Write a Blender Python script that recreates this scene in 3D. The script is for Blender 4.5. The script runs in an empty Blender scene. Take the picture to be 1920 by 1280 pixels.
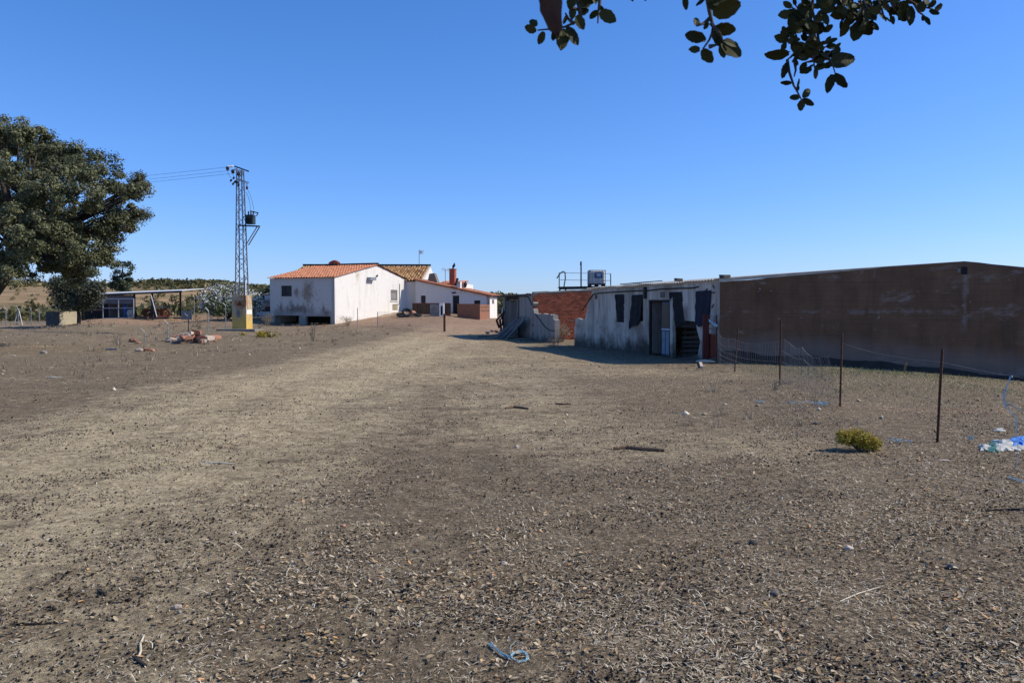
import bpy, bmesh, math, random
import numpy as np
from mathutils import Vector, Matrix
from mathutils.geometry import tessellate_polygon

# ------------------------------------------------------------------ camera, sky, sun, exposure
scene = bpy.context.scene
EYE = 1.65
FOC = 1470.0                       # focal length in photo pixels (18 mm on an APS-C sensor)
HOR = 578.0                        # photo row of the horizon
PITCH = math.atan((640 - HOR) / FOC)
cam_data = bpy.data.cameras.new('camera')
cam = bpy.data.objects.new('camera', cam_data)
scene.collection.objects.link(cam)
cam.location = (0, 0, EYE)
cam.rotation_euler = (math.pi / 2 - PITCH, 0, 0)
cam_data.sensor_width = 23.5
cam_data.lens = FOC / 1920 * 23.5
cam_data.clip_start = 0.05
cam_data.clip_end = 6000
cam_data.dof.use_dof = True
cam_data.dof.focus_distance = 22
cam_data.dof.aperture_fstop = 9
scene.camera = cam

SUN_AZ = math.radians(3)           # from +X (right of the view) towards +Y (away)
SUN_EL = math.radians(39)
world = bpy.data.worlds.new('World')
scene.world = world
world.use_nodes = True
wn = world.node_tree
sky = wn.nodes.new('ShaderNodeTexSky')
sky.sky_type = 'NISHITA'
sky.sun_disc = False
sky.sun_elevation = SUN_EL
sky.sun_rotation = math.pi / 2 - SUN_AZ
sky.altitude = 200
sky.air_density = 1.0
sky.dust_density = 0.25
sky.ozone_density = 2.0
bgn = wn.nodes['Background']
bgn.inputs[1].default_value = 0.13
# the camera's response to the clear sky: flatter and bluer than the raw model
sepc = wn.nodes.new('ShaderNodeSeparateColor')
comc = wn.nodes.new('ShaderNodeCombineColor')
wn.links.new(sky.outputs[0], sepc.inputs[0])
for ch_i, (ch_g, ch_k) in enumerate(((1.2, 0.42), (0.95, 0.87), (0.95, 1.48))):
    pw = wn.nodes.new('ShaderNodeMath')
    pw.operation = 'POWER'
    pw.inputs[1].default_value = ch_g
    ml = wn.nodes.new('ShaderNodeMath')
    ml.operation = 'MULTIPLY'
    ml.inputs[1].default_value = ch_k
    wn.links.new(sepc.outputs[ch_i], pw.inputs[0])
    wn.links.new(pw.outputs[0], ml.inputs[0])
    wn.links.new(ml.outputs[0], comc.inputs[ch_i])
wn.links.new(comc.outputs[0], bgn.inputs[0])

S_DIR = Vector((math.cos(SUN_EL) * math.cos(SUN_AZ), math.cos(SUN_EL) * math.sin(SUN_AZ), math.sin(SUN_EL)))
sl = bpy.data.lights.new('sun', 'SUN')
sl.energy = 5.0
sl.angle = math.radians(0.53)
sl.color = (1.0, 0.92, 0.77)
so = bpy.data.objects.new('sun', sl)
scene.collection.objects.link(so)
so.rotation_euler = (-S_DIR).to_track_quat('-Z', 'Y').to_euler()
so.location = (30, 0, 40)

scene.view_settings.view_transform = 'Standard'
scene.view_settings.look = 'None'
scene.view_settings.gamma = 1
scene.view_settings.exposure = 0.0
scene.view_settings.use_curve_mapping = False

# ------------------------------------------------------------------ helpers
R = random.Random(11)
RNG = np.random.default_rng(11)
COL = scene.collection
WORLD = {}                          # object name -> world position of its origin


def ray(px, py):
    cx = (px - 960) / FOC
    cy = (640 - py) / FOC
    yy = math.cos(PITCH) + cy * math.sin(PITCH)
    zz = -math.sin(PITCH) + cy * math.cos(PITCH)
    return cx / yy, zz / yy


def at(px, py, d):
    rx, rz = ray(px, py)
    return Vector((rx * d, d, EYE + rz * d))


def sstep(t):
    t = np.clip(t, 0, 1)
    return t * t * (3 - 2 * t)


def ground_z(x, y):
    x = np.asarray(x, dtype=float)
    y = np.asarray(y, dtype=float)
    rise = 1.15 * sstep((y - 48) / 36) * sstep((x + 46) / 14)
    rise = rise * (1 - 0.9 * sstep((x + 9) / 16))
    rise = rise + 0.55 * np.exp(-((x + 7) / 6) ** 2 - ((y - 73) / 10) ** 2)
    dip = -0.08 * np.clip(x - 9.2, 0, 10) * sstep((45 - y) / 12)
    far = sstep((y - 108) / 165)
    yard = sstep((-x - 9) / 6) * sstep((y - 26) / 8) * sstep((100 - y) / 20)
    rise = rise + yard * (0.10 * np.sin(0.55 * x + 0.21 * y + 0.4) + 0.09 * np.sin(0.33 * y - 0.4 * x + 1.9) + 0.035 * np.sin(1.4 * x + 0.8 * y) * np.sin(0.9 * y + 1))
    hill = far * (7.2 + 1.2 * np.sin(x * 0.031 + 1.0) + 0.9 * np.sin(x * 0.013 + y * 0.017) + 0.6 * np.sin(x * 0.07 + y * 0.03))
    hill = hill * (1 - 0.5 * sstep((x + 85) / 55))
    hill = hill + 3.0 * np.exp(-((x + 108) / 34) ** 2) * far
    und = 0.018 * np.sin(x * 1.1 + 0.6 * y) + 0.016 * np.sin(0.9 * y - 0.5 * x + 2) + 0.008 * np.sin(2.7 * x + 1.3) * np.sin(2.3 * y)
    und = und * sstep((90 - y) / 30) * sstep((y + 2) / 6)
    return rise + dip + hill + und


def ss1(t):
    t = 0.0 if t < 0 else (1.0 if t > 1 else t)
    return t * t * (3 - 2 * t)


def gz(x, y):
    """ground_z for one point, without array overhead"""
    sin, exp = math.sin, math.exp
    rise = 1.15 * ss1((y - 48) / 36) * ss1((x + 46) / 14) * (1 - 0.9 * ss1((x + 9) / 16))
    rise += 0.55 * exp(-((x + 7) / 6) ** 2 - ((y - 73) / 10) ** 2)
    dip = -0.08 * min(max(x - 9.2, 0), 10) * ss1((45 - y) / 12)
    far = ss1((y - 108) / 165)
    yard = ss1((-x - 9) / 6) * ss1((y - 26) / 8) * ss1((100 - y) / 20)
    rise += yard * (0.10 * sin(0.55 * x + 0.21 * y + 0.4) + 0.09 * sin(0.33 * y - 0.4 * x + 1.9) + 0.035 * sin(1.4 * x + 0.8 * y) * sin(0.9 * y + 1))
    hill = 0.0
    if far > 0:
        hill = far * (7.2 + 1.2 * sin(x * 0.031 + 1.0) + 0.9 * sin(x * 0.013 + y * 0.017) + 0.6 * sin(x * 0.07 + y * 0.03))
        hill = hill * (1 - 0.5 * ss1((x + 85) / 55)) + 3.0 * exp(-((x + 108) / 34) ** 2) * far
    und = 0.018 * sin(x * 1.1 + 0.6 * y) + 0.016 * sin(0.9 * y - 0.5 * x + 2) + 0.008 * sin(2.7 * x + 1.3) * sin(2.3 * y)
    return rise + dip + hill + und * ss1((90 - y) / 30) * ss1((y + 2) / 6)


def gnd(px, py, dmax=400):
    rx, rz = ray(px, py)
    d = 1.5
    while d < dmax:
        if EYE + rz * d <= gz(rx * d, d):
            lo, hi = d / 1.01 - 0.05, d
            for _ in range(20):
                m = (lo + hi) / 2
                if EYE + rz * m <= gz(rx * m, m):
                    hi = m
                else:
                    lo = m
            return Vector((rx * hi, hi, gz(rx * hi, hi)))
        d = d * 1.01 + 0.05
    return Vector((rx * dmax, dmax, gz(rx * dmax, dmax)))


def wall_uz(px, py, O, D):
    rx, rz = ray(px, py)
    u = (rx * O[1] - O[0]) / (D[0] - rx * D[1])
    d = O[1] + u * D[1]
    return u, EYE + rz * d


def tag(o, label=None, cat=None, group=None, kind=None):
    if label:
        o['label'] = label
    if cat:
        o['category'] = cat
    if group:
        o['group'] = group
    if kind:
        o['kind'] = kind
    return o


def empty(name, loc, label, cat, group=None):
    o = bpy.data.objects.new(name, None)
    o.empty_display_size = 0.2
    COL.objects.link(o)
    o.location = loc
    WORLD[o.name] = Vector(loc)
    return tag(o, label, cat, group)


class MB:
    def __init__(self):
        self.V = []
        self.F = []
        self.A = []

    def add(self, verts, faces, a=None):
        n = len(self.V)
        self.V += [tuple(v) for v in verts]
        if a is None:
            a = R.random()
        for f in faces:
            self.F.append([i + n for i in f])
            self.A.append(a)
        return self

    def frame_box(self, o, ax, ay, az, a=None, jit=0.0):
        o, ax, ay, az = Vector(o), Vector(ax), Vector(ay), Vector(az)
        vs = []
        for k in (0, 1):
            for j in (0, 1):
                for i in (0, 1):
                    p = o + ax * i + ay * j + az * k
                    if jit:
                        p = p + Vector((R.uniform(-jit, jit), R.uniform(-jit, jit), R.uniform(-jit, jit)))
                    vs.append(p)
        return self.add(vs, [(0, 2, 3, 1), (4, 5, 7, 6), (0, 1, 5, 4), (2, 6, 7, 3), (0, 4, 6, 2), (1, 3, 7, 5)], a)

    def box(self, c, size, rz=0.0, a=None, jit=0.0):
        ca, sa = math.cos(rz), math.sin(rz)
        ax = Vector((ca, sa, 0)) * size[0]
        ay = Vector((-sa, ca, 0)) * size[1]
        az = Vector((0, 0, size[2]))
        return self.frame_box(Vector(c) - ax / 2 - ay / 2 - az / 2, ax, ay, az, a, jit)

    def beam(self, p0, p1, w, h=None, up=(0, 0, 1), a=None):
        p0, p1 = Vector(p0), Vector(p1)
        h = h or w
        d = p1 - p0
        up = Vector(up)
        s = d.cross(up)
        if s.length < 1e-4:
            s = d.cross(Vector((1, 0, 0)))
        s.normalize()
        u = s.cross(d).normalized()
        return self.frame_box(p0 - s * w / 2 - u * h / 2, s * w, d, u * h, a)

    def tube(self, pts, r, n=6, a=None):
        pts = [Vector(p) for p in pts]
        rs = r if isinstance(r, (list, tuple)) else [r] * len(pts)
        vs, fs = [], []
        prev = None
        for i, p in enumerate(pts):
            t = (pts[min(i + 1, len(pts) - 1)] - pts[max(i - 1, 0)])
            if t.length < 1e-9:
                t = Vector((0, 0, 1))
            t.normalize()
            if prev is None:
                s = t.orthogonal().normalized()
            else:
                s = prev - t * prev.dot(t)
                if s.length < 1e-5:
                    s = t.orthogonal()
                s.normalize()
            prev = s
            b = t.cross(s)
            for k in range(n):
                q = 2 * math.pi * k / n
                vs.append(p + (s * math.cos(q) + b * math.sin(q)) * rs[i])
        for i in range(len(pts) - 1):
            for k in range(n):
                k2 = (k + 1) % n
                fs.append((i * n + k, i * n + k2, (i + 1) * n + k2, (i + 1) * n + k))
        fs.append(tuple(range(n - 1, -1, -1)))
        fs.append(tuple((len(pts) - 1) * n + k for k in range(n)))
        return self.add(vs, fs, a)

    def prism(self, loops, to3, off, a=None):
        """loops: outer + holes as 2-D lists; to3 maps (u, v) to a point of the front face; off = vector to the back face"""
        loops3 = [[Vector((p[0], p[1], 0)) for p in lp] for lp in loops]
        tris = tessellate_polygon(loops3)
        flat = [p for lp in loops for p in lp]
        n = len(flat)
        front = [Vector(to3(*p)) for p in flat]
        back = [p + Vector(off) for p in front]
        fs = [tuple(t) for t in tris] + [tuple(i + n for i in reversed(t)) for t in tris]
        k = 0
        for lp in loops:
            m = len(lp)
            for i in range(m):
                i2 = (i + 1) % m
                fs.append((k + i, k + i2, n + k + i2, n + k + i))
            k += m
        return self.add(front + back, fs, a)

    def lathe(self, c, prof, axis=(0, 0, 1), n=20, a=None, closed=False):
        ax = Vector(axis).normalized()
        s = ax.orthogonal().normalized()
        b = ax.cross(s)
        vs, fs = [], []
        m = len(prof)
        for (r, h) in prof:
            for k in range(n):
                q = 2 * math.pi * k / n
                vs.append(Vector(c) + ax * h + (s * math.cos(q) + b * math.sin(q)) * r)
        rng = range(m) if closed else range(m - 1)
        for i in rng:
            j = (i + 1) % m
            for k in range(n):
                k2 = (k + 1) % n
                fs.append((i * n + k, i * n + k2, j * n + k2, j * n + k))
        if not closed:
            fs.append(tuple(range(n - 1, -1, -1)))
            fs.append(tuple((m - 1) * n + k for k in range(n)))
        return self.add(vs, fs, a)

    def build(self, name, mat, parent=None, smooth=False, origin=None, label=None, cat=None, group=None, kind=None):
        me = bpy.data.meshes.new(name)
        V = np.array(self.V, dtype=float)
        if origin is None:
            lo, hi = V.min(0), V.max(0)
            origin = Vector(((lo[0] + hi[0]) / 2, (lo[1] + hi[1]) / 2, lo[2]))
        origin = Vector(origin)
        V = V - np.array(origin)
        me.from_pydata([tuple(v) for v in V], [], self.F)
        at_ = me.attributes.new('rnd', 'FLOAT', 'FACE')
        at_.data.foreach_set('value', np.array(self.A, dtype=np.float32))
        bm = bmesh.new()
        bm.from_mesh(me)
        bmesh.ops.recalc_face_normals(bm, faces=bm.faces)
        bm.to_mesh(me)
        bm.free()
        if smooth:
            me.polygons.foreach_set('use_smooth', [True] * len(me.polygons))
        me.materials.append(M[mat])
        o = bpy.data.objects.new(name, me)
        COL.objects.link(o)
        WORLD[o.name] = origin
        if parent is not None:
            o.parent = parent
            o.location = origin - WORLD[parent.name]
        else:
            o.location = origin
        return tag(o, label, cat, group, kind)


def np_mesh(name, V, nper, mat, parent=None, origin=(0, 0, 0), rnd=None, smooth=False, faces=None):
    """V: (N, nper, 3) separate polygons of nper corners each, or V (n,3) with faces (m,k)"""
    me = bpy.data.meshes.new(name)
    V = np.asarray(V, dtype=np.float32)
    if faces is None:
        N = V.shape[0]
        vv = V.reshape(-1, 3)
        loops = np.arange(N * nper, dtype=np.int32)
    else:
        vv = V
        faces = np.asarray(faces, dtype=np.int32)
        N, nper = faces.shape
        loops = faces.ravel()
    vv = vv - np.array(origin, dtype=np.float32)
    me.vertices.add(len(vv))
    me.vertices.foreach_set('co', vv.ravel())
    me.loops.add(len(loops))
    me.loops.foreach_set('vertex_index', loops)
    me.polygons.add(N)
    me.polygons.foreach_set('loop_start', np.arange(0, N * nper, nper, dtype=np.int32))
    me.polygons.foreach_set('loop_total', np.full(N, nper, dtype=np.int32))
    if rnd is not None:
        a = me.attributes.new('rnd', 'FLOAT', 'FACE')
        a.data.foreach_set('value', np.asarray(rnd, dtype=np.float32))
    if smooth:
        me.polygons.foreach_set('use_smooth', np.ones(N, dtype=bool))
    me.update(calc_edges=True)
    me.materials.append(M[mat])
    o = bpy.data.objects.new(name, me)
    COL.objects.link(o)
    WORLD[o.name] = Vector(origin)
    if parent is not None:
        o.parent = parent
        o.location = Vector(origin) - WORLD[parent.name]
    else:
        o.location = origin
    return o


def rand_unit(n):
    v = RNG.normal(size=(n, 3))
    return v / np.linalg.norm(v, axis=1, keepdims=True)


def leaf_quads(C, N, size, aspect=0.55):
    """diamond leaves with centres C, normals N and lengths size"""
    n = len(C)
    t = rand_unit(n)
    t = t - N * (t * N).sum(1, keepdims=True)
    t /= np.linalg.norm(t, axis=1, keepdims=True) + 1e-9
    b = np.cross(N, t)
    s = np.asarray(size).reshape(-1, 1)
    V = np.stack([C - t * s * 0.5, C + b * s * 0.5 * aspect - t * s * 0.05, C + t * s * 0.5, C - b * s * 0.5 * aspect - t * s * 0.05], axis=1)
    return V


def crown_points(blobs, n, clump=0.3, shell=0.62, per=45, hollow=0.0):
    """clumps of leaves spread through the outer part of each blob (x, y, z, rx, ry, rz)"""
    B = np.array(blobs, dtype=float)
    w = (B[:, 3] * B[:, 5]) ** 0.8
    w /= w.sum()
    ncl = max(20, n // per)
    bi = RNG.choice(len(B), ncl, p=w)
    u = rand_unit(ncl)
    rr = shell + (1.0 - shell) * RNG.random(ncl) ** 0.7
    cc = B[bi, :3] + u * B[bi, 3:6] * rr[:, None]
    ci = RNG.integers(0, ncl, n)
    sc = clump * (0.5 + RNG.random(ncl))
    if hollow:
        v = rand_unit(n)
        rad = hollow + (1 - hollow) * RNG.random(n)
        off = v * rad[:, None] * 1.9 * sc[ci][:, None] * np.array([1, 1, 0.7])
        Nn = v * 0.7 + u[ci] * 0.2 + rand_unit(n) * 0.65 + np.array([0, 0, 0.3])
    else:
        off = RNG.normal(size=(n, 3)) * sc[ci][:, None] * np.array([1, 1, 0.75])
        Nn = u[ci] * 0.5 + rand_unit(n) * 0.8 + np.array([0, 0, 0.35])
    P = cc[ci] + off
    Nn /= np.linalg.norm(Nn, axis=1, keepdims=True)
    val = np.clip(0.5 + 0.3 * RNG.normal(size=ncl), 0, 1)[ci] * 0.6 + RNG.random(n) * 0.4
    return P, Nn, val


# ------------------------------------------------------------------ materials
M = {}


class NT:
    def __init__(self, name, rough=0.9, spec=0.25):
        m = bpy.data.materials.new(name)
        m.use_nodes = True
        self.m = m
        self.t = m.node_tree
        self.b = self.t.nodes['Principled BSDF']
        self.b.inputs['Roughness'].default_value = rough
        self.b.inputs['Specular IOR Level'].default_value = spec
        M[name] = m
        g = self.t.nodes.new('ShaderNodeNewGeometry')
        self.pos = g.outputs['Position']

    def n(self, typ, **kw):
        nd = self.t.nodes.new('ShaderNode' + typ)
        for k, v in kw.items():
            setattr(nd, k, v)
        return nd

    def l(self, a, b):
        self.t.links.new(a, b)

    def vec(self, sc=(1, 1, 1), off=(0, 0, 0)):
        mp = self.n('Mapping')
        mp.inputs['Scale'].default_value = sc
        mp.inputs['Location'].default_value = off
        self.l(self.pos, mp.inputs[0])
        return mp.outputs[0]

    def noise(self, scale, detail=4, rough=0.55, sc=(1, 1, 1), off=(0, 0, 0), dist=0.0):
        nd = self.n('TexNoise')
        nd.inputs['Scale'].default_value = scale
        nd.inputs['Detail'].default_value = detail
        nd.inputs['Roughness'].default_value = rough
        nd.inputs['Distortion'].default_value = dist
        self.l(self.vec(sc, off), nd.inputs['Vector'])
        return nd.outputs[0]

    def ramp(self, fac, stops):
        r = self.n('ValToRGB')
        els = r.color_ramp.elements
        while len(els) < len(stops):
            els.new(0.5)
        for e, (p, c) in zip(els, stops):
            e.position = p
            e.color = (c[0], c[1], c[2], 1) if hasattr(c, '__len__') else (c, c, c, 1)
        self.l(fac, r.inputs[0])
        return r.outputs[0]

    def mix(self, fac, a, b, mode='MIX'):
        x = self.n('Mix', data_type='RGBA', blend_type=mode)
        for i, v in ((0, fac), (6, a), (7, b)):
            if isinstance(v, (int, float)):
                x.inputs[i].default_value = v
            elif isinstance(v, tuple):
                x.inputs[i].default_value = (*v[:3], 1)
            else:
                self.l(v, x.inputs[i])
        return x.outputs[2]

    def math(self, op, a, b=0.0, clamp=False):
        x = self.n('Math', operation=op, use_clamp=clamp)
        for i, v in ((0, a), (1, b)):
            if isinstance(v, (int, float)):
                x.inputs[i].default_value = v
            else:
                self.l(v, x.inputs[i])
        return x.outputs[0]

    def attr(self, name):
        a = self.n('Attribute', attribute_name=name)
        return a.outputs['Fac']

    def maprange(self, v, a, b, c=0.0, d=1.0):
        x = self.n('MapRange')
        self.l(v, x.inputs[0])
        for i, q in enumerate((a, b, c, d)):
            x.inputs[i + 1].default_value = q
        return x.outputs[0]

    def sep(self):
        s = self.n('SeparateXYZ')
        self.l(self.pos, s.inputs[0])
        return s.outputs

    def color(self, c):
        if isinstance(c, tuple):
            self.b.inputs['Base Color'].default_value = (*c[:3], 1)
        else:
            self.l(c, self.b.inputs['Base Color'])

    def bump(self, h, strength=0.4, dist=0.02):
        b = self.n('Bump')
        b.inputs['Strength'].default_value = strength
        b.inputs['Distance'].default_value = dist
        self.l(h, b.inputs['Height'])
        self.l(b.outputs[0], self.b.inputs['Normal'])


def simple(name, c, c2=None, scale=6, rough=0.85, bump=0.3, bdist=0.01, sc=(1, 1, 1), metal=0.0, spec=0.25, rnd=0.25, detail=5):
    t = NT(name, rough, spec)
    c2 = c2 or tuple(v * 0.6 for v in c)
    f = t.noise(scale, detail, 0.6, sc)
    col = t.ramp(f, [(0.3, c2), (0.68, c)])
    if rnd:
        k = t.maprange(t.attr('rnd'), 0, 1, 1 - rnd, 1 + rnd)
        cc = t.n('CombineColor')
        for i in range(3):
            t.l(k, cc.inputs[i])
        col = t.mix(1.0, col, cc.outputs[0], 'MULTIPLY')
    t.color(col)
    t.b.inputs['Metallic'].default_value = metal
    if bump:
        t.bump(t.noise(scale * 5, 4, 0.6, sc), bump, bdist)
    return t


def whitewash(name, white, streak, plaster, dirt, streak_amt=0.6, patch=(0.6, 0.68), dirt_z=(0.0, 0.6), streak_t=(0.5, 0.75), blobs=(), seed=0, sxy=2.2):
    t = NT(name, 0.92, 0.15)
    o = (seed * 3.1, seed * 7.7, seed * 1.3)
    base = t.mix(t.noise(3.0, 6, 0.65, off=o), tuple(v * 0.86 for v in white), white)
    st = t.ramp(t.noise(1.0, 8, 0.7, (sxy, sxy, 0.3), o, 0.5), [(streak_t[0], 0), (streak_t[1], 1)])
    st = t.math('MULTIPLY', st, streak_amt)
    col = t.mix(st, base, streak)
    sp = t.ramp(t.noise(7, 5, 0.7, off=o), [(0.6, 0), (0.72, 1)])
    col = t.mix(t.math('MULTIPLY', sp, 0.45 * streak_amt), col, streak)
    pm = t.ramp(t.noise(0.75, 8, 0.62, off=o, dist=0.4), [(patch[0], 0), (patch[1], 1)])
    col = t.mix(pm, col, plaster)
    for (c, rad, cc, thr) in blobs:
        v = t.n('VectorMath', operation='SUBTRACT')
        t.l(t.pos, v.inputs[0])
        v.inputs[1].default_value = c
        v2 = t.n('VectorMath', operation='DIVIDE')
        t.l(v.outputs[0], v2.inputs[0])
        v2.inputs[1].default_value = rad
        ln = t.n('VectorMath', operation='LENGTH')
        t.l(v2.outputs[0], ln.inputs[0])
        d = t.math('ADD', ln.outputs['Value'], t.maprange(t.noise(3.2, 9, 0.78, (1, 1, 0.6)), 0.25, 0.75, -1.1, 1.1))
        mk = t.maprange(d, thr + 0.1, thr - 0.8, 0, 1)
        col = t.mix(t.math('MULTIPLY', mk, 0.85), col, cc)
    z = t.sep()[2]
    dz = t.math('ADD', z, t.maprange(t.noise(1.6, 7, 0.65, (1, 1, 0.9), o), 0.25, 0.75, -0.38, 0.38))
    dm = t.maprange(dz, dirt_z[0], dirt_z[1], 1, 0)
    col = t.mix(t.math('MULTIPLY', dm, 0.85), col, dirt)
    t.color(col)
    t.bump(t.noise(9, 7, 0.7, off=o), 0.35, 0.02)
    return t


# ground
t = NT('ground_dirt', 0.97, 0.1)
n_big = t.noise(0.35, 5, 0.6)
n_pat = t.noise(1.0, 7, 0.7, dist=0.6)
n_mid = t.noise(4.2, 7, 0.7)
n_fine = t.noise(22, 6, 0.75)
n_grit = t.noise(90, 3, 0.8)
soil = t.ramp(n_mid, [(0.3, (0.18, 0.135, 0.084)), (0.7, (0.32, 0.248, 0.158))])
tan = t.ramp(n_mid, [(0.3, (0.49, 0.382, 0.225)), (0.7, (0.68, 0.548, 0.34))])
brk = t.math('ADD', t.math('MULTIPLY', n_big, 0.3), t.math('ADD', t.math('MULTIPLY', n_pat, 0.42), t.math('MULTIPLY', n_mid, 0.28)))
tk = t.math('ADD', t.attr('track'), t.maprange(brk, 0.36, 0.64, -0.62, 0.62))
tk = t.maprange(tk, 0.06, 0.9, 0, 1)
col = t.mix(tk, soil, tan)
dk = t.ramp(n_pat, [(0.55, 0), (0.72, 1)])
col = t.mix(t.math('MULTIPLY', dk, 0.55), col, (0.125, 0.095, 0.063))
gr = t.math('ADD', t.attr('grass'), t.maprange(t.math('ADD', t.math('MULTIPLY', n_pat, 0.6), t.math('MULTIPLY', n_mid, 0.4)), 0.35, 0.65, -0.6, 0.3))
col = t.mix(t.maprange(gr, 0.1, 0.85, 0, 0.75), col, t.mix(n_fine, (0.11, 0.12, 0.045), (0.30, 0.26, 0.15)))
rd = t.math('ADD', t.attr('red'), t.maprange(n_mid, 0.3, 0.7, -0.3, 0.3))
col = t.mix(t.maprange(rd, 0.15, 0.8, 0, 0.85), col, t.mix(n_fine, (0.33, 0.19, 0.11), (0.52, 0.35, 0.235)))
dry = t.ramp(t.noise(0.06, 8, 0.72), [(0.4, (0.44, 0.295, 0.16)), (0.54, (0.30, 0.21, 0.105)), (0.64, (0.10, 0.10, 0.04))])
col = t.mix(t.attr('far'), col, dry)
dk2 = t.ramp(t.noise(2.6, 8, 0.72, off=(7, 3, 1), dist=0.8), [(0.5, 0), (0.66, 1)])
col = t.mix(t.math('MULTIPLY', t.math('MULTIPLY', dk2, 0.6), t.math('SUBTRACT', 1.0, t.attr('far'))), col, (0.105, 0.080, 0.055))
# flakes of fine litter too small to build
vo = t.n('TexVoronoi')
vo.inputs['Scale'].default_value = 75
t.l(t.pos, vo.inputs['Vector'])
sc_ = t.n('SeparateColor')
t.l(vo.outputs['Color'], sc_.inputs[0])
flake = t.ramp(sc_.outputs[0], [(0.0, (0.05, 0.04, 0.032)), (0.3, (0.13, 0.10, 0.07)), (0.6, (0.30, 0.235, 0.155)), (0.85, (0.46, 0.37, 0.26)), (1.0, (0.5, 0.30, 0.18))])
fm = t.math('MULTIPLY', t.ramp(sc_.outputs[1], [(0.35, 0), (0.5, 1)]), t.attr('litter'))
col = t.mix(t.math('MULTIPLY', fm, 0.8), col, flake)
gf = t.ramp(n_grit, [(0.32, 0.25), (0.5, 1.0), (0.68, 1.0), (0.8, 1.75)])
gf2 = t.ramp(n_fine, [(0.32, 0.4), (0.52, 1.05), (0.72, 1.75)])
col = t.mix(0.75, col, gf, 'MULTIPLY')
col = t.mix(0.75, col, gf2, 'MULTIPLY')
g3n = t.noise(9, 5, 0.75, (1, 1, 1), (3, 3, 3))
col = t.mix(0.7, col, t.ramp(g3n, [(0.34, 0.55), (0.55, 1.05), (0.7, 1.3)]), 'MULTIPLY')
t.color(col)
hh = t.math('ADD', t.math('MULTIPLY', n_fine, 1.0), t.math('ADD', t.math('MULTIPLY', n_grit, 0.45), t.math('MULTIPLY', g3n, 1.6)))
t.bump(hh, 1.0, 0.035)

# litter
t = NT('dead_leaf', 0.8, 0.3)
c = t.ramp(t.attr('rnd'), [(0.0, (0.11, 0.08, 0.055)), (0.22, (0.20, 0.15, 0.10)), (0.45, (0.34, 0.255, 0.15)), (0.66, (0.56, 0.475, 0.34)), (0.8, (0.50, 0.27, 0.12)), (0.9, (0.58, 0.36, 0.18)), (1.0, (0.58, 0.48, 0.22))])
t.color(c)
t = NT('straw_bit', 0.8, 0.25)
t.color(t.ramp(t.attr('rnd'), [(0.0, (0.22, 0.165, 0.10)), (0.45, (0.46, 0.37, 0.235)), (1.0, (0.80, 0.73, 0.58))]))
t = NT('droppings', 0.9, 0.2)
t.color(t.ramp(t.attr('rnd'), [(0.0, (0.012, 0.011, 0.012)), (0.75, (0.035, 0.03, 0.028)), (0.86, (0.16, 0.13, 0.11)), (1.0, (0.40, 0.34, 0.28))]))
t = NT('grass_blade', 0.8, 0.2)
t.color(t.ramp(t.attr('rnd'), [(0.0, (0.12, 0.14, 0.04)), (0.5, (0.26, 0.26, 0.10)), (1.0, (0.52, 0.45, 0.26))]))


def foliage_mat(name, stops, rough=0.6, trans=0.12, spec=0.35):
    t = NT(name, rough, spec)
    c = t.ramp(t.attr('rnd'), stops)
    t.color(c)
    tr = t.n('BsdfTranslucent')
    t.l(c, tr.inputs[0])
    mx = t.n('MixShader')
    mx.inputs[0].default_value = trans
    out = t.t.nodes['Material Output']
    t.l(t.b.outputs[0], mx.inputs[1])
    t.l(tr.outputs[0], mx.inputs[2])
    t.l(mx.outputs[0], out.inputs[0])
    return t


foliage_mat('oak_leaves', [(0, (0.045, 0.053, 0.022)), (0.5, (0.108, 0.117, 0.052)), (0.85, (0.185, 0.19, 0.095)), (1, (0.25, 0.24, 0.13))], 0.55, 0.15, 0.35)
foliage_mat('olive_leaves', [(0, (0.04, 0.047, 0.026)), (0.6, (0.085, 0.092, 0.054)), (1, (0.14, 0.14, 0.085))])
foliage_mat('gum_leaves', [(0, (0.03, 0.045, 0.022)), (0.6, (0.06, 0.08, 0.04)), (1, (0.10, 0.12, 0.06))])
foliage_mat('scrub_leaves', [(0, (0.045, 0.047, 0.014)), (0.5, (0.09, 0.088, 0.03)), (0.8, (0.15, 0.13, 0.048)), (1, (0.28, 0.21, 0.095))])
foliage_mat('oleander_leaves', [(0, (0.08, 0.105, 0.035)), (0.6, (0.16, 0.19, 0.075)), (1, (0.23, 0.25, 0.11))])
foliage_mat('white_petals', [(0, (0.6, 0.6, 0.55)), (1, (0.8, 0.8, 0.76))], 0.6, 0.2)
foliage_mat('yellow_bush', [(0, (0.20, 0.16, 0.02)), (0.5, (0.40, 0.31, 0.035)), (0.85, (0.58, 0.40, 0.05)), (1, (0.62, 0.31, 0.055))])
foliage_mat('straw_bush', [(0, (0.20, 0.16, 0.07)), (0.6, (0.38, 0.30, 0.13)), (1, (0.5, 0.42, 0.2))])
foliage_mat('dry_weed', [(0, (0.16, 0.12, 0.08)), (0.6, (0.30, 0.24, 0.16)), (1, (0.42, 0.35, 0.24))])
foliage_mat('oak_leaf', [(0, (0.022, 0.026, 0.008)), (0.6, (0.042, 0.045, 0.013)), (1, (0.075, 0.07, 0.02))], 0.65, 0.10, 0.15)
simple('brown_leaf', (0.13, 0.055, 0.028), (0.07, 0.03, 0.016), 40, 0.7, 0.3, 0.001)
simple('bark', (0.075, 0.06, 0.048), (0.03, 0.025, 0.02), 9, 0.95, 0.8, 0.03, (1, 1, 0.3))
simple('twig', (0.10, 0.08, 0.06), (0.045, 0.035, 0.025), 30, 0.9, 0.4, 0.003)

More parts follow.
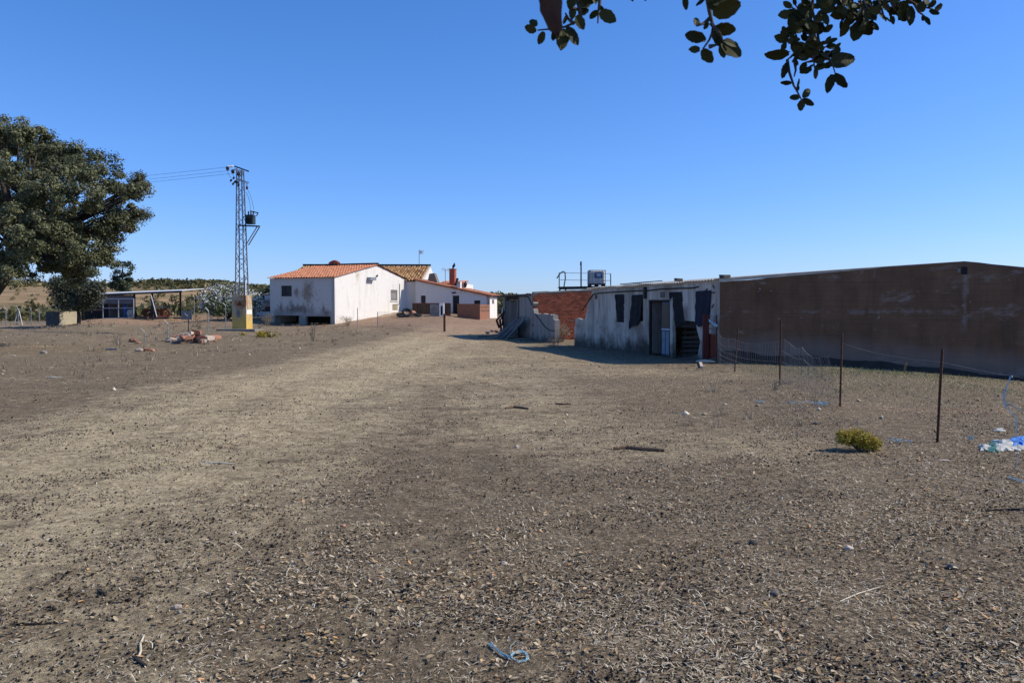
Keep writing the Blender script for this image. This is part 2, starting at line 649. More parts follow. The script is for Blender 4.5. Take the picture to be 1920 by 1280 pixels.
# farm buildings
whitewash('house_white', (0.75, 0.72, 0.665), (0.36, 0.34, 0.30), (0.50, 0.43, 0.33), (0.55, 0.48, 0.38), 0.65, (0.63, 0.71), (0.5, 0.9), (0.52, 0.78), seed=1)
whitewash('far_white', (0.72, 0.69, 0.64), (0.45, 0.43, 0.41), (0.6, 0.55, 0.5), (0.45, 0.40, 0.35), 0.35, (0.7, 0.78), (0.6, 1.5), seed=2)
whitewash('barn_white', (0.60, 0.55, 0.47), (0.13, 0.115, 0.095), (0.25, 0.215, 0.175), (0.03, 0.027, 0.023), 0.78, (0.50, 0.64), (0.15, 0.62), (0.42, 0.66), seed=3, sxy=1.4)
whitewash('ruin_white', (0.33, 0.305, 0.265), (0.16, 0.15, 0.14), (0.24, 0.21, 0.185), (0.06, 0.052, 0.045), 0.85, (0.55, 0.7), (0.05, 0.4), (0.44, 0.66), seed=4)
t = NT('brown_render', 0.95, 0.12)
f = t.noise(1.4, 8, 0.65, (1, 1, 0.7))
col = t.ramp(f, [(0.3, (0.128, 0.071, 0.040)), (0.7, (0.205, 0.118, 0.069))])
st = t.ramp(t.noise(1.0, 6, 0.65, (2.5, 2.5, 0.2)), [(0.5, 0), (0.75, 1)])
col = t.mix(t.math('MULTIPLY', st, 0.55), col, (0.062, 0.047, 0.037))
ef = t.ramp(t.noise(1.1, 8, 0.72, (0.8, 0.8, 1.5), (4, 2, 1), 0.5), [(0.57, 0), (0.72, 1)])
col = t.mix(t.math('MULTIPLY', ef, 0.7), col, (0.36, 0.30, 0.26))
sp = t.ramp(t.noise(5, 3, 0.6, off=(3, 1, 2)), [(0.70, 0), (0.74, 1)])
col = t.mix(t.math('MULTIPLY', sp, 0.6), col, (0.42, 0.39, 0.36))
lines = t.noise(1.0, 4, 0.7, (0.35, 0.35, 26), (1, 5, 2))
col = t.mix(t.math('MULTIPLY', t.ramp(lines, [(0.48, 0), (0.68, 1)]), 0.5), col, (0.075, 0.055, 0.045))
zz = t.sep()[2]
xx = t.sep()[0]
zl = t.math('ADD', zz, t.math('MULTIPLY', t.math('MAXIMUM', t.math('SUBTRACT', xx, 9.2), 0.0), 0.08))
zl = t.math('ADD', zl, t.maprange(t.noise(1.2, 6, 0.6, (1, 1, 0.4)), 0.2, 0.8, -0.25, 0.25))
col = t.mix(t.math('MULTIPLY', t.maprange(zl, 0.95, 0.5, 0, 1), 0.45), col, (0.23, 0.20, 0.18))
xd = t.math('ABSOLUTE', t.math('SUBTRACT', xx, 13.1))
xd = t.math('ADD', xd, t.maprange(t.noise(3.0, 7, 0.75, (1, 1, 0.5)), 0.25, 0.75, -0.16, 0.22))
vm = t.math('MULTIPLY', t.maprange(xd, 0.12, 0.02, 0, 1), t.maprange(zz, 0.9, 1.3, 0, 1))
vm = t.math('MULTIPLY', vm, t.maprange(zz, 2.9, 2.75, 0, 1))
col = t.mix(t.math('MULTIPLY', vm, 0.38), col, (0.34, 0.30, 0.275))
zh = t.math('ADD', t.math('ABSOLUTE', t.math('SUBTRACT', zz, 1.55)), t.maprange(t.noise(1.1, 7, 0.75), 0.3, 0.7, -0.12, 0.2))
col = t.mix(t.math('MULTIPLY', t.maprange(zh, 0.05, 0.0, 0, 1), 0.28), col, (0.32, 0.275, 0.25))
t.color(col)
t.bump(t.noise(6, 8, 0.7), 0.5, 0.02)
simple('dark_cement', (0.072, 0.06, 0.054), (0.045, 0.039, 0.036), 3, 0.95, 0.5, 0.01)
simple('cement', (0.30, 0.28, 0.25), (0.19, 0.175, 0.16), 4, 0.95, 0.5, 0.01)
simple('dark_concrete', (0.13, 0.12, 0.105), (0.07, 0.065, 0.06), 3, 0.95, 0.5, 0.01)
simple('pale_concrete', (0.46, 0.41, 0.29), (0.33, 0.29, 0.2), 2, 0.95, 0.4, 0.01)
simple('sand', (0.54, 0.40, 0.27), (0.42, 0.30, 0.2), 3, 0.97, 0.5, 0.02)
simple('brick', (0.27, 0.08, 0.042), (0.18, 0.053, 0.03), 9, 0.92, 0.5, 0.008, rnd=0.35)
simple('far_brick', (0.33, 0.155, 0.095), (0.20, 0.085, 0.052), 6, 0.92, 0.4, 0.02, (1, 1, 5), rnd=0.1)
simple('red_brick', (0.34, 0.10, 0.06), (0.26, 0.075, 0.045), 5, 0.9, 0.4, 0.01, rnd=0.1)
simple('mortar', (0.24, 0.15, 0.11), (0.16, 0.1, 0.075), 8, 0.95, 0.5, 0.008)
simple('orange_tile', (0.52, 0.225, 0.125), (0.42, 0.17, 0.09), 3, 0.88, 0.3, 0.01, rnd=0.2)
t = NT('old_tile', 0.92, 0.15)
f = t.math('ADD', t.math('MULTIPLY', t.attr('rnd'), 0.6), t.math('MULTIPLY', t.noise(2.5, 6, 0.7), 0.5))
t.color(t.ramp(f, [(0.2, (0.12, 0.07, 0.04)), (0.42, (0.26, 0.13, 0.06)), (0.6, (0.36, 0.20, 0.09)), (0.8, (0.45, 0.31, 0.16)), (0.95, (0.34, 0.15, 0.07))]))
simple('ridge_dark', (0.045, 0.04, 0.04), (0.025, 0.022, 0.022), 5, 0.9, 0.3, 0.01)
simple('fibro_cement', (0.58, 0.53, 0.44), (0.40, 0.36, 0.30), 2.5, 0.9, 0.4, 0.008, rnd=0.08)
simple('grey_sheet', (0.17, 0.18, 0.18), (0.09, 0.095, 0.1), 4, 0.8, 0.3, 0.006, rnd=0.2)
simple('pale_sheet', (0.62, 0.62, 0.58), (0.48, 0.48, 0.45), 2, 0.6, 0.2, 0.005)
simple('blue_grey_panel', (0.15, 0.15, 0.16), (0.10, 0.10, 0.11), 2, 0.8, 0.2, 0.005)
simple('dark_wood', (0.055, 0.046, 0.038), (0.026, 0.022, 0.019), 5, 0.95, 0.5, 0.008, (4, 4, 0.5))
simple('grey_wood', (0.19, 0.165, 0.14), (0.10, 0.088, 0.075), 5, 0.95, 0.5, 0.008, (4, 4, 0.4), rnd=0.3)
simple('brown_wood', (0.16, 0.105, 0.065), (0.085, 0.055, 0.036), 6, 0.95, 0.5, 0.008, (3, 3, 0.5))
simple('black_cloth', (0.024, 0.025, 0.03), (0.013, 0.013, 0.016), 4, 0.95, 0.4, 0.02)
simple('navy_cloth', (0.026, 0.028, 0.05), (0.015, 0.016, 0.028), 4, 0.9, 0.4, 0.02)
simple('blue_door', (0.07, 0.12, 0.165), (0.04, 0.07, 0.105), 4, 0.7, 0.2, 0.004, (2, 2, 0.4), rnd=0.1)
simple('pale_blue', (0.22, 0.30, 0.36), (0.15, 0.21, 0.26), 4, 0.7, 0.2, 0.004, rnd=0.1)
simple('pale_frame', (0.52, 0.54, 0.56), (0.36, 0.38, 0.40), 5, 0.7, 0.2, 0.003)
simple('dark_glass', (0.012, 0.014, 0.017), (0.008, 0.009, 0.011), 2, 0.35, 0.0, 0.01, spec=0.3, rnd=0)
simple('grey_shutter', (0.25, 0.24, 0.23), (0.19, 0.18, 0.17), 6, 0.8, 0.3, 0.004)
simple('dark_metal', (0.045, 0.045, 0.048), (0.025, 0.025, 0.027), 6, 0.6, 0.2, 0.003, metal=0.3)
simple('galvanised', (0.36, 0.38, 0.40), (0.24, 0.255, 0.27), 8, 0.5, 0.2, 0.003, metal=0.5)
simple('lattice_steel', (0.27, 0.29, 0.31), (0.17, 0.185, 0.20), 6, 0.55, 0.2, 0.003, metal=0.45, rnd=0.2)
simple('rust', (0.10, 0.045, 0.025), (0.05, 0.025, 0.017), 12, 0.9, 0.5, 0.004)
simple('rust_red', (0.17, 0.05, 0.03), (0.10, 0.032, 0.022), 7, 0.85, 0.4, 0.005, rnd=0.3)
simple('gate_red', (0.10, 0.026, 0.02), (0.062, 0.018, 0.015), 7, 0.8, 0.4, 0.004)
simple('wire', (0.36, 0.32, 0.28), (0.22, 0.19, 0.16), 20, 0.7, 0, 0.001, metal=0.3)
simple('black_cable', (0.02, 0.02, 0.022), (0.012, 0.012, 0.013), 5, 0.7, 0)
simple('brown_ceramic', (0.085, 0.03, 0.022), (0.05, 0.02, 0.016), 9, 0.3, 0, spec=0.5)
simple('transformer_green', (0.035, 0.05, 0.052), (0.02, 0.03, 0.032), 4, 0.5, 0.1, 0.003)
simple('white_plate', (0.78, 0.78, 0.76), (0.65, 0.65, 0.63), 4, 0.6, 0.1, 0.002, rnd=0)
simple('grey_plate', (0.20, 0.20, 0.195), (0.145, 0.145, 0.14), 5, 0.8, 0.2, 0.003)
simple('rubber', (0.02, 0.02, 0.021), (0.011, 0.011, 0.012), 8, 0.85, 0.3, 0.005)
simple('blue_plastic', (0.04, 0.14, 0.38), (0.03, 0.10, 0.28), 3, 0.5, 0.1, 0.002)
simple('bag_blue', (0.12, 0.30, 0.72), (0.09, 0.23, 0.58), 8, 0.5, 0.2, 0.003)
simple('bag_green', (0.07, 0.19, 0.14), (0.05, 0.13, 0.10), 8, 0.5, 0.2, 0.003)
simple('bag_white', (0.58, 0.56, 0.48), (0.42, 0.41, 0.35), 8, 0.6, 0.2, 0.003)
simple('tank_plastic', (0.62, 0.60, 0.55), (0.46, 0.44, 0.40), 3, 0.45, 0.1, 0.003)
simple('label_blue', (0.045, 0.10, 0.21), (0.035, 0.075, 0.16), 3, 0.5, 0)
simple('label_pale', (0.38, 0.48, 0.60), (0.32, 0.42, 0.53), 3, 0.5, 0)
t = simple('blue_twine', (0.38, 0.55, 0.60), (0.22, 0.40, 0.48), 60, 0.7, 0, rnd=0.35)
simple('stone', (0.33, 0.29, 0.25), (0.20, 0.17, 0.145), 14, 0.95, 0.6, 0.006, rnd=0.4)
simple('rubble_brick', (0.42, 0.20, 0.125), (0.30, 0.14, 0.09), 14, 0.95, 0.5, 0.006, rnd=0.4)
simple('rubble_pale', (0.58, 0.47, 0.38), (0.42, 0.33, 0.26), 14, 0.95, 0.5, 0.006, rnd=0.25)
simple('yellow_wood', (0.46, 0.31, 0.15), (0.34, 0.23, 0.11), 8, 0.9, 0.3, 0.004)
t = NT('pedestal_paint', 0.92, 0.15)
f = t.noise(3.0, 8, 0.7)
col = t.ramp(f, [(0.35, (0.36, 0.30, 0.20)), (0.65, (0.52, 0.44, 0.30))])
zp = t.math('ADD', t.sep()[2], t.maprange(t.noise(2.0, 7, 0.7), 0.25, 0.75, -0.7, 0.7))
col = t.mix(t.math('MULTIPLY', t.maprange(zp, 1.5, 0.9, 0, 1), 0.85), col, (0.60, 0.40, 0.09))
ru = t.ramp(t.noise(1.6, 9, 0.75, (1.6, 1.6, 0.8), (0, 0, 0), 0.6), [(0.46, 0), (0.58, 1)])
ru = t.math('MULTIPLY', ru, t.maprange(t.sep()[2], 1.0, 1.9, 0.15, 0.95))
col = t.mix(ru, col, (0.27, 0.115, 0.045))
t.color(col)
t.bump(t.noise(12, 6, 0.7), 0.4, 0.01)

# ------------------------------------------------------------------ ground
xo = 30 + np.cumsum(np.geomspace(0.4, 190, 45))
xs = np.concatenate([-xo[::-1], np.linspace(-30, 30, 271), xo])
ys = np.concatenate([-np.geomspace(400, 3, 26), np.linspace(-2, 32, 150), 32 + np.cumsum(np.geomspace(0.3, 45, 170))])
GX, GY = np.meshgrid(xs, ys)
GZ = ground_z(GX, GY)
nx, ny = len(xs), len(ys)
Vg = np.stack([GX.ravel(), GY.ravel(), GZ.ravel()], 1)
ii = np.arange(nx * ny).reshape(ny, nx)
Fg = np.stack([ii[:-1, :-1].ravel(), ii[:-1, 1:].ravel(), ii[1:, 1:].ravel(), ii[1:, :-1].ravel()], 1)
ground = np_mesh('ground', Vg, 4, 'ground_dirt', faces=Fg, smooth=True)
tag(ground, kind='structure')


def seg_dist(x, y, pts):
    best = np.full(np.shape(x), 1e9)
    for (a, b) in zip(pts[:-1], pts[1:]):
        L2 = (b[0] - a[0]) ** 2 + (b[1] - a[1]) ** 2
        tt = np.clip(((x - a[0]) * (b[0] - a[0]) + (y - a[1]) * (b[1] - a[1])) / L2, 0, 1)
        best = np.minimum(best, np.hypot(x - a[0] - tt * (b[0] - a[0]), y - a[1] - tt * (b[1] - a[1])))
    return best


def seg_mask(x, y, pts, half, soft):
    best = np.full(x.shape, 1e9)
    for (a, b) in zip(pts[:-1], pts[1:]):
        ax, ay, bx, by = a[0], a[1], b[0], b[1]
        L2 = (bx - ax) ** 2 + (by - ay) ** 2
        tt = np.clip(((x - ax) * (bx - ax) + (y - ay) * (by - ay)) / L2, 0, 1)
        best = np.minimum(best, np.hypot(x - ax - tt * (bx - ax), y - ay - tt * (by - ay)))
    return 1 - sstep((best - half) / soft)


trk_a = [gnd(*p) for p in ((866, 612), (800, 640), (690, 684), (540, 735), (330, 805), (60, 925), (-350, 1080))]
trk_b = [gnd(*p) for p in ((880, 640), (930, 700), (1010, 790), (1160, 822), (1300, 828))]
trk_c = [gnd(*p) for p in ((900, 640), (1010, 672), (1150, 696), (1300, 700))]


def track_mask(x, y):
    m = np.maximum(seg_mask(x, y, trk_a, 0.9, 3.2), 0.72 * seg_mask(x, y, trk_b, 0.7, 1.6))
    m = np.maximum(m, 0.62 * seg_mask(x, y, trk_c, 0.8, 2.2))
    d = seg_dist(x, y, trk_a)
    rut = np.exp(-((d - 0.95) / 0.38) ** 2) + 0.6 * np.exp(-((d - 2.5) / 0.4) ** 2)
    return np.clip(m * 0.74 + 0.34 * rut * (m > 0.05), 0, 1.1)


def gauss(x, y, c, rx, ry):
    return np.exp(-(((x - c[0]) / rx) ** 2 + ((y - c[1]) / ry) ** 2))


def grass_mask(x, y):
    return sstep((x - 5.2) / 2.0) * (0.5 * sstep((y - 9) / 6) + 0.55 * sstep((y - 17.0) / 4)) * sstep((30 - y) / 5)


fx, fy = GX.ravel(), GY.ravel()
for nm, val in (('track', track_mask(fx, fy)), ('grass', grass_mask(fx, fy)),
                ('red', np.clip(gauss(fx, fy, gnd(905, 606), 4.5, 22) + 1.1 * gauss(fx, fy, gnd(250, 601), 14, 7) + gauss(fx, fy, gnd(700, 598), 6, 7) + 0.55 * gauss(fx, fy, gnd(1830, 770), 2.5, 0.8), 0, 1)),
                ('litter', np.clip(0.25 + 0.75 * sstep((fx / np.maximum(np.abs(fy), 1) + 0.35) / 0.7), 0, 1) * (1 - 0.7 * track_mask(fx, fy))),
                ('far', sstep((fy - 95) / 30))):
    a = ground.data.attributes.new(nm, 'FLOAT', 'POINT')
    a.data.foreach_set('value', np.asarray(val, dtype=np.float32))

# ------------------------------------------------------------------ barn on the right
K = Vector((6.19, 23.40, 0))
BD = Vector((-0.2796, 0.9601, 0))           # along the white facade, away from the corner
BN = Vector((-0.9601, -0.2796, 0))          # its outward normal
ED = Vector((0.995, -0.0998, 0))            # along the brown wall, to the right
EN = Vector((-0.0998, -0.995, 0))
Z_EAVE = 2.44


def fac(px, py):
    return wall_uz(px, py, K, BD)


def fac3(u, z, out=0.0):
    return K + BD * u + BN * out + Vector((0, 0, z))


def jag(pts, n=3, amp=0.03):
    """roughen a 2-D outline"""
    out = []
    for i, p in enumerate(pts):
        q = pts[(i + 1) % len(pts)]
        out.append(p)
        for k in range(1, n):
            tt = k / n
            out.append((p[0] + (q[0] - p[0]) * tt + R.uniform(-amp, amp), p[1] + (q[1] - p[1]) * tt + R.uniform(-amp, amp)))
    return out


def rough_edge(pts, step=0.18, amp=0.03):
    out = []
    for p, q in zip(pts[:-1], pts[1:]):
        L = math.hypot(q[0] - p[0], q[1] - p[1])
        n = max(1, int(L / step))
        for k in range(n):
            tt = k / n
            j = 0 if k == 0 else amp
            out.append((p[0] + (q[0] - p[0]) * tt + R.uniform(-j, j), p[1] + (q[1] - p[1]) * tt + R.uniform(-j, j)))
    out.append(pts[-1])
    return out


barn = empty('barn', K, 'long low barn with white facade, big brown gable wall and pale corrugated roof', 'barn')
u_end = fac(1106, 580)[0]
u_low = fac(1077, 640)[0]
low_z = fac(1092, 597)[1]
top_break = rough_edge([(u_low, -0.4), (u_low, 0.75), (u_low - 0.15, low_z - 0.03), fac(1097, 597), fac(1101, 575), fac(1106, 560), (u_end - 0.25, Z_EAVE)], 0.2, 0.035)
outer = [(0.0, -0.4)] + top_break + [(0.0, Z_EAVE)]


def hole(*pp, amp=0.02, step=0.2):
    pts = [fac(*p) for p in pp]
    return rough_edge(pts + [pts[0]], step, amp)[:-1]


h_win1 = hole((1155, 553), (1170, 553), (1170, 604), (1155, 604), amp=0.012)
h_win2 = hole((1188, 554), (1205, 554), (1206, 602), (1187, 602), amp=0.012)
h_door = hole((1216, 562), (1256, 562), (1256, 671), (1216, 671), amp=0.008)
h_torn = hole((1261, 549), (1277, 548), (1284, 601), (1305, 603), (1307, 620), (1313, 640), (1308, 666), (1261, 672), amp=0.014)
h_win3 = hole((1309, 547), (1333, 545), (1331, 590), (1325, 603), (1309, 598), amp=0.02)
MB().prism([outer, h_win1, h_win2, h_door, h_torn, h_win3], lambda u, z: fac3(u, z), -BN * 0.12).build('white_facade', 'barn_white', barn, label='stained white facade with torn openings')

# brown gable wall
PEAK_T, PEAK_Z, END_T, END_Z = 6.9, 3.01, 13.8, 2.2


def brown3(tq, z, out=0.0):
    return K + ED * tq + EN * out + Vector((0, 0, z))


MB().prism([[(0.0, -1.2), (END_T, -1.2)] + rough_edge([(END_T, END_Z), (PEAK_T, PEAK_Z), (0.0, 2.43)], 0.4, 0.011)], lambda a, z: brown3(a, z), -EN * 0.28).build('brown_gable_wall', 'brown_render', barn, label='dark brown rendered gable wall')
# dark cement plinth at its foot, uneven top, dropping to the right
pl = [(0.05, -1.1), (END_T - 0.1, -1.1)]
tops = []
for k in range(60):
    a = (END_T - 0.1) * (1 - k / 59) + 0.05 * (k / 59)
    gtop = gz(*brown3(a, 0).xy)
    hgt = 0.26 * max(0.0, 1 - a / 9.3) ** 0.7 + 0.05 + 0.03 * math.sin(a * 3.1) + R.uniform(-0.015, 0.015)
    if a < 1.2:
        hgt += 0.05
    tops.append((a, gtop + hgt))
MB().prism([pl + tops], lambda a, z: brown3(a, z, 0.012), -EN * 0.05).build('dark_plinth', 'dark_cement', barn, label='dark plinth along the brown wall')
# small vent near the peak
vu = wall_uz(1808, 508, K, ED)
MB().frame_box(brown3(vu[0] - 0.08, vu[1] - 0.10, 0.015), ED * 0.16, -EN * 0.05, Vector((0, 0, 0.22))).build('vent', 'black_cloth', barn)
MB().frame_box(brown3(vu[0] - 0.19, vu[1] - 0.04, 0.02), ED * 0.07, -EN * 0.05, Vector((0, 0, 0.11))).build('bracket', 'cement', barn)
# hidden walls that close the barn
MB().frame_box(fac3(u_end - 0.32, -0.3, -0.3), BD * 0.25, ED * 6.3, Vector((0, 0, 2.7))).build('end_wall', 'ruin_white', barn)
MB().frame_box(brown3(END_T - 0.3, -1.2, -0.3), ED * 0.25, BD * 9.6, Vector((0, 0, 3.3))).build('back_wall', 'brown_render', barn)
# corrugated roof, two slopes
for (t0, z0, t1, z1, nm) in ((-0.14, Z_EAVE + 0.06, PEAK_T, PEAK_Z - 0.03, 'roof_sheets'), (END_T + 0.2, END_Z + 0.045, PEAK_T, PEAK_Z - 0.03, 'roof_sheets')):
    mb = MB()
    U0, U1 = 0.06, u_end + 0.12
    nw = 340
    slope_n = 2 if t0 > 0 else 6
    vs, fs = [], []
    for layer in (0, 1):
        for j in range(slope_n + 1):
            q = j / slope_n
            tt = t0 + (t1 - t0) * q
            zz_ = z0 + (z1 - z0) * q + (0.015 * math.sin(q * math.pi) if t0 < 0 else 0)
            for i in range(nw + 1):
                u = U0 + (U1 - U0) * i / nw
                w = 0.022 * math.sin(2 * math.pi * u / 0.177)
                base = K + ED * tt + BD * u
                sag = 0.012 * math.sin(u * 1.7) + 0.008 * math.sin(u * 4.1 + 1)
                vs.append(base + Vector((0, 0, zz_ + w + sag - 0.012 * layer)))
    m = (nw + 1) * (slope_n + 1)
    for j in range(slope_n):
        for i in range(nw):
            a0 = j * (nw + 1) + i
            fs.append((a0, a0 + 1, a0 + nw + 2, a0 + nw + 1))
            fs.append((m + a0, m + a0 + nw + 1, m + a0 + nw + 2, m + a0 + 1))
    for i in range(nw):
        fs.append((i, m + i, m + i + 1, i + 1))
    for j in range(slope_n):
        a0, b0 = j * (nw + 1), (j + 1) * (nw + 1)
        fs.append((a0, b0, m + b0, m + a0))
        fs.append((a0 + nw, m + a0 + nw, m + b0 + nw, b0 + nw))
    mb.add(vs, fs, 0.5)
    mb.build(nm, 'fibro_cement', barn)
# pale mortar fillet along the verge, thick at the corner
mb = MB()
prof_t = [k * 0.2 for k in range(0, 24)]
vs = []
mb.prism([[(a, 2.43 + 0.0841 * a + 0.002) for a in prof_t] + [(a, 2.43 + 0.0841 * a + 0.075 * (1 - a / 4.65) + 0.006) for a in reversed(prof_t)]], lambda a, z: brown3(a - 0.02, z, 0.02), -EN * 0.10)
mb.build('verge_mortar', 'fibro_cement', barn)
mb = MB()
mb.prism([[(0.02, Z_EAVE), (u_end - 0.3, Z_EAVE), (u_end - 0.3, Z_EAVE + 0.045), (0.02, Z_EAVE + 0.045)]], lambda u, z: fac3(u, z, 0.02), -BN * 0.12)
mb.build('eave_mortar', 'fibro_cement', barn)

# door: frame, blue leaf, door in it
du0, du1 = fac(1216, 600)[0], fac(1256, 600)[0]
dz0, dz1 = 0.02, fac(1236, 562)[1]
mb = MB()
mb.frame_box(fac3(du0 - 0.07, dz0, -0.02), BD * 0.06, -BN * 0.12, Vector((0, 0, dz1 - dz0)))
mb.frame_box(fac3(du1 + 0.01, dz0, -0.02), BD * 0.05, -BN * 0.12, Vector((0, 0, dz1 - dz0)))
mb.frame_box(fac3(du1 + 0.062, dz1 - 0.06, -0.025), BD * (du0 - du1 - 0.135), -BN * 0.11, Vector((0, 0, 0.055)))
mb.build('door_frame', 'dark_wood', barn)
ua, ub = fac(1255, 600)[0] + 0.07, fac(1238, 600)[0]
dl = MB()
dl.frame_box(fac3(ua, 0.05, -0.06), BD * (ub - ua), -BN * 0.035, Vector((0, 0, dz1 - 0.13)))
dleaf = dl.build('door', 'blue_door', barn, label='blue metal door leaf standing half closed')
wdt = ub - ua
for (f0, f1, z0, z1) in ((0.08, 0.44, 0.10, 0.86), (0.56, 0.92, 0.10, 0.86)):
    MB().frame_box(fac3(ua + wdt * f0, z0, -0.05), BD * wdt * (f1 - f0), -BN * 0.012, Vector((0, 0, z1 - z0))).build('panel', 'pale_blue', dleaf)
MB().frame_box(fac3(ua + wdt * 0.1, 1.0, -0.05), BD * wdt * 0.8, -BN * 0.012, Vector((0, 0, dz1 - 1.14))).build('pane', 'dark_glass', dleaf)
MB().frame_box(fac3(ua, 0.91, -0.045), BD * wdt, -BN * 0.02, Vector((0, 0, 0.05))).build('rail', 'pale_frame', dleaf)
# the other leaf, swung inwards
uc = fac(1217, 600)[0] - 0.09
mb = MB()
mb.frame_box(fac3(uc, 0.05, -0.08), BD * -0.03, (-BN * 0.72 - BD * 0.22), Vector((0, 0, dz1 - 0.13)))
mb.build('door', 'grey_wood', barn, label='second door leaf swung inwards')
MB().frame_box(fac3(fac(1247, 556)[0], fac(1247, 558)[1], 0.012), BD * 0.34, -BN * 0.05, Vector((0, 0, 0.20))).build('broken_block', 'dark_concrete', barn)
MB().frame_box(fac3(fac(1213, 548)[0], fac(1213, 560)[1], 0.10), BD * 0.14, -BN * 0.098, Vector((0, 0, 0.42))).build('meter_box', 'dark_metal', barn)


def cloth(px_poly, mat, out0, out1, name, label, seed):
    """hanging rag: polygon on the facade given by corner pixels, billowing outwards, with folds"""
    pts = [fac(*p) for p in px_poly]          # tl, tr, br, bl
    tl, tr, br, bl = pts
    nu, nv = 9, 14
    rr = random.Random(seed)
    ph = rr.uniform(0, 6)
    vs = []
    for layer in (0, 1):
        for j in range(nv + 1):
            q = j / nv
            for i in range(nu + 1):
                p = i / nu
                u = (tl[0] * (1 - p) + tr[0] * p) * (1 - q) + (bl[0] * (1 - p) + br[0] * p) * q
                z = (tl[1] * (1 - p) + tr[1] * p) * (1 - q) + (bl[1] * (1 - p) + br[1] * p) * q
                z += q * 0.05 * math.sin(p * 9 + ph)
                o = out0 + (out1 - out0) * q + 0.022 * math.sin(p * 13 + ph + q * 2.5) * (0.3 + q) + 0.012 * math.sin(q * 17 + p * 5)
                vs.append(fac3(u, z, o + 0.006 * layer))
    fs = []
    m = (nu + 1) * (nv + 1)
    for j in range(nv):
        for i in range(nu):
            a0 = j * (nu + 1) + i
            fs.append((a0, a0 + 1, a0 + nu + 2, a0 + nu + 1))
            fs.append((m + a0, m + a0 + nu + 1, m + a0 + nu + 2, m + a0 + 1))
    o = MB().add(vs, fs, 0.5).build(name, mat, smooth=True)
    return tag(o, label, 'cloth', 'dark cloths hung over the barn openings')


cloth([(1154, 552), (1171, 552), (1170, 603), (1156, 606)], 'black_cloth', 0.02, -0.06, 'window_cloth', 'narrow dark cloth filling the leftmost window of the white barn facade', 1)
cloth([(1186, 553), (1206, 552), (1206, 600), (1184, 617)], 'black_cloth', 0.025, 0.09, 'window_cloth', 'torn dark cloth with trailing corner in the window left of the blue door', 2)
cloth([(1256, 548), (1279, 547), (1285, 606), (1257, 612)], 'black_cloth', 0.02, -0.08, 'window_cloth', 'wide black cloth in the torn opening right of the blue door', 3)
cloth([(1307, 546), (1335, 544), (1331, 606), (1306, 612)], 'navy_cloth', 0.03, 0.06, 'window_cloth', 'dark navy cloth hung over the opening nearest the brown wall', 4)

# pallet and boards blocking the torn opening
pal_o = fac3(fac(1311, 650)[0], 0.05, -0.3)
pal = empty('wooden_pallet', pal_o, 'dark wooden pallet leaning inside the torn opening right of the blue door', 'pallet')
pl_u = fac(1259, 650)[0] - fac(1311, 650)[0]
for k in range(6):
    mb = MB()
    z0 = 0.05 + k * 0.15
    mb.frame_box(pal_o + Vector((0, 0, z0 + 0.04 * R.random())) - BN * (0.03 * k * 0.4), BD * pl_u * 0.96 + Vector((0, 0, -0.10)), -BN * 0.02, Vector((0, 0, 0.10)))
    mb.build('slat', 'dark_wood', pal)
for f in (0.06, 0.48, 0.88):
    mb = MB()
    mb.frame_box(pal_o + BD * pl_u * f - BN * 0.10 + Vector((0, 0, -0.05)), BD * 0.08, -BN * 0.09, Vector((0, 0, 0.98)))
    mb.build('stringer', 'dark_wood', pal)
mb = MB()
mb.frame_box(fac3(fac(1306, 620)[0], 1.02, -0.12), BD * pl_u * 0.85, -BN * 0.03, Vector((0, 0, 0.28)))
mb.build('board', 'dark_wood', pal)

# cable along the facade
cp = [(1003, 556), (1035, 552)]
cable_pts = [fac3(*fac(*p), 0.03) for p in ((1093, 582), (1103, 566), (1113, 552), (1124, 549.5), (1160, 547), (1200, 545), (1215, 545), (1240, 542), (1275, 540.5), (1300, 540), (1311, 537.5))]
MB().tube(cable_pts, 0.022, 6).build('facade_cable', 'black_cable', label='thick black cable fixed under the eave of the white barn facade', cat='cable')
for (a, b) in (((1327, 541), (1324, 546)), ((1337, 535), (1341, 541)), ((1335, 549), (1342, 548)), ((1339, 570), (1336, 577))):
    MB().tube([fac3(*fac(*a), 0.012), fac3(*fac((a[0] + b[0]) / 2 + 1, (a[1] + b[1]) / 2), 0.05), fac3(*fac(*b), 0.03)], 0.016, 5).build('iron_hook', 'black_cable', barn)
# rust stain plate
MB().lathe(fac3(*fac(1118, 557), 0.004), [(0.10, 0), (0.10, 0.012), (0.02, 0.014)], BN, 14).build('rusty_cover', 'rust_red', barn)

# stones weighing the roof down
for (px, py, w, lab) in ((1258, 527.5, 0.17, 'small dark block lying on the barn eave above the blue door'), (1343.5, 522, 0.20, 'small flat dark block lying on the barn roof at the corner'), (1430, 516, 0.06, None)):
    if lab is None:
        continue
    uu, zz_ = fac(px, py)
    p = K + BD * uu + ED * 0.25
    zr = Z_EAVE + 0.06 + 0.021 + (0.25 + 0.14) / (PEAK_T + 0.14) * (PEAK_Z - Z_EAVE) + 0.02
    MB().box(p + Vector((0, 0, zr + 0.035)), (w * 1.3, w, 0.09), 0.4, jit=0.012).build('roof_block', 'dark_concrete', label=lab, cat='block', group='blocks on the barn roof')

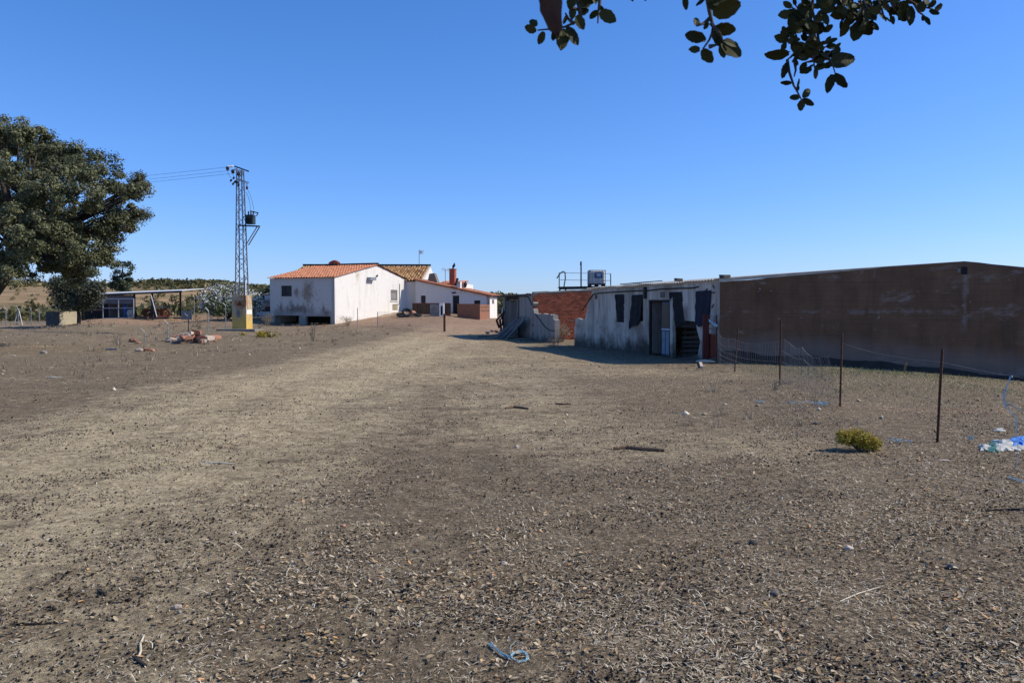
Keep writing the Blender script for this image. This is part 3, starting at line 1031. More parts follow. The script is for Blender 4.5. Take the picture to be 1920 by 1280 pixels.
# ------------------------------------------------------------------ ruined shed at the far end of the same line
ruin = empty('ruined_shed', fac3(19.5, 0), 'ruined shed with red brick cross wall and broken off white front wall', 'shed')
ux = fac(1000, 580)[0]
ul = fac(973, 580)[0]
ue = fac(947, 580)[0]
u_lw = fac(1040, 620)[0]
z_lw = fac(1020, 588)[1]
out = [(u_lw, -0.3), (ue + 0.1, -0.3), (ue + 0.1, 2.36), (fac(973, 556)[0], 2.42)]
outer = [(ul, -0.3), (ul, 2.40), (ux + 0.1, 2.42)] + rough_edge([(ux, 2.42), (ux + 0.12, 2.05), (ux - 0.1, 1.9), (ux + 0.08, 1.7), (ux - 0.08, z_lw + 0.15), (ux - 0.15, z_lw), (u_lw + 0.25, z_lw - 0.04), (u_lw + 0.2, z_lw - 0.25), (u_lw, z_lw - 0.30), (u_lw, -0.3)], 0.2, 0.03)
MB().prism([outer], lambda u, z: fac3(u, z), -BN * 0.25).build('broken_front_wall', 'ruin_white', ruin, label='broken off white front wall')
MB().frame_box(fac3(ue - 0.3, 2.16, 0.0), BD * (ul - ue + 0.28), -BN * 0.22, Vector((0, 0, 0.24))).build('lintel', 'dark_wood', ruin)
MB().frame_box(fac3(ue + 0.45, -0.3, 0.0), BD * -0.4, -BN * 0.25, Vector((0, 0, 2.6))).build('end_pier', 'ruin_white', ruin)
# plank door of separate boards
for k in range(5):
    q0 = ul + 0.16 + (ue - ul - 0.2) * k / 5
    q1 = ul + 0.16 + (ue - ul - 0.2) * (k + 0.93) / 5
    MB().frame_box(fac3(q0, -0.02, -0.03 - 0.015 * R.random()), BD * (q1 - q0), -BN * 0.03, Vector((0, 0, 2.13 + R.uniform(-0.05, 0.03)))).build('plank', 'grey_wood', ruin)
MB().frame_box(fac3(ul - 0.02, 0, 0.03), BD * 0.13, -BN * 0.14, Vector((0, 0, 2.38))).build('door_post', 'brown_wood', ruin)
# brick cross wall (individual bricks joined, mortar recessed)
RD = Vector((0.9601, 0.2796, 0))
RN = Vector((0.2796, -0.9601, 0))
rb0 = fac3(ux + 0.02, 0, -0.02)
WL, bz = 6.4, 0.095
MB().prism([[(0, -0.3), (WL, -0.3), (WL, 2.80), (0, 2.44)]], lambda a, z: rb0 + RD * a + Vector((0, 0, z)) - RN * 0.015, -RN * 0.2).build('mortar_core', 'mortar', ruin)
mb = MB()
for r_ in range(31):
    z = -0.25 + r_ * bz
    off = (r_ % 2) * 0.125
    a = -0.06 - off
    while a < WL:
        a1 = min(a + 0.24, WL)
        a0 = max(a, -0.05 + 0.05 * R.random())
        if z + bz < 2.42 + 0.0555 * a and a1 - a0 > 0.04 and R.random() > 0.006:
            mb.frame_box(rb0 + RD * a0 + Vector((0, 0, z)) + RN * R.uniform(-0.004, 0.006), RD * (a1 - a0 - 0.012), -RN * 0.06, Vector((0, 0, bz - 0.012)))
        a += 0.25
mb.build('brick_courses', 'brick', ruin, kind='stuff', label='bare red brick courses of the cross wall')
cap = [(k * 0.32, 2.44 + 0.0555 * k * 0.32) for k in range(21)]
mb = MB()
mb.prism([[(a, z - 0.02) for a, z in cap] + [(a, z + 0.055 + R.uniform(-0.02, 0.02)) for a, z in reversed(cap)]], lambda a, z: rb0 + RD * a + Vector((0, 0, z)) + RN * 0.02, -RN * 0.30)
mb.build('wall_coping', 'cement', ruin)
# the rest of the shed behind: rear wall and a flat rough roof
MB().frame_box(rb0 + RD * WL + Vector((0, 0, -0.3)), RD * 0.2, BD * 7.5, Vector((0, 0, 2.9))).build('rear_wall', 'ruin_white', ruin)
mb = MB()
o0 = rb0 + BD * 0.32 + Vector((0, 0, 2.34)) + RD * -0.15
mb.frame_box(o0, RD * (WL + 0.2), BD * (ue - ux + 2.0), Vector((0, 0, 0.08)))
mb.build('roof_slab', 'dark_concrete', ruin)
# hanging cable on the ruin
MB().tube([fac3(*fac(*p), 0.03) for p in ((953, 562), (962, 565), (969, 560), (975, 556), (990, 556), (994, 562), (999, 573))], 0.02, 5).build('hanging_cable', 'black_cable', label='black cable drooping across the ruined shed front', cat='cable')
MB().tube([fac3(*fac(*p), 0.03) for p in ((1004, 588), (1012, 598), (1022, 612), (1031, 619), (1040, 620))], 0.018, 5).build('fallen_cable', 'black_cable', label='black cable slanting down the low broken white wall', cat='cable')
# leaning corrugated sheets
for k, (pa, lab) in enumerate((((957, 982), 'leftmost grey corrugated sheet leaning on the ruined shed'), ((965, 987), 'front grey corrugated sheet leaning on the ruined shed'), ((973, 989), 'rightmost narrow grey corrugated sheet leaning on the ruined shed'))):
    u0 = fac(pa[0] + 6, 620)[0]
    wsh = 0.75 if k < 2 else 0.45
    p_base = fac3(u0 + 0.25, 0, 1.15 - 0.10 * k)
    p_base.z = gz(p_base.x, p_base.y)
    p_top = fac3(u0 - 1.0 - 0.10 * k, 1.22 + 0.03 * k, 0.06 + 0.05 * k)
    ln = p_top - p_base
    sd = BD * -1.0
    sd = (sd - ln * sd.dot(ln) / ln.length_squared).normalized()
    nn = ln.cross(sd).normalized()
    vs, fs = [], []
    nwv = 28
    for layer in (0, 1):
        for q in (0, 1):
            for i in range(nwv + 1):
                w = wsh * i / nwv
                vs.append(p_base + ln * q + sd * w + nn * (0.025 * math.sin(2 * math.pi * w / 0.16) + 0.008 * layer))
    m = 2 * (nwv + 1)
    for i in range(nwv):
        fs.append((i, i + 1, nwv + 2 + i, nwv + 1 + i))
        fs.append((m + i, m + nwv + 1 + i, m + nwv + 2 + i, m + i + 1))
        fs.append((nwv + 1 + i, nwv + 2 + i, m + nwv + 2 + i, m + nwv + 1 + i))
    MB().add(vs, fs, R.random()).build('corrugated_sheet', 'grey_sheet', label=lab, cat='metal sheet', group='sheets leaning on the ruined shed')
pm = gnd(985, 637)
MB().box(pm + Vector((0, 0, 0.05)), (0.9, 0.35, 0.05), -0.3, jit=0.02).build('fallen_board', 'grey_sheet', label='flat grey board lying at the foot of the leaning sheets', cat='board')
# loose timbers at the far end
tb = gnd(946, 624)
tim = empty('timber_rack', tb, 'tangle of dark slanting timbers at the far end of the ruined shed', 'timbers')
for (a, b, w) in (((931, 600), (947, 584), 0.10), ((931, 600), (936, 614), 0.09), ((937, 598), (940, 618), 0.09), ((943, 594), (942, 610), 0.08), ((940, 598), (950, 575), 0.08), ((947, 570), (947, 628), 0.12), ((952, 560), (951, 628), 0.14), ((944, 619), (948, 575), 0.09)):
    MB().beam(at(*a, 46.2 + R.uniform(-0.3, 0.3)), at(*b, 46.3 + R.uniform(-0.3, 0.3)), w).build('timber', 'dark_wood', tim)
MB().box(at(944.5, 583, 46.4), (0.22, 0.2, 0.30), 0.3, jit=0.02).build('tin_box', 'galvanised', tim)
for k, (px, py) in enumerate(((925, 622), (934, 624), (915, 626), (941, 621))):
    p = gnd(px, py)
    MB().box(p + Vector((0, 0, 0.06)), (0.3 + 0.1 * R.random(), 0.2, 0.14), R.uniform(0, 3), jit=0.05).build('dark_rock', 'dark_concrete', label=('dark stone lying second from right by the timbers', 'dark stone close to the foot of the slanting timbers', 'leftmost dark stone lying before the timbers', 'rightmost dark stone under the slanting timbers')[k], cat='stone', group='stones by the timbers')
p0, p1 = gnd(897, 633), gnd(950, 626)
MB().beam(p0 + Vector((0, 0, 0.04)), p1 + Vector((0, 0, 0.05)), 0.12, 0.06).build('pale_plank', 'grey_wood', label='long pale plank lying on the ground before the ruined shed', cat='plank')

# platform, railing and tank above the ruined shed
PD = 47.5
pf = empty('tank_platform', at(1092, 545, PD), 'dark steel platform with thin railing above the brick wall', 'platform')
def pfp(px, py, dd=0.0):
    return at(px, py, PD + dd)
MB().beam(pfp(1048, 541), pfp(1145, 539.3), 0.16, 0.12).build('front_beam', 'dark_metal', pf)
MB().beam(pfp(1048, 541, 2.0), pfp(1145, 539.3, 2.0), 0.16, 0.12).build('rear_beam', 'dark_metal', pf)
MB().frame_box(pfp(1049, 538.4), pfp(1145, 537) - pfp(1049, 538.4), Vector((0, 2.0, 0)), Vector((0, 0, 0.035))).build('deck', 'rust', pf)
for px in (1049.5, 1060.5, 1100, 1140):
    for dd in (0.05, 1.9):
        p = pfp(px, 541, dd)
        MB().beam(p, Vector((p.x, p.y, -0.2)), 0.10).build('leg', 'dark_metal', pf)
for (a, b) in (((1048.5, 540), (1048.5, 511)), ((1145, 538), (1145, 513))):
    MB().tube([pfp(*a), pfp(*b)], 0.03, 6).build('rail_post', 'dark_metal', pf)
MB().tube([pfp(1044, 522), pfp(1049, 514), pfp(1054, 509.6), pfp(1057, 509), pfp(1059.5, 511), pfp(1060, 522), pfp(1057, 540)], 0.035, 6).build('bent_handrail', 'dark_metal', pf)
for (ya, yb) in ((511.5, 513), (524.5, 526)):
    MB().tube([pfp(1050, ya), pfp(1145, yb)], 0.015, 5).build('rail', 'galvanised', pf)
MB().tube([pfp(1089.5, 538, 0.5), pfp(1089.5, 490, 0.5)], 0.045, 6).build('mast', 'dark_metal', pf)
MB().beam(pfp(1088.2, 497, 0.5), pfp(1089, 491, 0.5), 0.06).build('mast_bracket', 'dark_metal', pf)
# tank
tc = pfp(1118.3, 537, 0.95)
tc.z = pfp(1118, 537.4).z + 0.045
tank = empty('caged_water_tank', tc, 'white plastic tank in a wire cage standing on the steel platform', 'tank')
HW, HD, HH, PB = 0.49, 0.58, 0.80, 0.15
mb = MB()
bm_v = []
for (zz_, s) in ((PB, 0.94), (PB + 0.05, 1.0), (PB + HH - 0.07, 1.0), (PB + HH, 0.92)):
    for (sx, sy) in ((-1, -0.85), (-0.85, -1), (0.85, -1), (1, -0.85), (1, 0.85), (0.85, 1), (-0.85, 1), (-1, 0.85)):
        bm_v.append(tc + Vector((sx * (HW - 0.03) * s, sy * (HD - 0.03) * s, zz_)))
fs = [tuple(range(7, -1, -1)), tuple(24 + k for k in range(8))]
for j in range(3):
    for k in range(8):
        fs.append((j * 8 + k, j * 8 + (k + 1) % 8, j * 8 + 8 + (k + 1) % 8, j * 8 + 8 + k))
mb.add(bm_v, fs, 0.5)
mb.build('plastic_body', 'tank_plastic', tank)
mb = MB()
for k in range(6):
    x = -HW + 2 * HW * k / 5
    for y in (-HD, HD):
        mb.tube([tc + Vector((x, y, PB - 0.02)), tc + Vector((x, y, PB + HH + 0.02))], 0.012, 5)
for k in range(1, 6):
    y = -HD + 2 * HD * k / 6
    for x in (-HW, HW):
        mb.tube([tc + Vector((x, y, PB - 0.02)), tc + Vector((x, y, PB + HH + 0.02))], 0.012, 5)
for k in range(5):
    z = PB + (HH + 0.02) * k / 4
    ring = [(-HW, -HD), (HW, -HD), (HW, HD), (-HW, HD), (-HW, -HD)]
    mb.tube([tc + Vector((a, b, z)) for a, b in ring], 0.012, 5)
for y in (-0.2, 0.2):
    mb.tube([tc + Vector((-HW, y, PB + HH + 0.02)), tc + Vector((HW, y, PB + HH + 0.02))], 0.012, 5)
mb.build('wire_cage', 'galvanised', tank)
plt = tc + Vector((-0.03 + 0.02, -HD - 0.016, PB + 0.35))
lb = MB().frame_box(plt + Vector((-0.16, 0, 0)), Vector((0.44, 0, 0)), Vector((0, 0.008, 0)), Vector((0, 0, 0.36))).build('label_plate', 'label_blue', tank)
MB().frame_box(plt + Vector((-0.04, -0.006, 0.08)), Vector((0.24, 0, 0)), Vector((0, 0.005, 0)), Vector((0, 0, 0.20))).build('label_print', 'label_pale', lb)
mb = MB()
for x in (-0.42, 0, 0.42):
    mb.box(tc + Vector((x, 0, 0.045)), (0.14, 1.1, 0.085))
mb.box(tc + Vector((0, 0, 0.115)), (1.0, 1.16, 0.05))
mb.build('pallet_base', 'dark_wood', tank)
ua, ub = fac(1148, 540)[0], fac(1186, 537)[0]
zs = Z_EAVE + 0.06 + 0.45 / 7 * 0.58 + 0.05
MB().frame_box(K + BD * ub + ED * 0.3 + Vector((0, 0, zs)), BD * (ua - ub), ED * 0.8 + Vector((0, 0, 0.07)), Vector((0, 0, 0.03))).build('loose_sheet', 'ridge_dark', label='dark flat sheet lying on the left end of the barn roof', cat='metal sheet')

# ------------------------------------------------------------------ gate and wire fence beside the barn corner
gp = gnd(1319, 677)
gate = empty('yard_gate', gp, 'narrow rusty red gate with sheet panel at the barn corner', 'gate')
gd = 23.55
def gpt(px, py, dd=0.0):
    return at(px, py, gd + dd)
a = gpt(1324, 590)
MB().frame_box(Vector((a.x - 0.09, a.y - 0.06, gp.z - 0.1)), Vector((0.17, 0, 0)), Vector((0, 0.12, 0)), Vector((0, 0, a.z - gp.z + 0.1))).build('post', 'gate_red', gate)
for py in (591.5, 605, 616, 626, 673):
    MB().tube([gpt(1328, py, 0.02), gpt(1343, py - 0.6, -0.35)], 0.018, 6).build('rail', 'galvanised', gate)
MB().tube([gpt(1343.5, 590, -0.36), gpt(1343.5, 676, -0.36)], 0.022, 6).build('stile', 'rust', gate)
b0, b1 = gpt(1328.5, 672, 0.03), gpt(1342.5, 671, -0.33)
nb = 5
for k in range(nb):
    q = b0.lerp(b1, k / nb)
    q2 = b0.lerp(b1, (k + 0.94) / nb)
    MB().frame_box(q, q2 - q, Vector((0.012, 0.03, 0)), Vector((0, 0, gpt(1330, 627).z - q.z))).build('panel_board', 'rust_red', gate)
mb = MB()
for k in range(5):
    j = [R.uniform(-1, 1) for _ in range(4)]
    mb.tube([gpt(1329, 598 + k, -0.05), gpt(1333 + j[0], 602 + k + j[1], -0.12), gpt(1338 + j[2], 606 + k, -0.30), gpt(1345 + 1.5 * j[3], 609.5 + 0.6 * k, -0.42)], 0.013, 5)
mb.build('twine_bundle', 'blue_twine', label='pale blue twine tied across the top of the red gate', cat='twine')
p = gnd(1323, 681)
def rock(name, p, r, mat, label, cat, group=None, parent=None, seed=0, squash=0.6):
    rr = random.Random(seed)
    bm = bmesh.new()
    bmesh.ops.create_icosphere(bm, subdivisions=2, radius=1.0)
    off = Vector((rr.uniform(0, 50), rr.uniform(0, 50), rr.uniform(0, 50)))
    from mathutils import noise as mn
    vs = []
    for v in bm.verts:
        k = 1 + 0.45 * mn.noise(v.co * 1.1 + off) + 0.2 * mn.noise(v.co * 2.7 + off)
        c = v.co * k
        vs.append(Vector(p) + Vector((c.x * r[0], c.y * r[1], c.z * r[2] + r[2] * squash)))
    fs = [[v.index for v in f.verts] for f in bm.faces]
    bm.free()
    return MB().add(vs, fs).build(name, mat, parent, label=label, cat=cat, group=group)


rock('sand_heap', gnd(1322, 680), (0.30, 0.22, 0.06), 'sand', 'low pale heap of sand at the foot of the red gate', 'sand heap', seed=3)
rock('weedy_stone', gnd(1398, 668), (0.35, 0.3, 0.16), 'stone', 'rounded weedy stone at the foot of the brown wall', 'stone', seed=4)
MB().beam(gnd(1313, 681) + Vector((0, 0, 0.03)), gnd(1316, 690) + Vector((0, 0, 0.03)), 0.08, 0.05).build('white_stick', 'rubble_pale', label='short white stick lying before the red gate', cat='stick')

posts = []
fence_spec = (((1377, 697), (1384, 615), 'leaning thin rusty fence post nearest the red gate'),
              ((1462, 722), (1464, 599), 'rusty fence post second from the red gate'),
              ((1575, 762), (1579, 624), 'rusty fence post behind the yellow green bush'),
              ((1757, 829), (1767, 654), 'nearest rusty fence post right of the yellow green bush'))
for (bp, tp, lab) in fence_spec:
    b = gnd(*bp)
    t_ = at(*tp, b.y + 0.02)
    o = MB().tube([b - Vector((0, 0, 0.15)), b.lerp(t_, 0.5), t_], [0.017, 0.016, 0.016], 6)
    nd = int((t_ - b).length / 0.07)
    for k in range(nd):
        q = b.lerp(t_, (k + 0.5) / nd)
        o.lathe(q, [(0.0165, -0.008), (0.0205, 0), (0.0165, 0.008)], t_ - b, 6)
    ob = o.build('fence_post', 'rust', label=lab, cat='fence post', group='rusty fence posts on the right')
    posts.append((b, t_))
# next post of the same line, beyond the right edge of the picture
b = Vector((5.25, 6.4, gz(5.25, 6.4)))
MB().tube([b - Vector((0, 0, 0.15)), b + Vector((0.03, 0, 1.15))], 0.017, 6).build('fence_post', 'rust', label='rusty fence post just beyond the right edge', cat='fence post', group='rusty fence posts on the right')
posts.append((b, b + Vector((0.03, 0, 1.15))))
# woven wire mesh, sagging towards the camera
gA = gpt(1344, 676, -0.36)
gA.z = gz(gA.x, gA.y)
chain = [(gA, 0.97, 0.02), (posts[0][0], 0.88, 0.02), (posts[1][0], 0.98, 0.02), (posts[2][0].lerp(posts[1][0], 0.5), 0.9, 0.02), (posts[2][0], 0.86, 0.0)]
mesh_root = empty('wire_mesh_fence', gA, 'sagging woven wire mesh strung between the rusty posts before the brown wall', 'wire fence')
def mesh_pt(s, q):
    k = min(int(s), len(chain) - 2)
    f = s - k
    (pa, ha, la), (pb, hb, lb_) = chain[k], chain[k + 1]
    p = pa.lerp(pb, f)
    h = ha + (hb - ha) * f - 0.10 * math.sin(math.pi * f)
    g = gz(p.x, p.y)
    lean = 0.10 * q * math.sin(s * 2.2) + (0.08 * max(0, s - 2.2) * q)
    return Vector((p.x - lean, p.y - 0.25 * lean, g + 0.03 + (h - 0.03) * q))
smax = len(chain) - 1
mb = MB()
for q in (0.0, 0.16, 0.32, 0.5, 0.74, 1.0):
    pts = [mesh_pt(smax * k / 60 * 0.9999, q) + Vector((R.uniform(-1, 1), 0, R.uniform(-1, 1))) * 0.008 for k in range(61)]
    mb.tube(pts, 0.0030, 4)
mb.build('strand', 'wire', mesh_root)
mb = MB()
for k in range(105):
    s = smax * k / 105
    mb.tube([mesh_pt(s, 0), mesh_pt(s + 0.005, 0.5) + Vector((0.01, 0, 0)), mesh_pt(s + 0.02 * math.sin(k), 1)], 0.0024, 4)
mb.build('stay_wires', 'wire', mesh_root, kind='stuff')
# top wires between the nearer posts
mb = MB()
for q in (0.86, 0.45):
    pts = []
    for (pa, pb) in ((posts[2], posts[3]), (posts[3], posts[4])):
        for k in range(9):
            f = k / 8
            p = pa[0].lerp(pa[1], q).lerp(pb[0].lerp(pb[1], q), f)
            pts.append(p - Vector((0, 0, 0.05 * math.sin(math.pi * f))))
    mb.tube(pts, 0.0016, 4)
mb.build('fence_wire', 'wire', label='thin slack wires running to the nearest rusty post', cat='wire')

# ------------------------------------------------------------------ white house with orange roof
def wall_with(name, mat, parent, O, D, N, outline, holes=(), thick=0.3, label=None):
    return MB().prism([outline] + list(holes), lambda u, z: Vector((O[0] + D[0] * u, O[1] + D[1] * u, z)), -N * thick).build(name, mat, parent, label=label)


def tile_roof(name, mat, parent, e0, e1, r0, r1, pitch=0.24, course=0.40, amp=0.038, label=None):
    """curved tiles: columns run from the eave e0-e1 up to the ridge r0-r1; every course overlaps the one below it"""
    e0, e1, r0, r1 = Vector(e0), Vector(e1), Vector(r0), Vector(r1)
    ncol = max(2, int((e1 - e0).length / pitch))
    nrow = max(2, int((r0 - e0).length / course))
    nrm = (e1 - e0).cross(r0 - e0).normalized()
    if nrm.z < 0:
        nrm = -nrm
    mb = MB()
    seg = 6
    for j in range(nrow):
        for i in range(ncol):
            vs = []
            ji = R.uniform(-0.006, 0.012)
            for (q, lift) in ((j / nrow, 0.035), (min(1, (j + 1.12) / nrow), 0.0)):
                a, b = e0.lerp(r0, q), e1.lerp(r1, q)
                for k in range(seg + 1):
                    p = (i + k / seg) / ncol
                    vs.append(a.lerp(b, p) + nrm * (amp * math.sin(math.pi * 2 * (k / seg) - math.pi / 2) + lift + ji + amp))
            fs = [(k, k + 1, seg + 2 + k, seg + 1 + k) for k in range(seg)]
            low = [v - nrm * 0.03 for v in vs[:seg + 1]]
            n0 = len(vs)
            vs += low
            fs += [(k, n0 + k, n0 + k + 1, k + 1) for k in range(seg)]
            mb.add(vs, fs)
    return mb.build(name, mat, parent, kind='stuff', label=label)


C0 = at(628, 608, 62.0)
C0.z = 0
GD = Vector((0.358, 0.934, 0))             # along the gable, away from the camera
GN = Vector((0.934, -0.358, 0))            # outward normal of the gable (sunny side)
LD = Vector((-0.934, 0.358, 0))            # along the shaded front
LN = Vector((-0.358, -0.934, 0))
GL, LL, HE, HR = 12.85, 6.2, 4.08, 5.36
house = empty('white_house', Vector((C0.x, C0.y, gz(C0.x, C0.y))), 'large white house with orange tiled roof and stained shaded front', 'house')
def gab(px, py):
    return wall_uz(px, py, C0, GD)
def frn(px, py):
    return wall_uz(px, py, C0, LD)
def rect(fn, x0, y0, x1, y1):
    xm, ym = (x0 + x1) / 2, (y0 + y1) / 2
    ua, ub = sorted((fn(x0, ym)[0], fn(x1, ym)[0]))
    za, zb = fn(xm, y1)[1], fn(xm, y0)[1]
    return ua, za, ub, zb
def rc(r):
    return [(r[0], r[1]), (r[2], r[1]), (r[2], r[3]), (r[0], r[3])]

c_st = [C0 + LD * frn(*p)[0] + Vector((0, 0, frn(*p)[1])) for p in ((577, 549), (556, 549), (527, 580), (546, 580), (553, 580), (610, 585))]
whitewash('shaded_front_white', (0.60, 0.57, 0.52), (0.36, 0.35, 0.33), (0.40, 0.345, 0.27), (0.22, 0.21, 0.18), 0.5, (0.62, 0.7), (0.95, 1.75), (0.55, 0.78),  # base white lowered to paint in this wall's shade; it is dirtier too
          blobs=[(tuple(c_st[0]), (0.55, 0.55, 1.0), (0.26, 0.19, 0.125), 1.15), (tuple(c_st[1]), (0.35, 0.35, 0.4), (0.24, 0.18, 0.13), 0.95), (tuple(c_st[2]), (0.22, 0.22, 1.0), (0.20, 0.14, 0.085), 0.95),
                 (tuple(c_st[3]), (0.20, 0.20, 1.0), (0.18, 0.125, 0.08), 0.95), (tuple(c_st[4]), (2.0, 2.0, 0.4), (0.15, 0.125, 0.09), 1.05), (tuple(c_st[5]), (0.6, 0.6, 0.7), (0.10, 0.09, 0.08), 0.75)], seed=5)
w1 = rect(frn, 527, 535.5, 547, 555.5)
o1 = rect(frn, 515, 591.5, 560.5, 611)
o2 = rect(frn, 573, 593, 619.5, 613)
wall_with('front_wall', 'shaded_front_white', house, C0, LD, LN, [(0.001, -0.5), (LL, -0.5), (LL, HE), (0.001, HE)], [rc(w1), rc(o1), rc(o2)], label='shaded white front with dark stains')
w2 = rect(gab, 732.5, 543.5, 745, 563.5)
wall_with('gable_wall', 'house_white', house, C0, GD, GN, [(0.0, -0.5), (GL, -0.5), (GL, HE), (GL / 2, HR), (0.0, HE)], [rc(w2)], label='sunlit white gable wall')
B0 = C0 + LD * LL
wall_with('far_gable_wall', 'house_white', house, B0, GD, -GN, [(0.31, -0.5), (GL, -0.5), (GL, HE), (GL / 2, HR), (0.31, HE)])
G0 = C0 + GD * GL
wall_with('rear_wall', 'house_white', house, G0, LD, -LN, [(0.31, -0.5), (LL, -0.5), (LL, HE - 0.05), (0.31, HE - 0.05)])
MB().frame_box(C0 + LD * 0.31 + GD * 0.4 + Vector((0, 0, 1.7)), LD * (LL - 0.7), GD * (GL - 0.8), Vector((0, 0, 0.12))).build('inner_floor', 'dark_wood', house)
MB().frame_box(C0 + LD * 0.31 + GD * 3.0 + Vector((0, 0, -0.4)), LD * (LL - 0.7), GD * 0.15, Vector((0, 0, 4.2))).build('inner_wall', 'dark_wood', house)  # near-black colour paints the gloom seen through the low openings
# window with two dark panes
def l3(u, z, out=0.0):
    return C0 + LD * u + LN * out + Vector((0, 0, z))
def g3(u, z, out=0.0):
    return C0 + GD * u + GN * out + Vector((0, 0, z))
wf = MB()
ww, hh_ = w1[2] - w1[0], w1[3] - w1[1]
for f in (0.0, 0.62, 0.93):
    wf.frame_box(l3(w1[0] + ww * f, w1[1], -0.10), LD * 0.07 * ww, -LN * 0.05, Vector((0, 0, hh_)))
for f in (0.0, 0.93):
    wf.frame_box(l3(w1[0] + ww * 0.072, w1[1] + hh_ * f, -0.103), LD * ww * 0.855, -LN * 0.045, Vector((0, 0, hh_ * 0.07)))
win = wf.build('window', 'dark_wood', house)
MB().frame_box(l3(w1[0] + ww * 0.07, w1[1] + hh_ * 0.07, -0.12), LD * ww * 0.55, -LN * 0.01, Vector((0, 0, hh_ * 0.86))).build('pane', 'dark_glass', win)
MB().frame_box(l3(w1[0] + ww * 0.69, w1[1] + hh_ * 0.07, -0.12), LD * ww * 0.24, -LN * 0.01, Vector((0, 0, hh_ * 0.86))).build('pane', 'dark_glass', win)
MB().frame_box(l3(w1[0] - 0.08, w1[1] - 0.06, 0.05), LD * (ww + 0.16), -LN * 0.14, Vector((0, 0, 0.058))).build('window_sill', 'shaded_front_white', house)
# shuttered window on the gable
gw, gh = w2[2] - w2[0], w2[3] - w2[1]
sh = MB().frame_box(g3(w2[0] + 0.02, w2[1] + 0.02, -0.06), GD * (gw - 0.04), -GN * 0.04, Vector((0, 0, gh - 0.04))).build('shutter', 'grey_shutter', house)
for k in range(7):
    MB().frame_box(g3(w2[0] + 0.08, w2[1] + 0.06 + k * (gh - 0.1) / 7, -0.05), GD * (gw - 0.16), -GN * 0.012, Vector((0, 0, (gh - 0.1) / 7 * 0.75))).build('slat', 'grey_shutter', sh)
MB().frame_box(g3(w2[0] - 0.1, w2[1] - 0.09, 0.07), GD * (gw + 0.2), -GN * 0.16, Vector((0, 0, 0.088))).build('window_sill', 'house_white', house)
MB().tube([g3(*gab(749, 532), 0.03), g3(*gab(748.5, 560), 0.03), g3(*gab(748.5, 570), 0.03), g3(*gab(737, 571), 0.03)], 0.035, 6).build('drain_pipe', 'cement', house)
MB().frame_box(g3(*gab(736, 581), 0.03), GD * 0.9, -GN * 0.05, Vector((0, 0, 0.5))).build('meter_niche', 'pale_concrete', house)
lu = rect(gab, 688, 520, 699, 525.5)
MB().frame_box(g3(lu[0], lu[1], 0.35), GD * (lu[2] - lu[0]), -GN * 0.348, Vector((0, 0, lu[3] - lu[1]))).build('wall_lamp', 'galvanised', house)
MB().beam(g3(*gab(704.5, 519), 0.1), g3(*gab(706, 515.5), 0.1), 0.09).build('wall_bracket', 'dark_metal', house)
# roofs
ov = 0.22
sl1 = (HR - HE) / (GL / 2)
e0 = C0 - LD * 0.15 - GD * ov + Vector((0, 0, HE - sl1 * ov + 0.03))
e1 = B0 + LD * 0.1 - GD * ov + Vector((0, 0, HE - sl1 * ov + 0.03))
r0 = C0 - LD * 0.15 + GD * (GL / 2) + Vector((0, 0, HR + 0.03))
r1 = B0 + LD * 0.1 + GD * (GL / 2) + Vector((0, 0, HR + 0.03))
tile_roof('roof_tiles', 'orange_tile', house, e0, e1, r0, r1, label='orange clay tiles of the front slope')
f0 = G0 - LD * 0.15 + GD * ov + Vector((0, 0, HE - sl1 * ov + 0.03))
f1 = G0 + LD * (LL + 0.1) + GD * ov + Vector((0, 0, HE - sl1 * ov + 0.03))
tile_roof('roof_tiles', 'orange_tile', house, f0, f1, r0, r1, 0.6, 1.0, label='orange clay tiles of the rear slope')
MB().beam(r0 + Vector((0, 0, 0.12)), r1 + Vector((0, 0, 0.12)), 0.30, 0.13).build('ridge_cap', 'ridge_dark', house)  # near-black colour draws the shadow line along the ridge
ch = at(627, 497, 69.4)
mb = MB()
mb.tube([ch + LD * k * 0.16 + Vector((0, 0, 0.05 + 0.24 * math.sin(math.pi * (k + 3.5) / 7))) for k in range(-3, 4)], 0.16, 8)
mb.build('chimney_cowl', 'red_brick', house)
# sandy ramp along the gable
mb = MB()
prof = [(3.3, gz(*(C0 + GD * 3.3).xy) - 0.05), (13.2, gz(*(C0 + GD * 13.2).xy) - 0.1), (13.2, 1.42), (10.5, 1.36), (7.6, 1.12), (5.4, 0.78), (4.1, 0.50)]
pts = rough_edge(prof + [prof[0]], 0.5, 0.03)[:-1]
mb.prism([pts], lambda u, z: C0 + GD * u + GN * 0.02 + Vector((0, 0, z)), GN * 0.7)
mb.build('sand_ramp', 'sand', label='pale sandy ramp banked against the sunlit gable', cat='ramp')

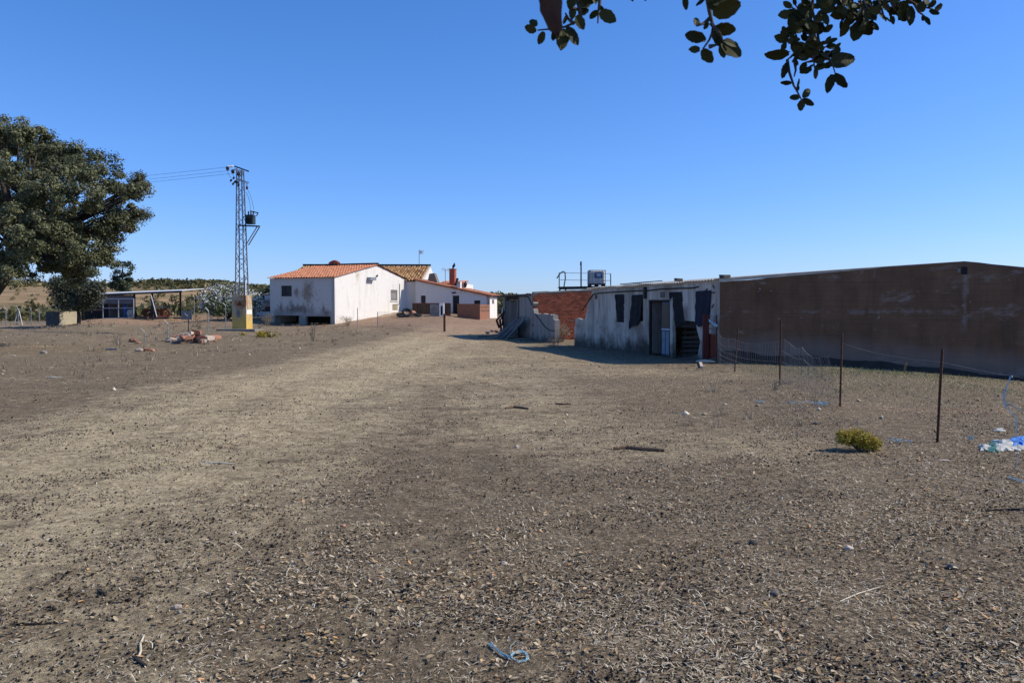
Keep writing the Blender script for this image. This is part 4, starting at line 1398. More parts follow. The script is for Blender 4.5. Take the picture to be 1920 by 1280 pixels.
# tyres by the gable
for k, (px, py, rr, tilt, lab) in enumerate(((752, 589, 0.42, 0.25, 'black tyre lying at the left of the tyre group by the gable'), (763, 585, 0.46, 0.9, 'tilted black tyre leaning on the others in the middle of the group'), (783, 586.5, 0.38, 0.15, 'black tyre lying at the right end of the tyre group'))):
    p = at(px, py + 6, 66.5)
    p.z = gz(p.x, p.y)
    ax = Vector((0.15, -math.sin(tilt), math.cos(tilt)))
    prof = []
    for q in range(10):
        an = 2 * math.pi * q / 10
        prof.append((rr * 0.74 + rr * 0.26 * math.cos(an), 0.12 * math.sin(an)))
    ty = empty('tyre', p, lab, 'tyre', 'old tyres by the white house')
    MB().lathe(p + Vector((0, 0, 0.12 + rr * 0.8 * math.sin(tilt) * 0.9)), prof, ax, 22, closed=True).build('tread', 'rubber', ty, smooth=True)
rock('brown_lump', gnd(773, 592), (0.35, 0.3, 0.28), 'rubble_brick', 'brown lump of rubble between the tyres by the gable', 'rubble', seed=9)

# wire fence between track and house, with a rusty post
pb = gnd(833.5, 621.5)
pt = at(833.5, 588, pb.y)
MB().tube([pb - Vector((0, 0, 0.2)), pt], 0.075, 8).build('track_post', 'rust', label='thick rusty post beside the dirt track before the houses', cat='post')
p_l = [gnd(719, 621), gnd(735, 620), gnd(770, 620), gnd(800, 621)]
thin = []
for (px, y0, y1, lab) in ((670.5, 612, 577, 'thin pale stake before the middle of the sunlit gable'), (708, 611, 585, 'thin pale stake right of the middle of the sunlit gable')):
    b = gnd(px, y0)
    tq = at(px, y1, b.y)
    MB().tube([b - Vector((0, 0, 0.1)), tq], 0.03, 5).build('stake', 'galvanised', label=lab, cat='stake', group='stakes before the white house')
    thin.append(b)
mf = empty('thin_mesh_fence', pb, 'low see-through wire mesh running left from the thick rusty post', 'wire fence')
fa, fb = thin[1], pb
mb, mb2 = MB(), MB()
Lf = (fb - fa).length
for q in range(9):
    z = 0.05 + q * 0.13
    mb.tube([Vector((p.x, p.y, gz(p.x, p.y) + z + 0.02 * math.sin(k + q))) for k, p in ((k, fa.lerp(fb, k / 12)) for k in range(13))], 0.006, 4)
nst = int(Lf / 0.16)
for k in range(nst):
    p = fa.lerp(fb, k / nst)
    g = gz(p.x, p.y)
    mb2.tube([Vector((p.x, p.y, g)), Vector((p.x, p.y, g + 1.1))], 0.005, 4)
mb.build('strand', 'wire', mf)
mb2.build('stay_wires', 'wire', mf, kind='stuff')

# ------------------------------------------------------------------ house with mottled old roof behind
hx = -8.27
old = empty('old_roof_house', Vector((hx - 5, 76, 1.1)), 'white house with mottled brown old tile roof behind the orange one', 'house')
RZ, EZ = 5.82, 4.12
wall_with('gable_wall', 'far_white', old, Vector((hx, 72.9, 0)), Vector((0, 1, 0)), Vector((1, 0, 0)), [(0, 0.5), (14.4, 0.5), (14.4, EZ), (7.2, RZ), (0, EZ)], thick=0.3)
wall_with('front_wall', 'far_white', old, Vector((hx - 0.31, 72.9, 0)), Vector((-1, 0, 0)), Vector((0, -1, 0)), [(0, 0.5), (3.0, 0.5), (3.0, EZ), (0, EZ)], thick=0.3)
tile_roof('roof_tiles', 'old_tile', old, (hx - 0.12, 72.55, EZ + 0.05), (hx - 13, 72.55, EZ + 0.05), (hx - 0.12, 80.1, RZ + 0.06), (hx - 13, 80.1, RZ + 0.06), 0.26, 0.42, 0.06, label='mottled ochre and brown old tiles')
tile_roof('roof_tiles', 'old_tile', old, (hx - 0.12, 87.5, EZ + 0.05), (hx - 13, 87.5, EZ + 0.05), (hx - 0.12, 80.1, RZ + 0.06), (hx - 13, 80.1, RZ + 0.06), 0.5, 0.8, 0.06)
MB().beam((hx + 0.0, 80.1, RZ + 0.22), (hx - 13, 80.1, RZ + 0.24), 0.32, 0.17).build('ridge_cap', 'ridge_dark', old)
a0 = at(786, 500, 80.3)
ant = empty('roof_antenna', a0, 'pale panel television antenna on the pole above the mottled roof', 'antenna')
MB().tube([a0 - Vector((0, 0, 0.4)), at(786, 468, 80.3)], 0.035, 6).build('pole', 'galvanised', ant)
for k in range(4):
    MB().beam(at(787 + 0.3 * k, 470.3 + 1.9 * k, 80.3), at(795.5 - 0.4 * k, 469.4 + 1.9 * k, 80.1), 0.035).build('element', 'white_plate', ant)
MB().box(at(789, 473, 80.2), (0.22, 0.06, 0.28)).build('reflector', 'white_plate', ant)

# ------------------------------------------------------------------ low house with the sloping roof line
CR = at(918.5, 590, 70.6)
CR.z = 0
WD = Vector((-0.97, 0.243, 0))
WN = Vector((-0.243, -0.97, 0))
XD = Vector((0.243, 0.97, 0))
XN = Vector((0.97, -0.243, 0))
low = empty('low_house', Vector((CR.x, CR.y, gz(CR.x, CR.y))), 'low white house whose red edged roof slopes down to the right', 'house')
def lw(px, py):
    return wall_uz(px, py, CR, WD)
def lw3(u, z, out=0.0):
    return CR + WD * u + WN * out + Vector((0, 0, z))
zr_, zl_ = lw(918, 555)[1], lw(786, 527)[1]
LWL = lw(779, 550)[0]
zl_ = zr_ + (lw(786, 527)[1] - zr_) * LWL / lw(786, 527)[0]
dr = rect(lw, 848.5, 554, 861, 590)
wi = rect(lw, 789, 554, 798, 568)
op = rect(lw, 888.5, 563, 900.5, 571)
wall_with('front_wall', 'far_white', low, CR, WD, WN, [(0.001, 0.2), (LWL, 0.2), (LWL, zl_), (0.001, zr_)], [rc(dr), rc(wi), rc(op)], label='shaded white front wall')
xr = wall_uz(931, 575, CR, XD)[0]
sw = wall_uz(924.5, 565, CR, XD)[0]
zsw = wall_uz(924.5, 565.5, CR, XD)[1]
wall_with('end_wall', 'house_white', low, CR, XD, XN, [(0.0, 0.2), (xr + 0.2, 0.2), (xr + 0.2, zr_ - 0.02), (0.0, zr_ - 0.02)], [[(sw - 0.35, zsw - 0.2), (sw + 0.35, zsw - 0.2), (sw + 0.35, zsw + 0.2), (sw - 0.35, zsw + 0.2)]], label='narrow sunlit white end wall')
MB().frame_box(lw3(dr[0] + 0.02, dr[1], -0.15), WD * (dr[2] - dr[0] - 0.04), -WN * 0.04, Vector((0, 0, dr[3] - dr[1]))).build('door', 'dark_glass', low)
wo = MB().frame_box(lw3(wi[0] + 0.02, wi[1], -0.15), WD * (wi[2] - wi[0] - 0.04), -WN * 0.04, Vector((0, 0, wi[3] - wi[1]))).build('window', 'dark_wood', low)
MB().frame_box(lw3(wi[0] + 0.08, wi[1] + 0.06, -0.14), WD * (wi[2] - wi[0] - 0.16), -WN * 0.006, Vector((0, 0, wi[3] - wi[1] - 0.12))).build('pane', 'dark_glass', wo)
MB().frame_box(lw3(op[0], op[1], -0.28), WD * (op[2] - op[0]), -WN * 0.02, Vector((0, 0, op[3] - op[1]))).build('window', 'dark_glass', low)
pl_ = lw(852, 549)
MB().frame_box(lw3(pl_[0] - 0.15, pl_[1] - 0.05, 0.1), WD * 0.35, -WN * 0.099, Vector((0, 0, 0.12))).build('door_lamp', 'dark_metal', low)
# mono-pitch roof in red tiles
rdp = 3.6
tile_roof('roof_tiles', 'orange_tile', low, lw3(-0.35, zr_ - 0.02, 0.22), lw3(-0.35, zr_ - 0.02, -rdp), lw3(LWL, zl_ + 0.05, 0.22), lw3(LWL, zl_ + 0.05, -rdp), 0.26, 0.4, 0.05, label='red tile edge of the low roof')
MB().prism([[(-0.3, zr_ - 0.08), (LWL, zl_ - 0.02), (LWL, zl_ + 0.11), (-0.3, zr_ + 0.05)]], lambda u, z: lw3(u, z, 0.20), -WN * 0.1).build('verge', 'red_brick', low)
MB().frame_box(CR - WD * 0.25 + XD * -0.1 + Vector((0, 0, zr_ - 0.02)), WD * 0.5, XD * (xr + 0.4), Vector((0, 0, 0.08))).build('end_coping', 'red_brick', low)
# terrace walls in front
da = 69.0
p0, p1 = at(773, 588, da), at(845, 588, da - 0.6)
ter = empty('lattice_terrace_wall', Vector((p0.x, p0.y, 1.0)), 'low brown brick terrace wall left of the dark house door', 'garden wall')
zt = at(800, 568, da).z
MB().frame_box(Vector((p0.x, p0.y, 0.6)), Vector((p1.x - p0.x, p1.y - p0.y, 0)), Vector((0, 0.18, 0)), Vector((0, 0, zt - 0.66))).build('wall_body', 'far_brick', ter)
MB().frame_box(Vector((p0.x, p0.y - 0.03, zt - 0.06)), Vector((p1.x - p0.x, p1.y - p0.y, 0)), Vector((0, 0.24, 0)), Vector((0, 0, 0.06))).build('coping', 'red_brick', ter)
nbar = 26
for k in range(nbar):
    q = p0.lerp(p1, (k + 0.3) / nbar)
    MB().frame_box(Vector((q.x, q.y - 0.045, 1.22)), Vector((0.12, 0, 0)), Vector((0, 0.04, 0)), Vector((0, 0, zt - 1.30))).build('baluster', 'brown_wood', ter)
q = at(828.5, 588, 67.0)
q.z = gz(q.x, q.y)
kio = empty('white_kennel', q, 'small white upright kennel with dark slot before the terrace wall', 'kennel')
hz = at(828, 568, 67.0).z - q.z
mb = MB()
mb.prism([[(-0.19, 0), (0.19, 0), (0.19, hz), (-0.19, hz)], [(-0.09, 0.1), (0.09, 0.1), (0.09, hz - 0.25), (-0.09, hz - 0.25)]], lambda a_, z: q + Vector((a_, -0.25 + 0.1 * a_, z)), Vector((0, 0.5, 0)))
mb.build('body', 'white_plate', kio)
MB().frame_box(q + Vector((-0.09, 0.1, 0.1)), Vector((0.18, 0, 0)), Vector((0, 0.02, 0)), Vector((0, 0, hz - 0.35))).build('slot', 'dark_wood', kio)
q2 = at(806, 588, 67.4)
q3 = at(825, 588, 67.4)
g2 = gz(q2.x, q2.y) - 0.1
MB().frame_box(Vector((q2.x, q2.y, g2)), Vector((q3.x - q2.x - 0.02, -0.1, 0)), Vector((0, 0.12, 0)), Vector((0, 0, at(815, 570, 67.4).z - g2))).build('leaning_slab', 'cement', label='grey concrete slab standing left of the small white kennel', cat='slab')
ta, tb_ = at(857.5, 592, 68.2), at(900, 594, 67.0)
tw = empty('brick_terrace_wall', Vector((ta.x, ta.y, 0.8)), 'low brick terrace wall with sunlit return right of the house door', 'garden wall')
zt = at(880, 569.5, 67.6).z
MB().frame_box(Vector((ta.x, ta.y, 0.3)), Vector((tb_.x - ta.x - 0.01, tb_.y - ta.y, 0)), Vector((0, 0.2, 0)), Vector((0, 0, zt - 0.3))).build('front_face', 'far_brick', tw)
ret = wall_uz(918, 580, tb_, XD)[0]
zt2 = at(909, 571, 68.4).z
MB().frame_box(Vector((tb_.x, tb_.y, 0.3)), XD * ret, -XN * 0.18, Vector((0, 0, zt2 - 0.3))).build('sunlit_return', 'far_brick', tw)
for k in range(2):
    for i in range(6):
        MB().frame_box(Vector((tb_.x, tb_.y, zt2 - 0.3 - 0.32 * k)) + XD * (0.25 + i * (ret - 0.4) / 6) + XN * 0.006, XD * (ret - 0.4) / 6 * 0.7, -XN * 0.02, Vector((0, 0, 0.18))).build('lattice_opening', 'brown_wood', tw)
# chimney with cowl, stone gable remnant, second antenna, lantern
cf = at(852.3, 533, 73.6)
ctop = at(852, 503.5, 73.6).z
cz0 = 2.6
chm = MB().frame_box(Vector((cf.x, cf.y, cz0)), WD * 0.52, XD * 0.55, Vector((0, 0, ctop - cz0 - 0.08))).build('chimney', 'red_brick', low, label='tall square red brick chimney with black cowl')
MB().frame_box(Vector((cf.x, cf.y, ctop - 0.08)) - WD * 0.04 - XD * 0.04, WD * 0.60, XD * 0.63, Vector((0, 0, 0.08))).build('cap', 'red_brick', chm)
cc_ = Vector((cf.x, cf.y, ctop)) + WD * 0.26 + XD * 0.28
MB().tube([cc_, cc_ + Vector((0.03, 0, 0.16)), cc_ + Vector((0.12, 0, 0.30)), cc_ + Vector((0.15, 0, 0.46)), cc_ + Vector((0.12, 0, 0.56))], [0.05, 0.10, 0.13, 0.07, 0.02], 8).build('cowl', 'black_cable', chm)
up = low
ua0, ua1 = at(826, 530, 74.6), at(872, 530, 73.4)
MB().frame_box(Vector((ua0.x, ua0.y, 2.0)), Vector((ua1.x - ua0.x, ua1.y - ua0.y, 0)), Vector((0.6, 3.0, 0)), Vector((0, 0, at(850, 532.5, 74.0).z - 2.0))).build('upper_wall', 'house_white', up)
z_e, z_r = at(850, 533.5, 73.6).z, at(850, 527, 75.0).z
tile_roof('roof_tiles', 'orange_tile', up, Vector((ua1.x + 0.1, ua1.y - 0.25, z_e)), Vector((ua0.x - 0.1, ua0.y - 0.25, z_e)), Vector((ua1.x + 0.3, ua1.y + 1.5, z_r)), Vector((ua0.x + 0.1, ua0.y + 1.5, z_r)), 0.26, 0.4, 0.04)
wc = at(858.5, 541, 71.3)
sc_ = MB().frame_box(Vector((wc.x - 0.17, wc.y, 3.1)), Vector((0.4, -0.1, 0)), Vector((0.1, 0.35, 0)), Vector((0, 0, at(858, 528, 71.3).z - 3.1))).build('chimney', 'house_white', low, label='small white chimney with dark slanted pipe')
MB().beam(at(854.5, 534, 71.0), at(858, 522, 71.2), 0.16).build('pipe', 'black_cable', sc_)
mb = MB()
st0 = at(811, 532, 72.6)
mb.prism([[at(801, 530, 72.6).xz, at(822, 535, 72.6).xz, at(814, 512, 72.6).xz, at(805, 513, 72.6).xz]], lambda a_, z: Vector((a_, 72.6, z)), Vector((0.12, 0.9, 0)))
mb.build('stone_gable', 'stone', low, label='triangular stone gable remnant')
a0 = at(835, 531, 75.0)
an2 = empty('yagi_antenna', a0, 'thin television antenna left of the brick chimney', 'antenna')
MB().tube([a0, at(835, 506, 75.0)], 0.03, 6).build('pole', 'galvanised', an2)
MB().tube([at(828.5, 504.5, 75.0), at(842, 506.5, 74.6)], 0.018, 5).build('boom', 'white_plate', an2)
for k in range(6):
    c_ = at(829 + 2.4 * k, 504.6 + 0.36 * k, 74.95)
    MB().tube([c_ - Vector((0.0, 0.2, 0.17)), c_ + Vector((0.0, 0.2, 0.17))], 0.012, 4).build('element', 'rubble_brick', an2)
ln_ = at(869, 534, 73)
lan = empty('wall_lantern', ln_, 'black street lantern on a bracket at the right end of the red roof', 'lantern')
MB().tube([at(863, 532, 73), at(868, 530.5, 73), at(872, 531, 73)], 0.03, 5).build('bracket', 'dark_metal', lan)
lc = at(872.5, 538, 73)
MB().lathe(lc, [(0.07, -0.05), (0.10, 0.0), (0.17, 0.28), (0.19, 0.30), (0.05, 0.44), (0.02, 0.55)], (0, 0, 1), 8).build('lamp_head', 'dark_metal', lan)

# ------------------------------------------------------------------ transformer pylon
PYD = 52.0
F0 = at(462, 621.5, PYD)
F0.z = gz(F0.x, F0.y)
psi = math.radians(5)
TL = Vector((-math.cos(psi), math.sin(psi), 0))
TR = Vector((math.sin(psi), math.cos(psi), 0))
TLN = Vector((-math.sin(psi), -math.cos(psi), 0))   # outward normal of the shaded left face
TRN = Vector((math.cos(psi), -math.sin(psi), 0))    # outward normal of the sunny right face
PS = 0.96
ped_top = at(462, 553.5, PYD).z
pyl = empty('transformer_pylon', F0 + (TL + TR) * PS / 2, 'tall steel lattice pylon with transformer on a stained yellow pedestal', 'pylon')
PC = F0 + (TL + TR) * PS / 2
mb = MB()
vs = []
for (z, s) in ((-0.3, 1.02), (ped_top - F0.z - 0.04, 1.0), (ped_top - F0.z, 0.97)):
    for (i, j) in ((-1, -1), (1, -1), (1, 1), (-1, 1)):
        vs.append(PC + TL * i * PS / 2 * s + TR * j * PS / 2 * s + Vector((0, 0, z)))
fs = [(3, 2, 1, 0), (8, 9, 10, 11)] + [(j * 4 + k, j * 4 + (k + 1) % 4, j * 4 + 4 + (k + 1) % 4, j * 4 + 4 + k) for j in (0, 1) for k in range(4)]
ped = mb.add(vs, fs, 0.5).build('pedestal', 'pedestal_paint', pyl, label='yellowish rust stained pedestal')
u, z = wall_uz(467.5, 585, F0, TR)
MB().frame_box(F0 + TR * (u - 0.42) + TRN * 0.012 + Vector((0, 0, z - 0.14 - F0.z)), TR * 0.8, -TRN * 0.018, Vector((0, 0, 0.30))).build('sign_plate', 'white_plate', ped)
u, z = wall_uz(447, 588, F0, TL)
MB().frame_box(F0 + TL * (u - 0.11) + TLN * 0.022 + Vector((0, 0, z - 0.22 - F0.z)), TL * 0.22, -TLN * 0.025, Vector((0, 0, 0.45))).build('sign_plate', 'grey_plate', ped)
u, z = wall_uz(449, 573, F0, TL)
MB().prism([[(u - 0.19, z), (u + 0.19, z), (u, z + 0.36)]], lambda a_, zz_: F0 + TL * a_ + TLN * 0.022 + Vector((0, 0, zz_ - F0.z)), -TLN * 0.025).build('warning_triangle', 'rust_red', ped)
MB().box(F0 + TL * 0.4 - TR * 0.25 + Vector((0.1, 0, -0.02)), (2.6, 1.5, 0.14), -psi).build('footing_slab', 'cement', pyl)
LZ0, LZ1 = ped_top - 0.02, at(455, 317, PYD).z
HB, HT = 0.31, 0.165
def leg(i, j, z):
    q = (z - LZ0) / (LZ1 - LZ0)
    h = HB + (HT - HB) * q
    return Vector((PC.x, PC.y, z)) + TL * i * h + TR * j * h
for (i, j) in ((-1, -1), (1, -1), (1, 1), (-1, 1)):
    mb = MB()
    mb.beam(leg(i, j, LZ0), leg(i, j, LZ1), 0.062, 0.062, up=TL)
    mb.build('leg', 'lattice_steel', pyl)
nb = 17
corners = [(-1, -1), (1, -1), (1, 1), (-1, 1)]
for fidx in range(4):
    (ia, ja), (ib, jb) = corners[fidx], corners[(fidx + 1) % 4]
    mb = MB()
    for k in range(nb):
        za = LZ0 + (LZ1 - LZ0) * k / nb
        zb = LZ0 + (LZ1 - LZ0) * (k + 1) / nb
        if k % 2 == 0:
            mb.beam(leg(ia, ja, za), leg(ib, jb, zb), 0.026, 0.026)
        else:
            mb.beam(leg(ib, jb, za), leg(ia, ja, zb), 0.026, 0.026)
        if k % 4 == 0:
            mb.beam(leg(ia, ja, zb), leg(ib, jb, zb), 0.026, 0.026)
    mb.build('bracing', 'lattice_steel', pyl)
def pp(px, py, dd=0.0):
    return at(px, py, PC.y + dd)
# top crossarm
mb = MB()
ca = [pp(440, 312, 0.3), pp(446, 314, 0.15), pp(453, 316.5), pp(460, 319, -0.1), pp(466, 321.5, -0.2)]
for a_, b_ in zip(ca[:-1], ca[1:]):
    mb.beam(a_, b_, 0.10, 0.08)
mb.build('crossarm', 'dark_metal', pyl)
mb = MB()
for a_, b_ in (((444, 334.5), (467, 342.5)), ((443, 336.5), (465, 344.5))):
    mb.beam(pp(*a_, -0.25), pp(*b_, -0.2), 0.07, 0.05)
mb.build('crossarm', 'galvanised', pyl, label='pale lower crossarm')
# insulator strings and line ends
line_starts = []
for (a_, b_, dd) in (((438, 311.5), (426, 313.5), 0.5), ((446, 316.5), (436, 319.5), 0.2), ((456, 322), (447, 324), -0.1)):
    A_, B_ = pp(*a_, dd), pp(*b_, dd + 0.1)
    ins = MB()
    nr = 5
    prof = []
    d_ = (B_ - A_)
    for k in range(nr):
        h = d_.length * (k + 0.5) / nr
        prof += [(0.03, h - 0.04), (0.07, h), (0.03, h + 0.03)]
    ins.lathe(A_, [(0.015, 0)] + prof + [(0.015, d_.length)], d_, 8)
    ins.build('insulator', 'white_plate', pyl)
    cl = MB()
    cl.lathe(B_ + Vector((0.02, 0, -0.22)), [(0.04, 0), (0.10, 0.05), (0.12, 0.14), (0.11, 0.24), (0.05, 0.27)], (0, 0, 1), 8)
    cl.build('surge_arrester', 'brown_ceramic', pyl)
    line_starts.append(B_)
for (px, py) in ((433.5, 338.5), (438.5, 334), (441, 341), (437.5, 345), (444.5, 342.5), (447.5, 347)):
    c_ = pp(px, py, -0.2)
    MB().lathe(c_ - Vector((0.06, 0, 0.07)), [(0.03, 0), (0.08, 0.03), (0.05, 0.06), (0.085, 0.09), (0.05, 0.12), (0.08, 0.15), (0.03, 0.18)], (0.5, 0, 0.8), 8).build('fuse_cutout', 'brown_ceramic', pyl)
c_ = pp(463, 352, -0.2)
MB().lathe(c_ - Vector((0, 0, 0.12)), [(0.03, 0), (0.09, 0.05), (0.06, 0.1), (0.09, 0.15), (0.03, 0.22), (0.02, 0.40)], (0, 0, 1), 8).build('fuse_cutout', 'brown_ceramic', pyl)
# transformer on its bracket
T0 = pp(468, 423.5)
mb = MB()
mb.beam(pp(447, 422.7, -0.25), pp(487, 424.3, -0.35), 0.08, 0.09)
mb.beam(pp(447, 422.7, 0.35), pp(486, 424.3, 0.25), 0.08, 0.09)
mb.build('platform', 'dark_metal', pyl)
mb = MB()
mb.beam(pp(487, 425, -0.3), pp(466, 459.5, -0.15), 0.055)
mb.beam(pp(482, 425, 0.25), pp(461, 459.5, 0.15), 0.055)
mb.build('strut', 'lattice_steel', pyl)
trf = MB().box(pp(469.5, 411.5) + Vector((0, 0, -0.01)), (0.52, 0.46, 0.60), -psi, jit=0.004).build('transformer', 'transformer_green', pyl, label='dark green transformer box')
for k in range(6):
    q = pp(463.5 + 2.3 * k, 423, 0) + Vector((0, -0.27, 0.10))
    MB().box(q + Vector((0, 0, 0.22)), (0.03, 0.09, 0.46), 0).build('cooling_fin', 'transformer_green', trf)
for px in (466, 470.5, 475):
    MB().lathe(pp(px, 402.5), [(0.03, 0), (0.06, 0.04), (0.035, 0.08), (0.06, 0.12), (0.035, 0.16), (0.055, 0.2), (0.02, 0.24)], (0, 0, 1), 8).build('bushing', 'brown_ceramic', trf)
MB().beam(pp(469, 395.5, -0.2), pp(484.5, 399.5, -0.2), 0.07).build('bus_bar', 'brown_ceramic', trf)
MB().tube([pp(480, 405, -0.1), pp(482.5, 403, -0.1), pp(483, 399.5, -0.15)], 0.03, 6).build('arm', 'brown_ceramic', trf)
for (a_, mid, b_) in (((464, 355), (473, 372), (476, 394)), ((461, 360), (469.5, 375), (469.5, 394))):
    pts = []
    for k in range(11):
        q = k / 10
        pts.append(pp(*a_, -0.2) * (1 - q) ** 2 + pp(*mid, -0.2) * 2 * q * (1 - q) + pp(*b_, -0.2) * q * q)
    MB().tube(pts, 0.011, 5).build('jumper', 'black_cable', pyl)
for (a_, mid, b_) in (((425, 315), (427, 328), (434, 334)), ((436, 321), (436, 328), (439, 332))):
    pts = [pp(*a_, 0.2) * (1 - k / 8) ** 2 + pp(*mid, 0.0) * 2 * (k / 8) * (1 - k / 8) + pp(*b_, -0.2) * (k / 8) ** 2 for k in range(9)]
    MB().tube(pts, 0.010, 5).build('jumper', 'black_cable', pyl)
MB().tube([pp(460.5, 553.5, -0.35), pp(460.3, 515, -0.32)], 0.045, 6).build('conduit', 'white_plate', pyl)
MB().box(pp(464.5, 519, -0.36), (0.14, 0.05, 0.16)).build('number_plate', 'white_plate', pyl)
# overhead wires running away to the left
for k, s_ in enumerate(line_starts):
    e_ = at(-330 + 6 * k, 372 + 6 * k, 150)
    pts = []
    for i in range(41):
        q = i / 40
        p = s_.lerp(e_, q)
        p.z -= 1.2 * 4 * q * (1 - q) * 0.5
        pts.append(p)
    MB().tube(pts, 0.009, 5).build('power_line', 'black_cable', label=('uppermost overhead wire running left from the pylon', 'middle overhead wire running left from the pylon', 'lowest overhead wire running left from the pylon')[k], cat='wire', group='overhead wires of the pylon')

# ------------------------------------------------------------------ yard on the left: bent posts, shed, tank
def bent_post(top, bend, bot, label, group, d=None, r=0.03):
    b = gnd(*bot) if d is None else at(bot[0], bot[1], d)
    if d is not None:
        b.z = gz(b.x, b.y)
    pts = [b - Vector((0, 0, 0.1)), at(*bend, b.y), at(*top, b.y - 0.05)]
    return MB().tube(pts, r, 6).build('bent_fence_post', 'galvanised', label=label, cat='fence post', group=group)


GP = 'bent grey fence posts in the left yard'
bent_post((216, 633.5), (221, 639.5), (223, 644), 'short stub of a bent grey post, leftmost before the yard', GP)
bent_post((264, 616), (271, 623), (271, 642), 'short bent grey post behind the small heap of tile bits', GP)
bent_post((307.5, 600), (314.8, 606.5), (315, 640), 'bent grey post at the left end of the rubble pile', GP)
bent_post((385, 576.5), (391, 583), (390.6, 624), 'tall bent grey post just right of the rubble pile', GP)
bent_post((418, 568), (423, 573), (423.4, 617), 'tall bent grey post just left of the yellow pedestal', GP)
bent_post((319.7, 552), (323, 558), (323, 590), 'far bent grey post under the open end of the canopy', GP, 74)
bent_post((361, 553), (364, 557), (364, 593), 'far bent grey post right of the canopy', GP, 74)
bent_post((7, 574), (11, 578), (11, 607), 'far bent grey post leftmost in the picture under the oak', GP, 66)
bent_post((30, 573), (34, 579), (34, 609), 'far bent grey post with side braces under the oak', GP, 66)
bent_post((54.5, 575), (58.5, 579), (58.5, 612), 'far bent grey post midway between the braced post and the dark tank', GP, 66)
bent_post((104.5, 575), (107.5, 580), (107.5, 600), 'far bent grey post rising behind the concrete tank corner', GP, 70)
bent_post((131, 577), (133.5, 580), (133.5, 600), 'far bent grey post at the right edge of the concrete tank', GP, 72)
bent_post((72, 578), (73.8, 581), (73.8, 602), 'far bent grey post just left of the dark tank', GP, 74)
for (a_, b_, lab) in (((35, 580), (42, 609), 'right hand brace of the far bent post under the oak'), ((33, 585), (27, 607), 'left hand brace of the far bent post under the oak')):
    MB().tube([at(*a_, 66), at(*b_, 65.6)], 0.028, 5).build('post_brace', 'galvanised', label=lab, cat='brace')
mb = MB()
for z in (0.35, 0.9, 1.4):
    mb.tube([at(x, 606, 66.0) * Vector((1, 1, 0)) + Vector((0, 0, gz(at(x, 606, 66).x, 66) + z)) for x in (-30, 11, 34, 58, 82)] if False else [Vector((at(x, 606, 66).x, 66, gz(at(x, 606, 66).x, 66) + z)) for x in (-30, 11, 34, 58, 82)], 0.008, 4)
mb.build('yard_wire', 'wire', label='thin wires strung between the far bent posts under the oak', cat='wire')
# sign on a post
sb = gnd(353.5, 627)
sg = empty('grey_board_post', sb, 'blank grey square board on a dark post behind the rubble pile', 'board')
MB().tube([sb - Vector((0, 0, 0.1)), at(353.5, 598, sb.y)], 0.035, 6).build('post', 'dark_metal', sg)
bb = MB().frame_box(at(340, 599, sb.y - 0.05), at(360, 599, sb.y - 0.05) - at(340, 599, sb.y - 0.05), Vector((0, 0.03, 0)), Vector((0, 0, at(350, 582.5, sb.y).z - at(350, 599, sb.y).z))).build('board', 'grey_plate', sg)
MB().beam(at(346.5, 587.5, sb.y - 0.06), at(352, 593, sb.y - 0.06), 0.05, 0.01).build('scratch_mark', 'white_plate', bb)

# canopy shed
SD = 69.0
def sp(px, py, dd=0.0):
    return at(px, py, SD + dd)
shd = empty('canopy_shed', sp(240, 597), 'open canopy shed with thin pale roof and dark interior', 'shed')
rA, rB = sp(150, 553.2), sp(341.5, 545.4)
MB().frame_box(rA, rB - rA, Vector((-0.4, 6.0, 0.32)), Vector((0, 0, 0.05))).build('roof', 'pale_sheet', shd)
MB().frame_box(rA + Vector((0.05, 0.03, -0.13)), rB - rA + Vector((-0.1, 0, 0)), Vector((0, 0.08, 0)), Vector((0, 0, 0.125))).build('front_beam', 'dark_metal', shd)
for (px, y1, dd) in ((284.6, 598, 0.1), (337.5, 588, 4.5), (251, 597, 0.2), (153, 602, 0.2)):
    tq = sp(px, 549, dd)
    zr = rA.z + (rB.z - rA.z) * (px - 150) / 191.5
    g = gz(tq.x, tq.y)
    MB().frame_box(Vector((tq.x - 0.07, tq.y, g - 0.1)), Vector((0.14, 0, 0)), Vector((0, 0.14, 0)), Vector((0, 0, zr - g + 0.08))).build('post', 'dark_metal', shd)
wl, wr = sp(158, 600, 5.0), sp(252, 600, 5.0)
MB().frame_box(Vector((wl.x, wl.y, 0.0)), Vector((wr.x - wl.x, 0, 0)), Vector((0, 0.15, 0)), Vector((0, 0, sp(200, 553, 0).z - 0.15))).build('back_wall', 'dark_wood', shd)  # dark brown colour paints in the shade of the open interior
mb = MB()
MB().frame_box(Vector((wr.x, wr.y - 4.7, 0.3)), Vector((0.1, 0, 0)), Vector((0, 4.6, 0)), Vector((0, 0, 1.9))).build('side_wall', 'dark_concrete', shd)
MB().frame_box(sp(160, 569.5, 0.35), sp(250, 569.5, 0.35) - sp(160, 569.5, 0.35), Vector((0, 0.03, 0)), Vector((0, 0, sp(200, 553, 0.3).z - sp(200, 569.5, 0.35).z))).build('front_panel', 'blue_grey_panel', shd)
MB().beam(sp(153, 580.5), sp(191, 580.5), 0.06, 0.18).build('rail', 'brown_wood', shd)
MB().beam(sp(282, 597, -0.3), sp(341, 596, -0.2), 0.25, 0.16).build('kerb', 'dark_concrete', shd)
MB().tube([sp(283, 553), sp(294, 594, -0.8)], 0.045, 6).build('slanting_brace', 'pale_frame', shd)
gfr = empty('framed_mesh_gate', sp(222, 597, -0.3), 'pale square tube gate frame leaning before the canopy shed', 'gate')
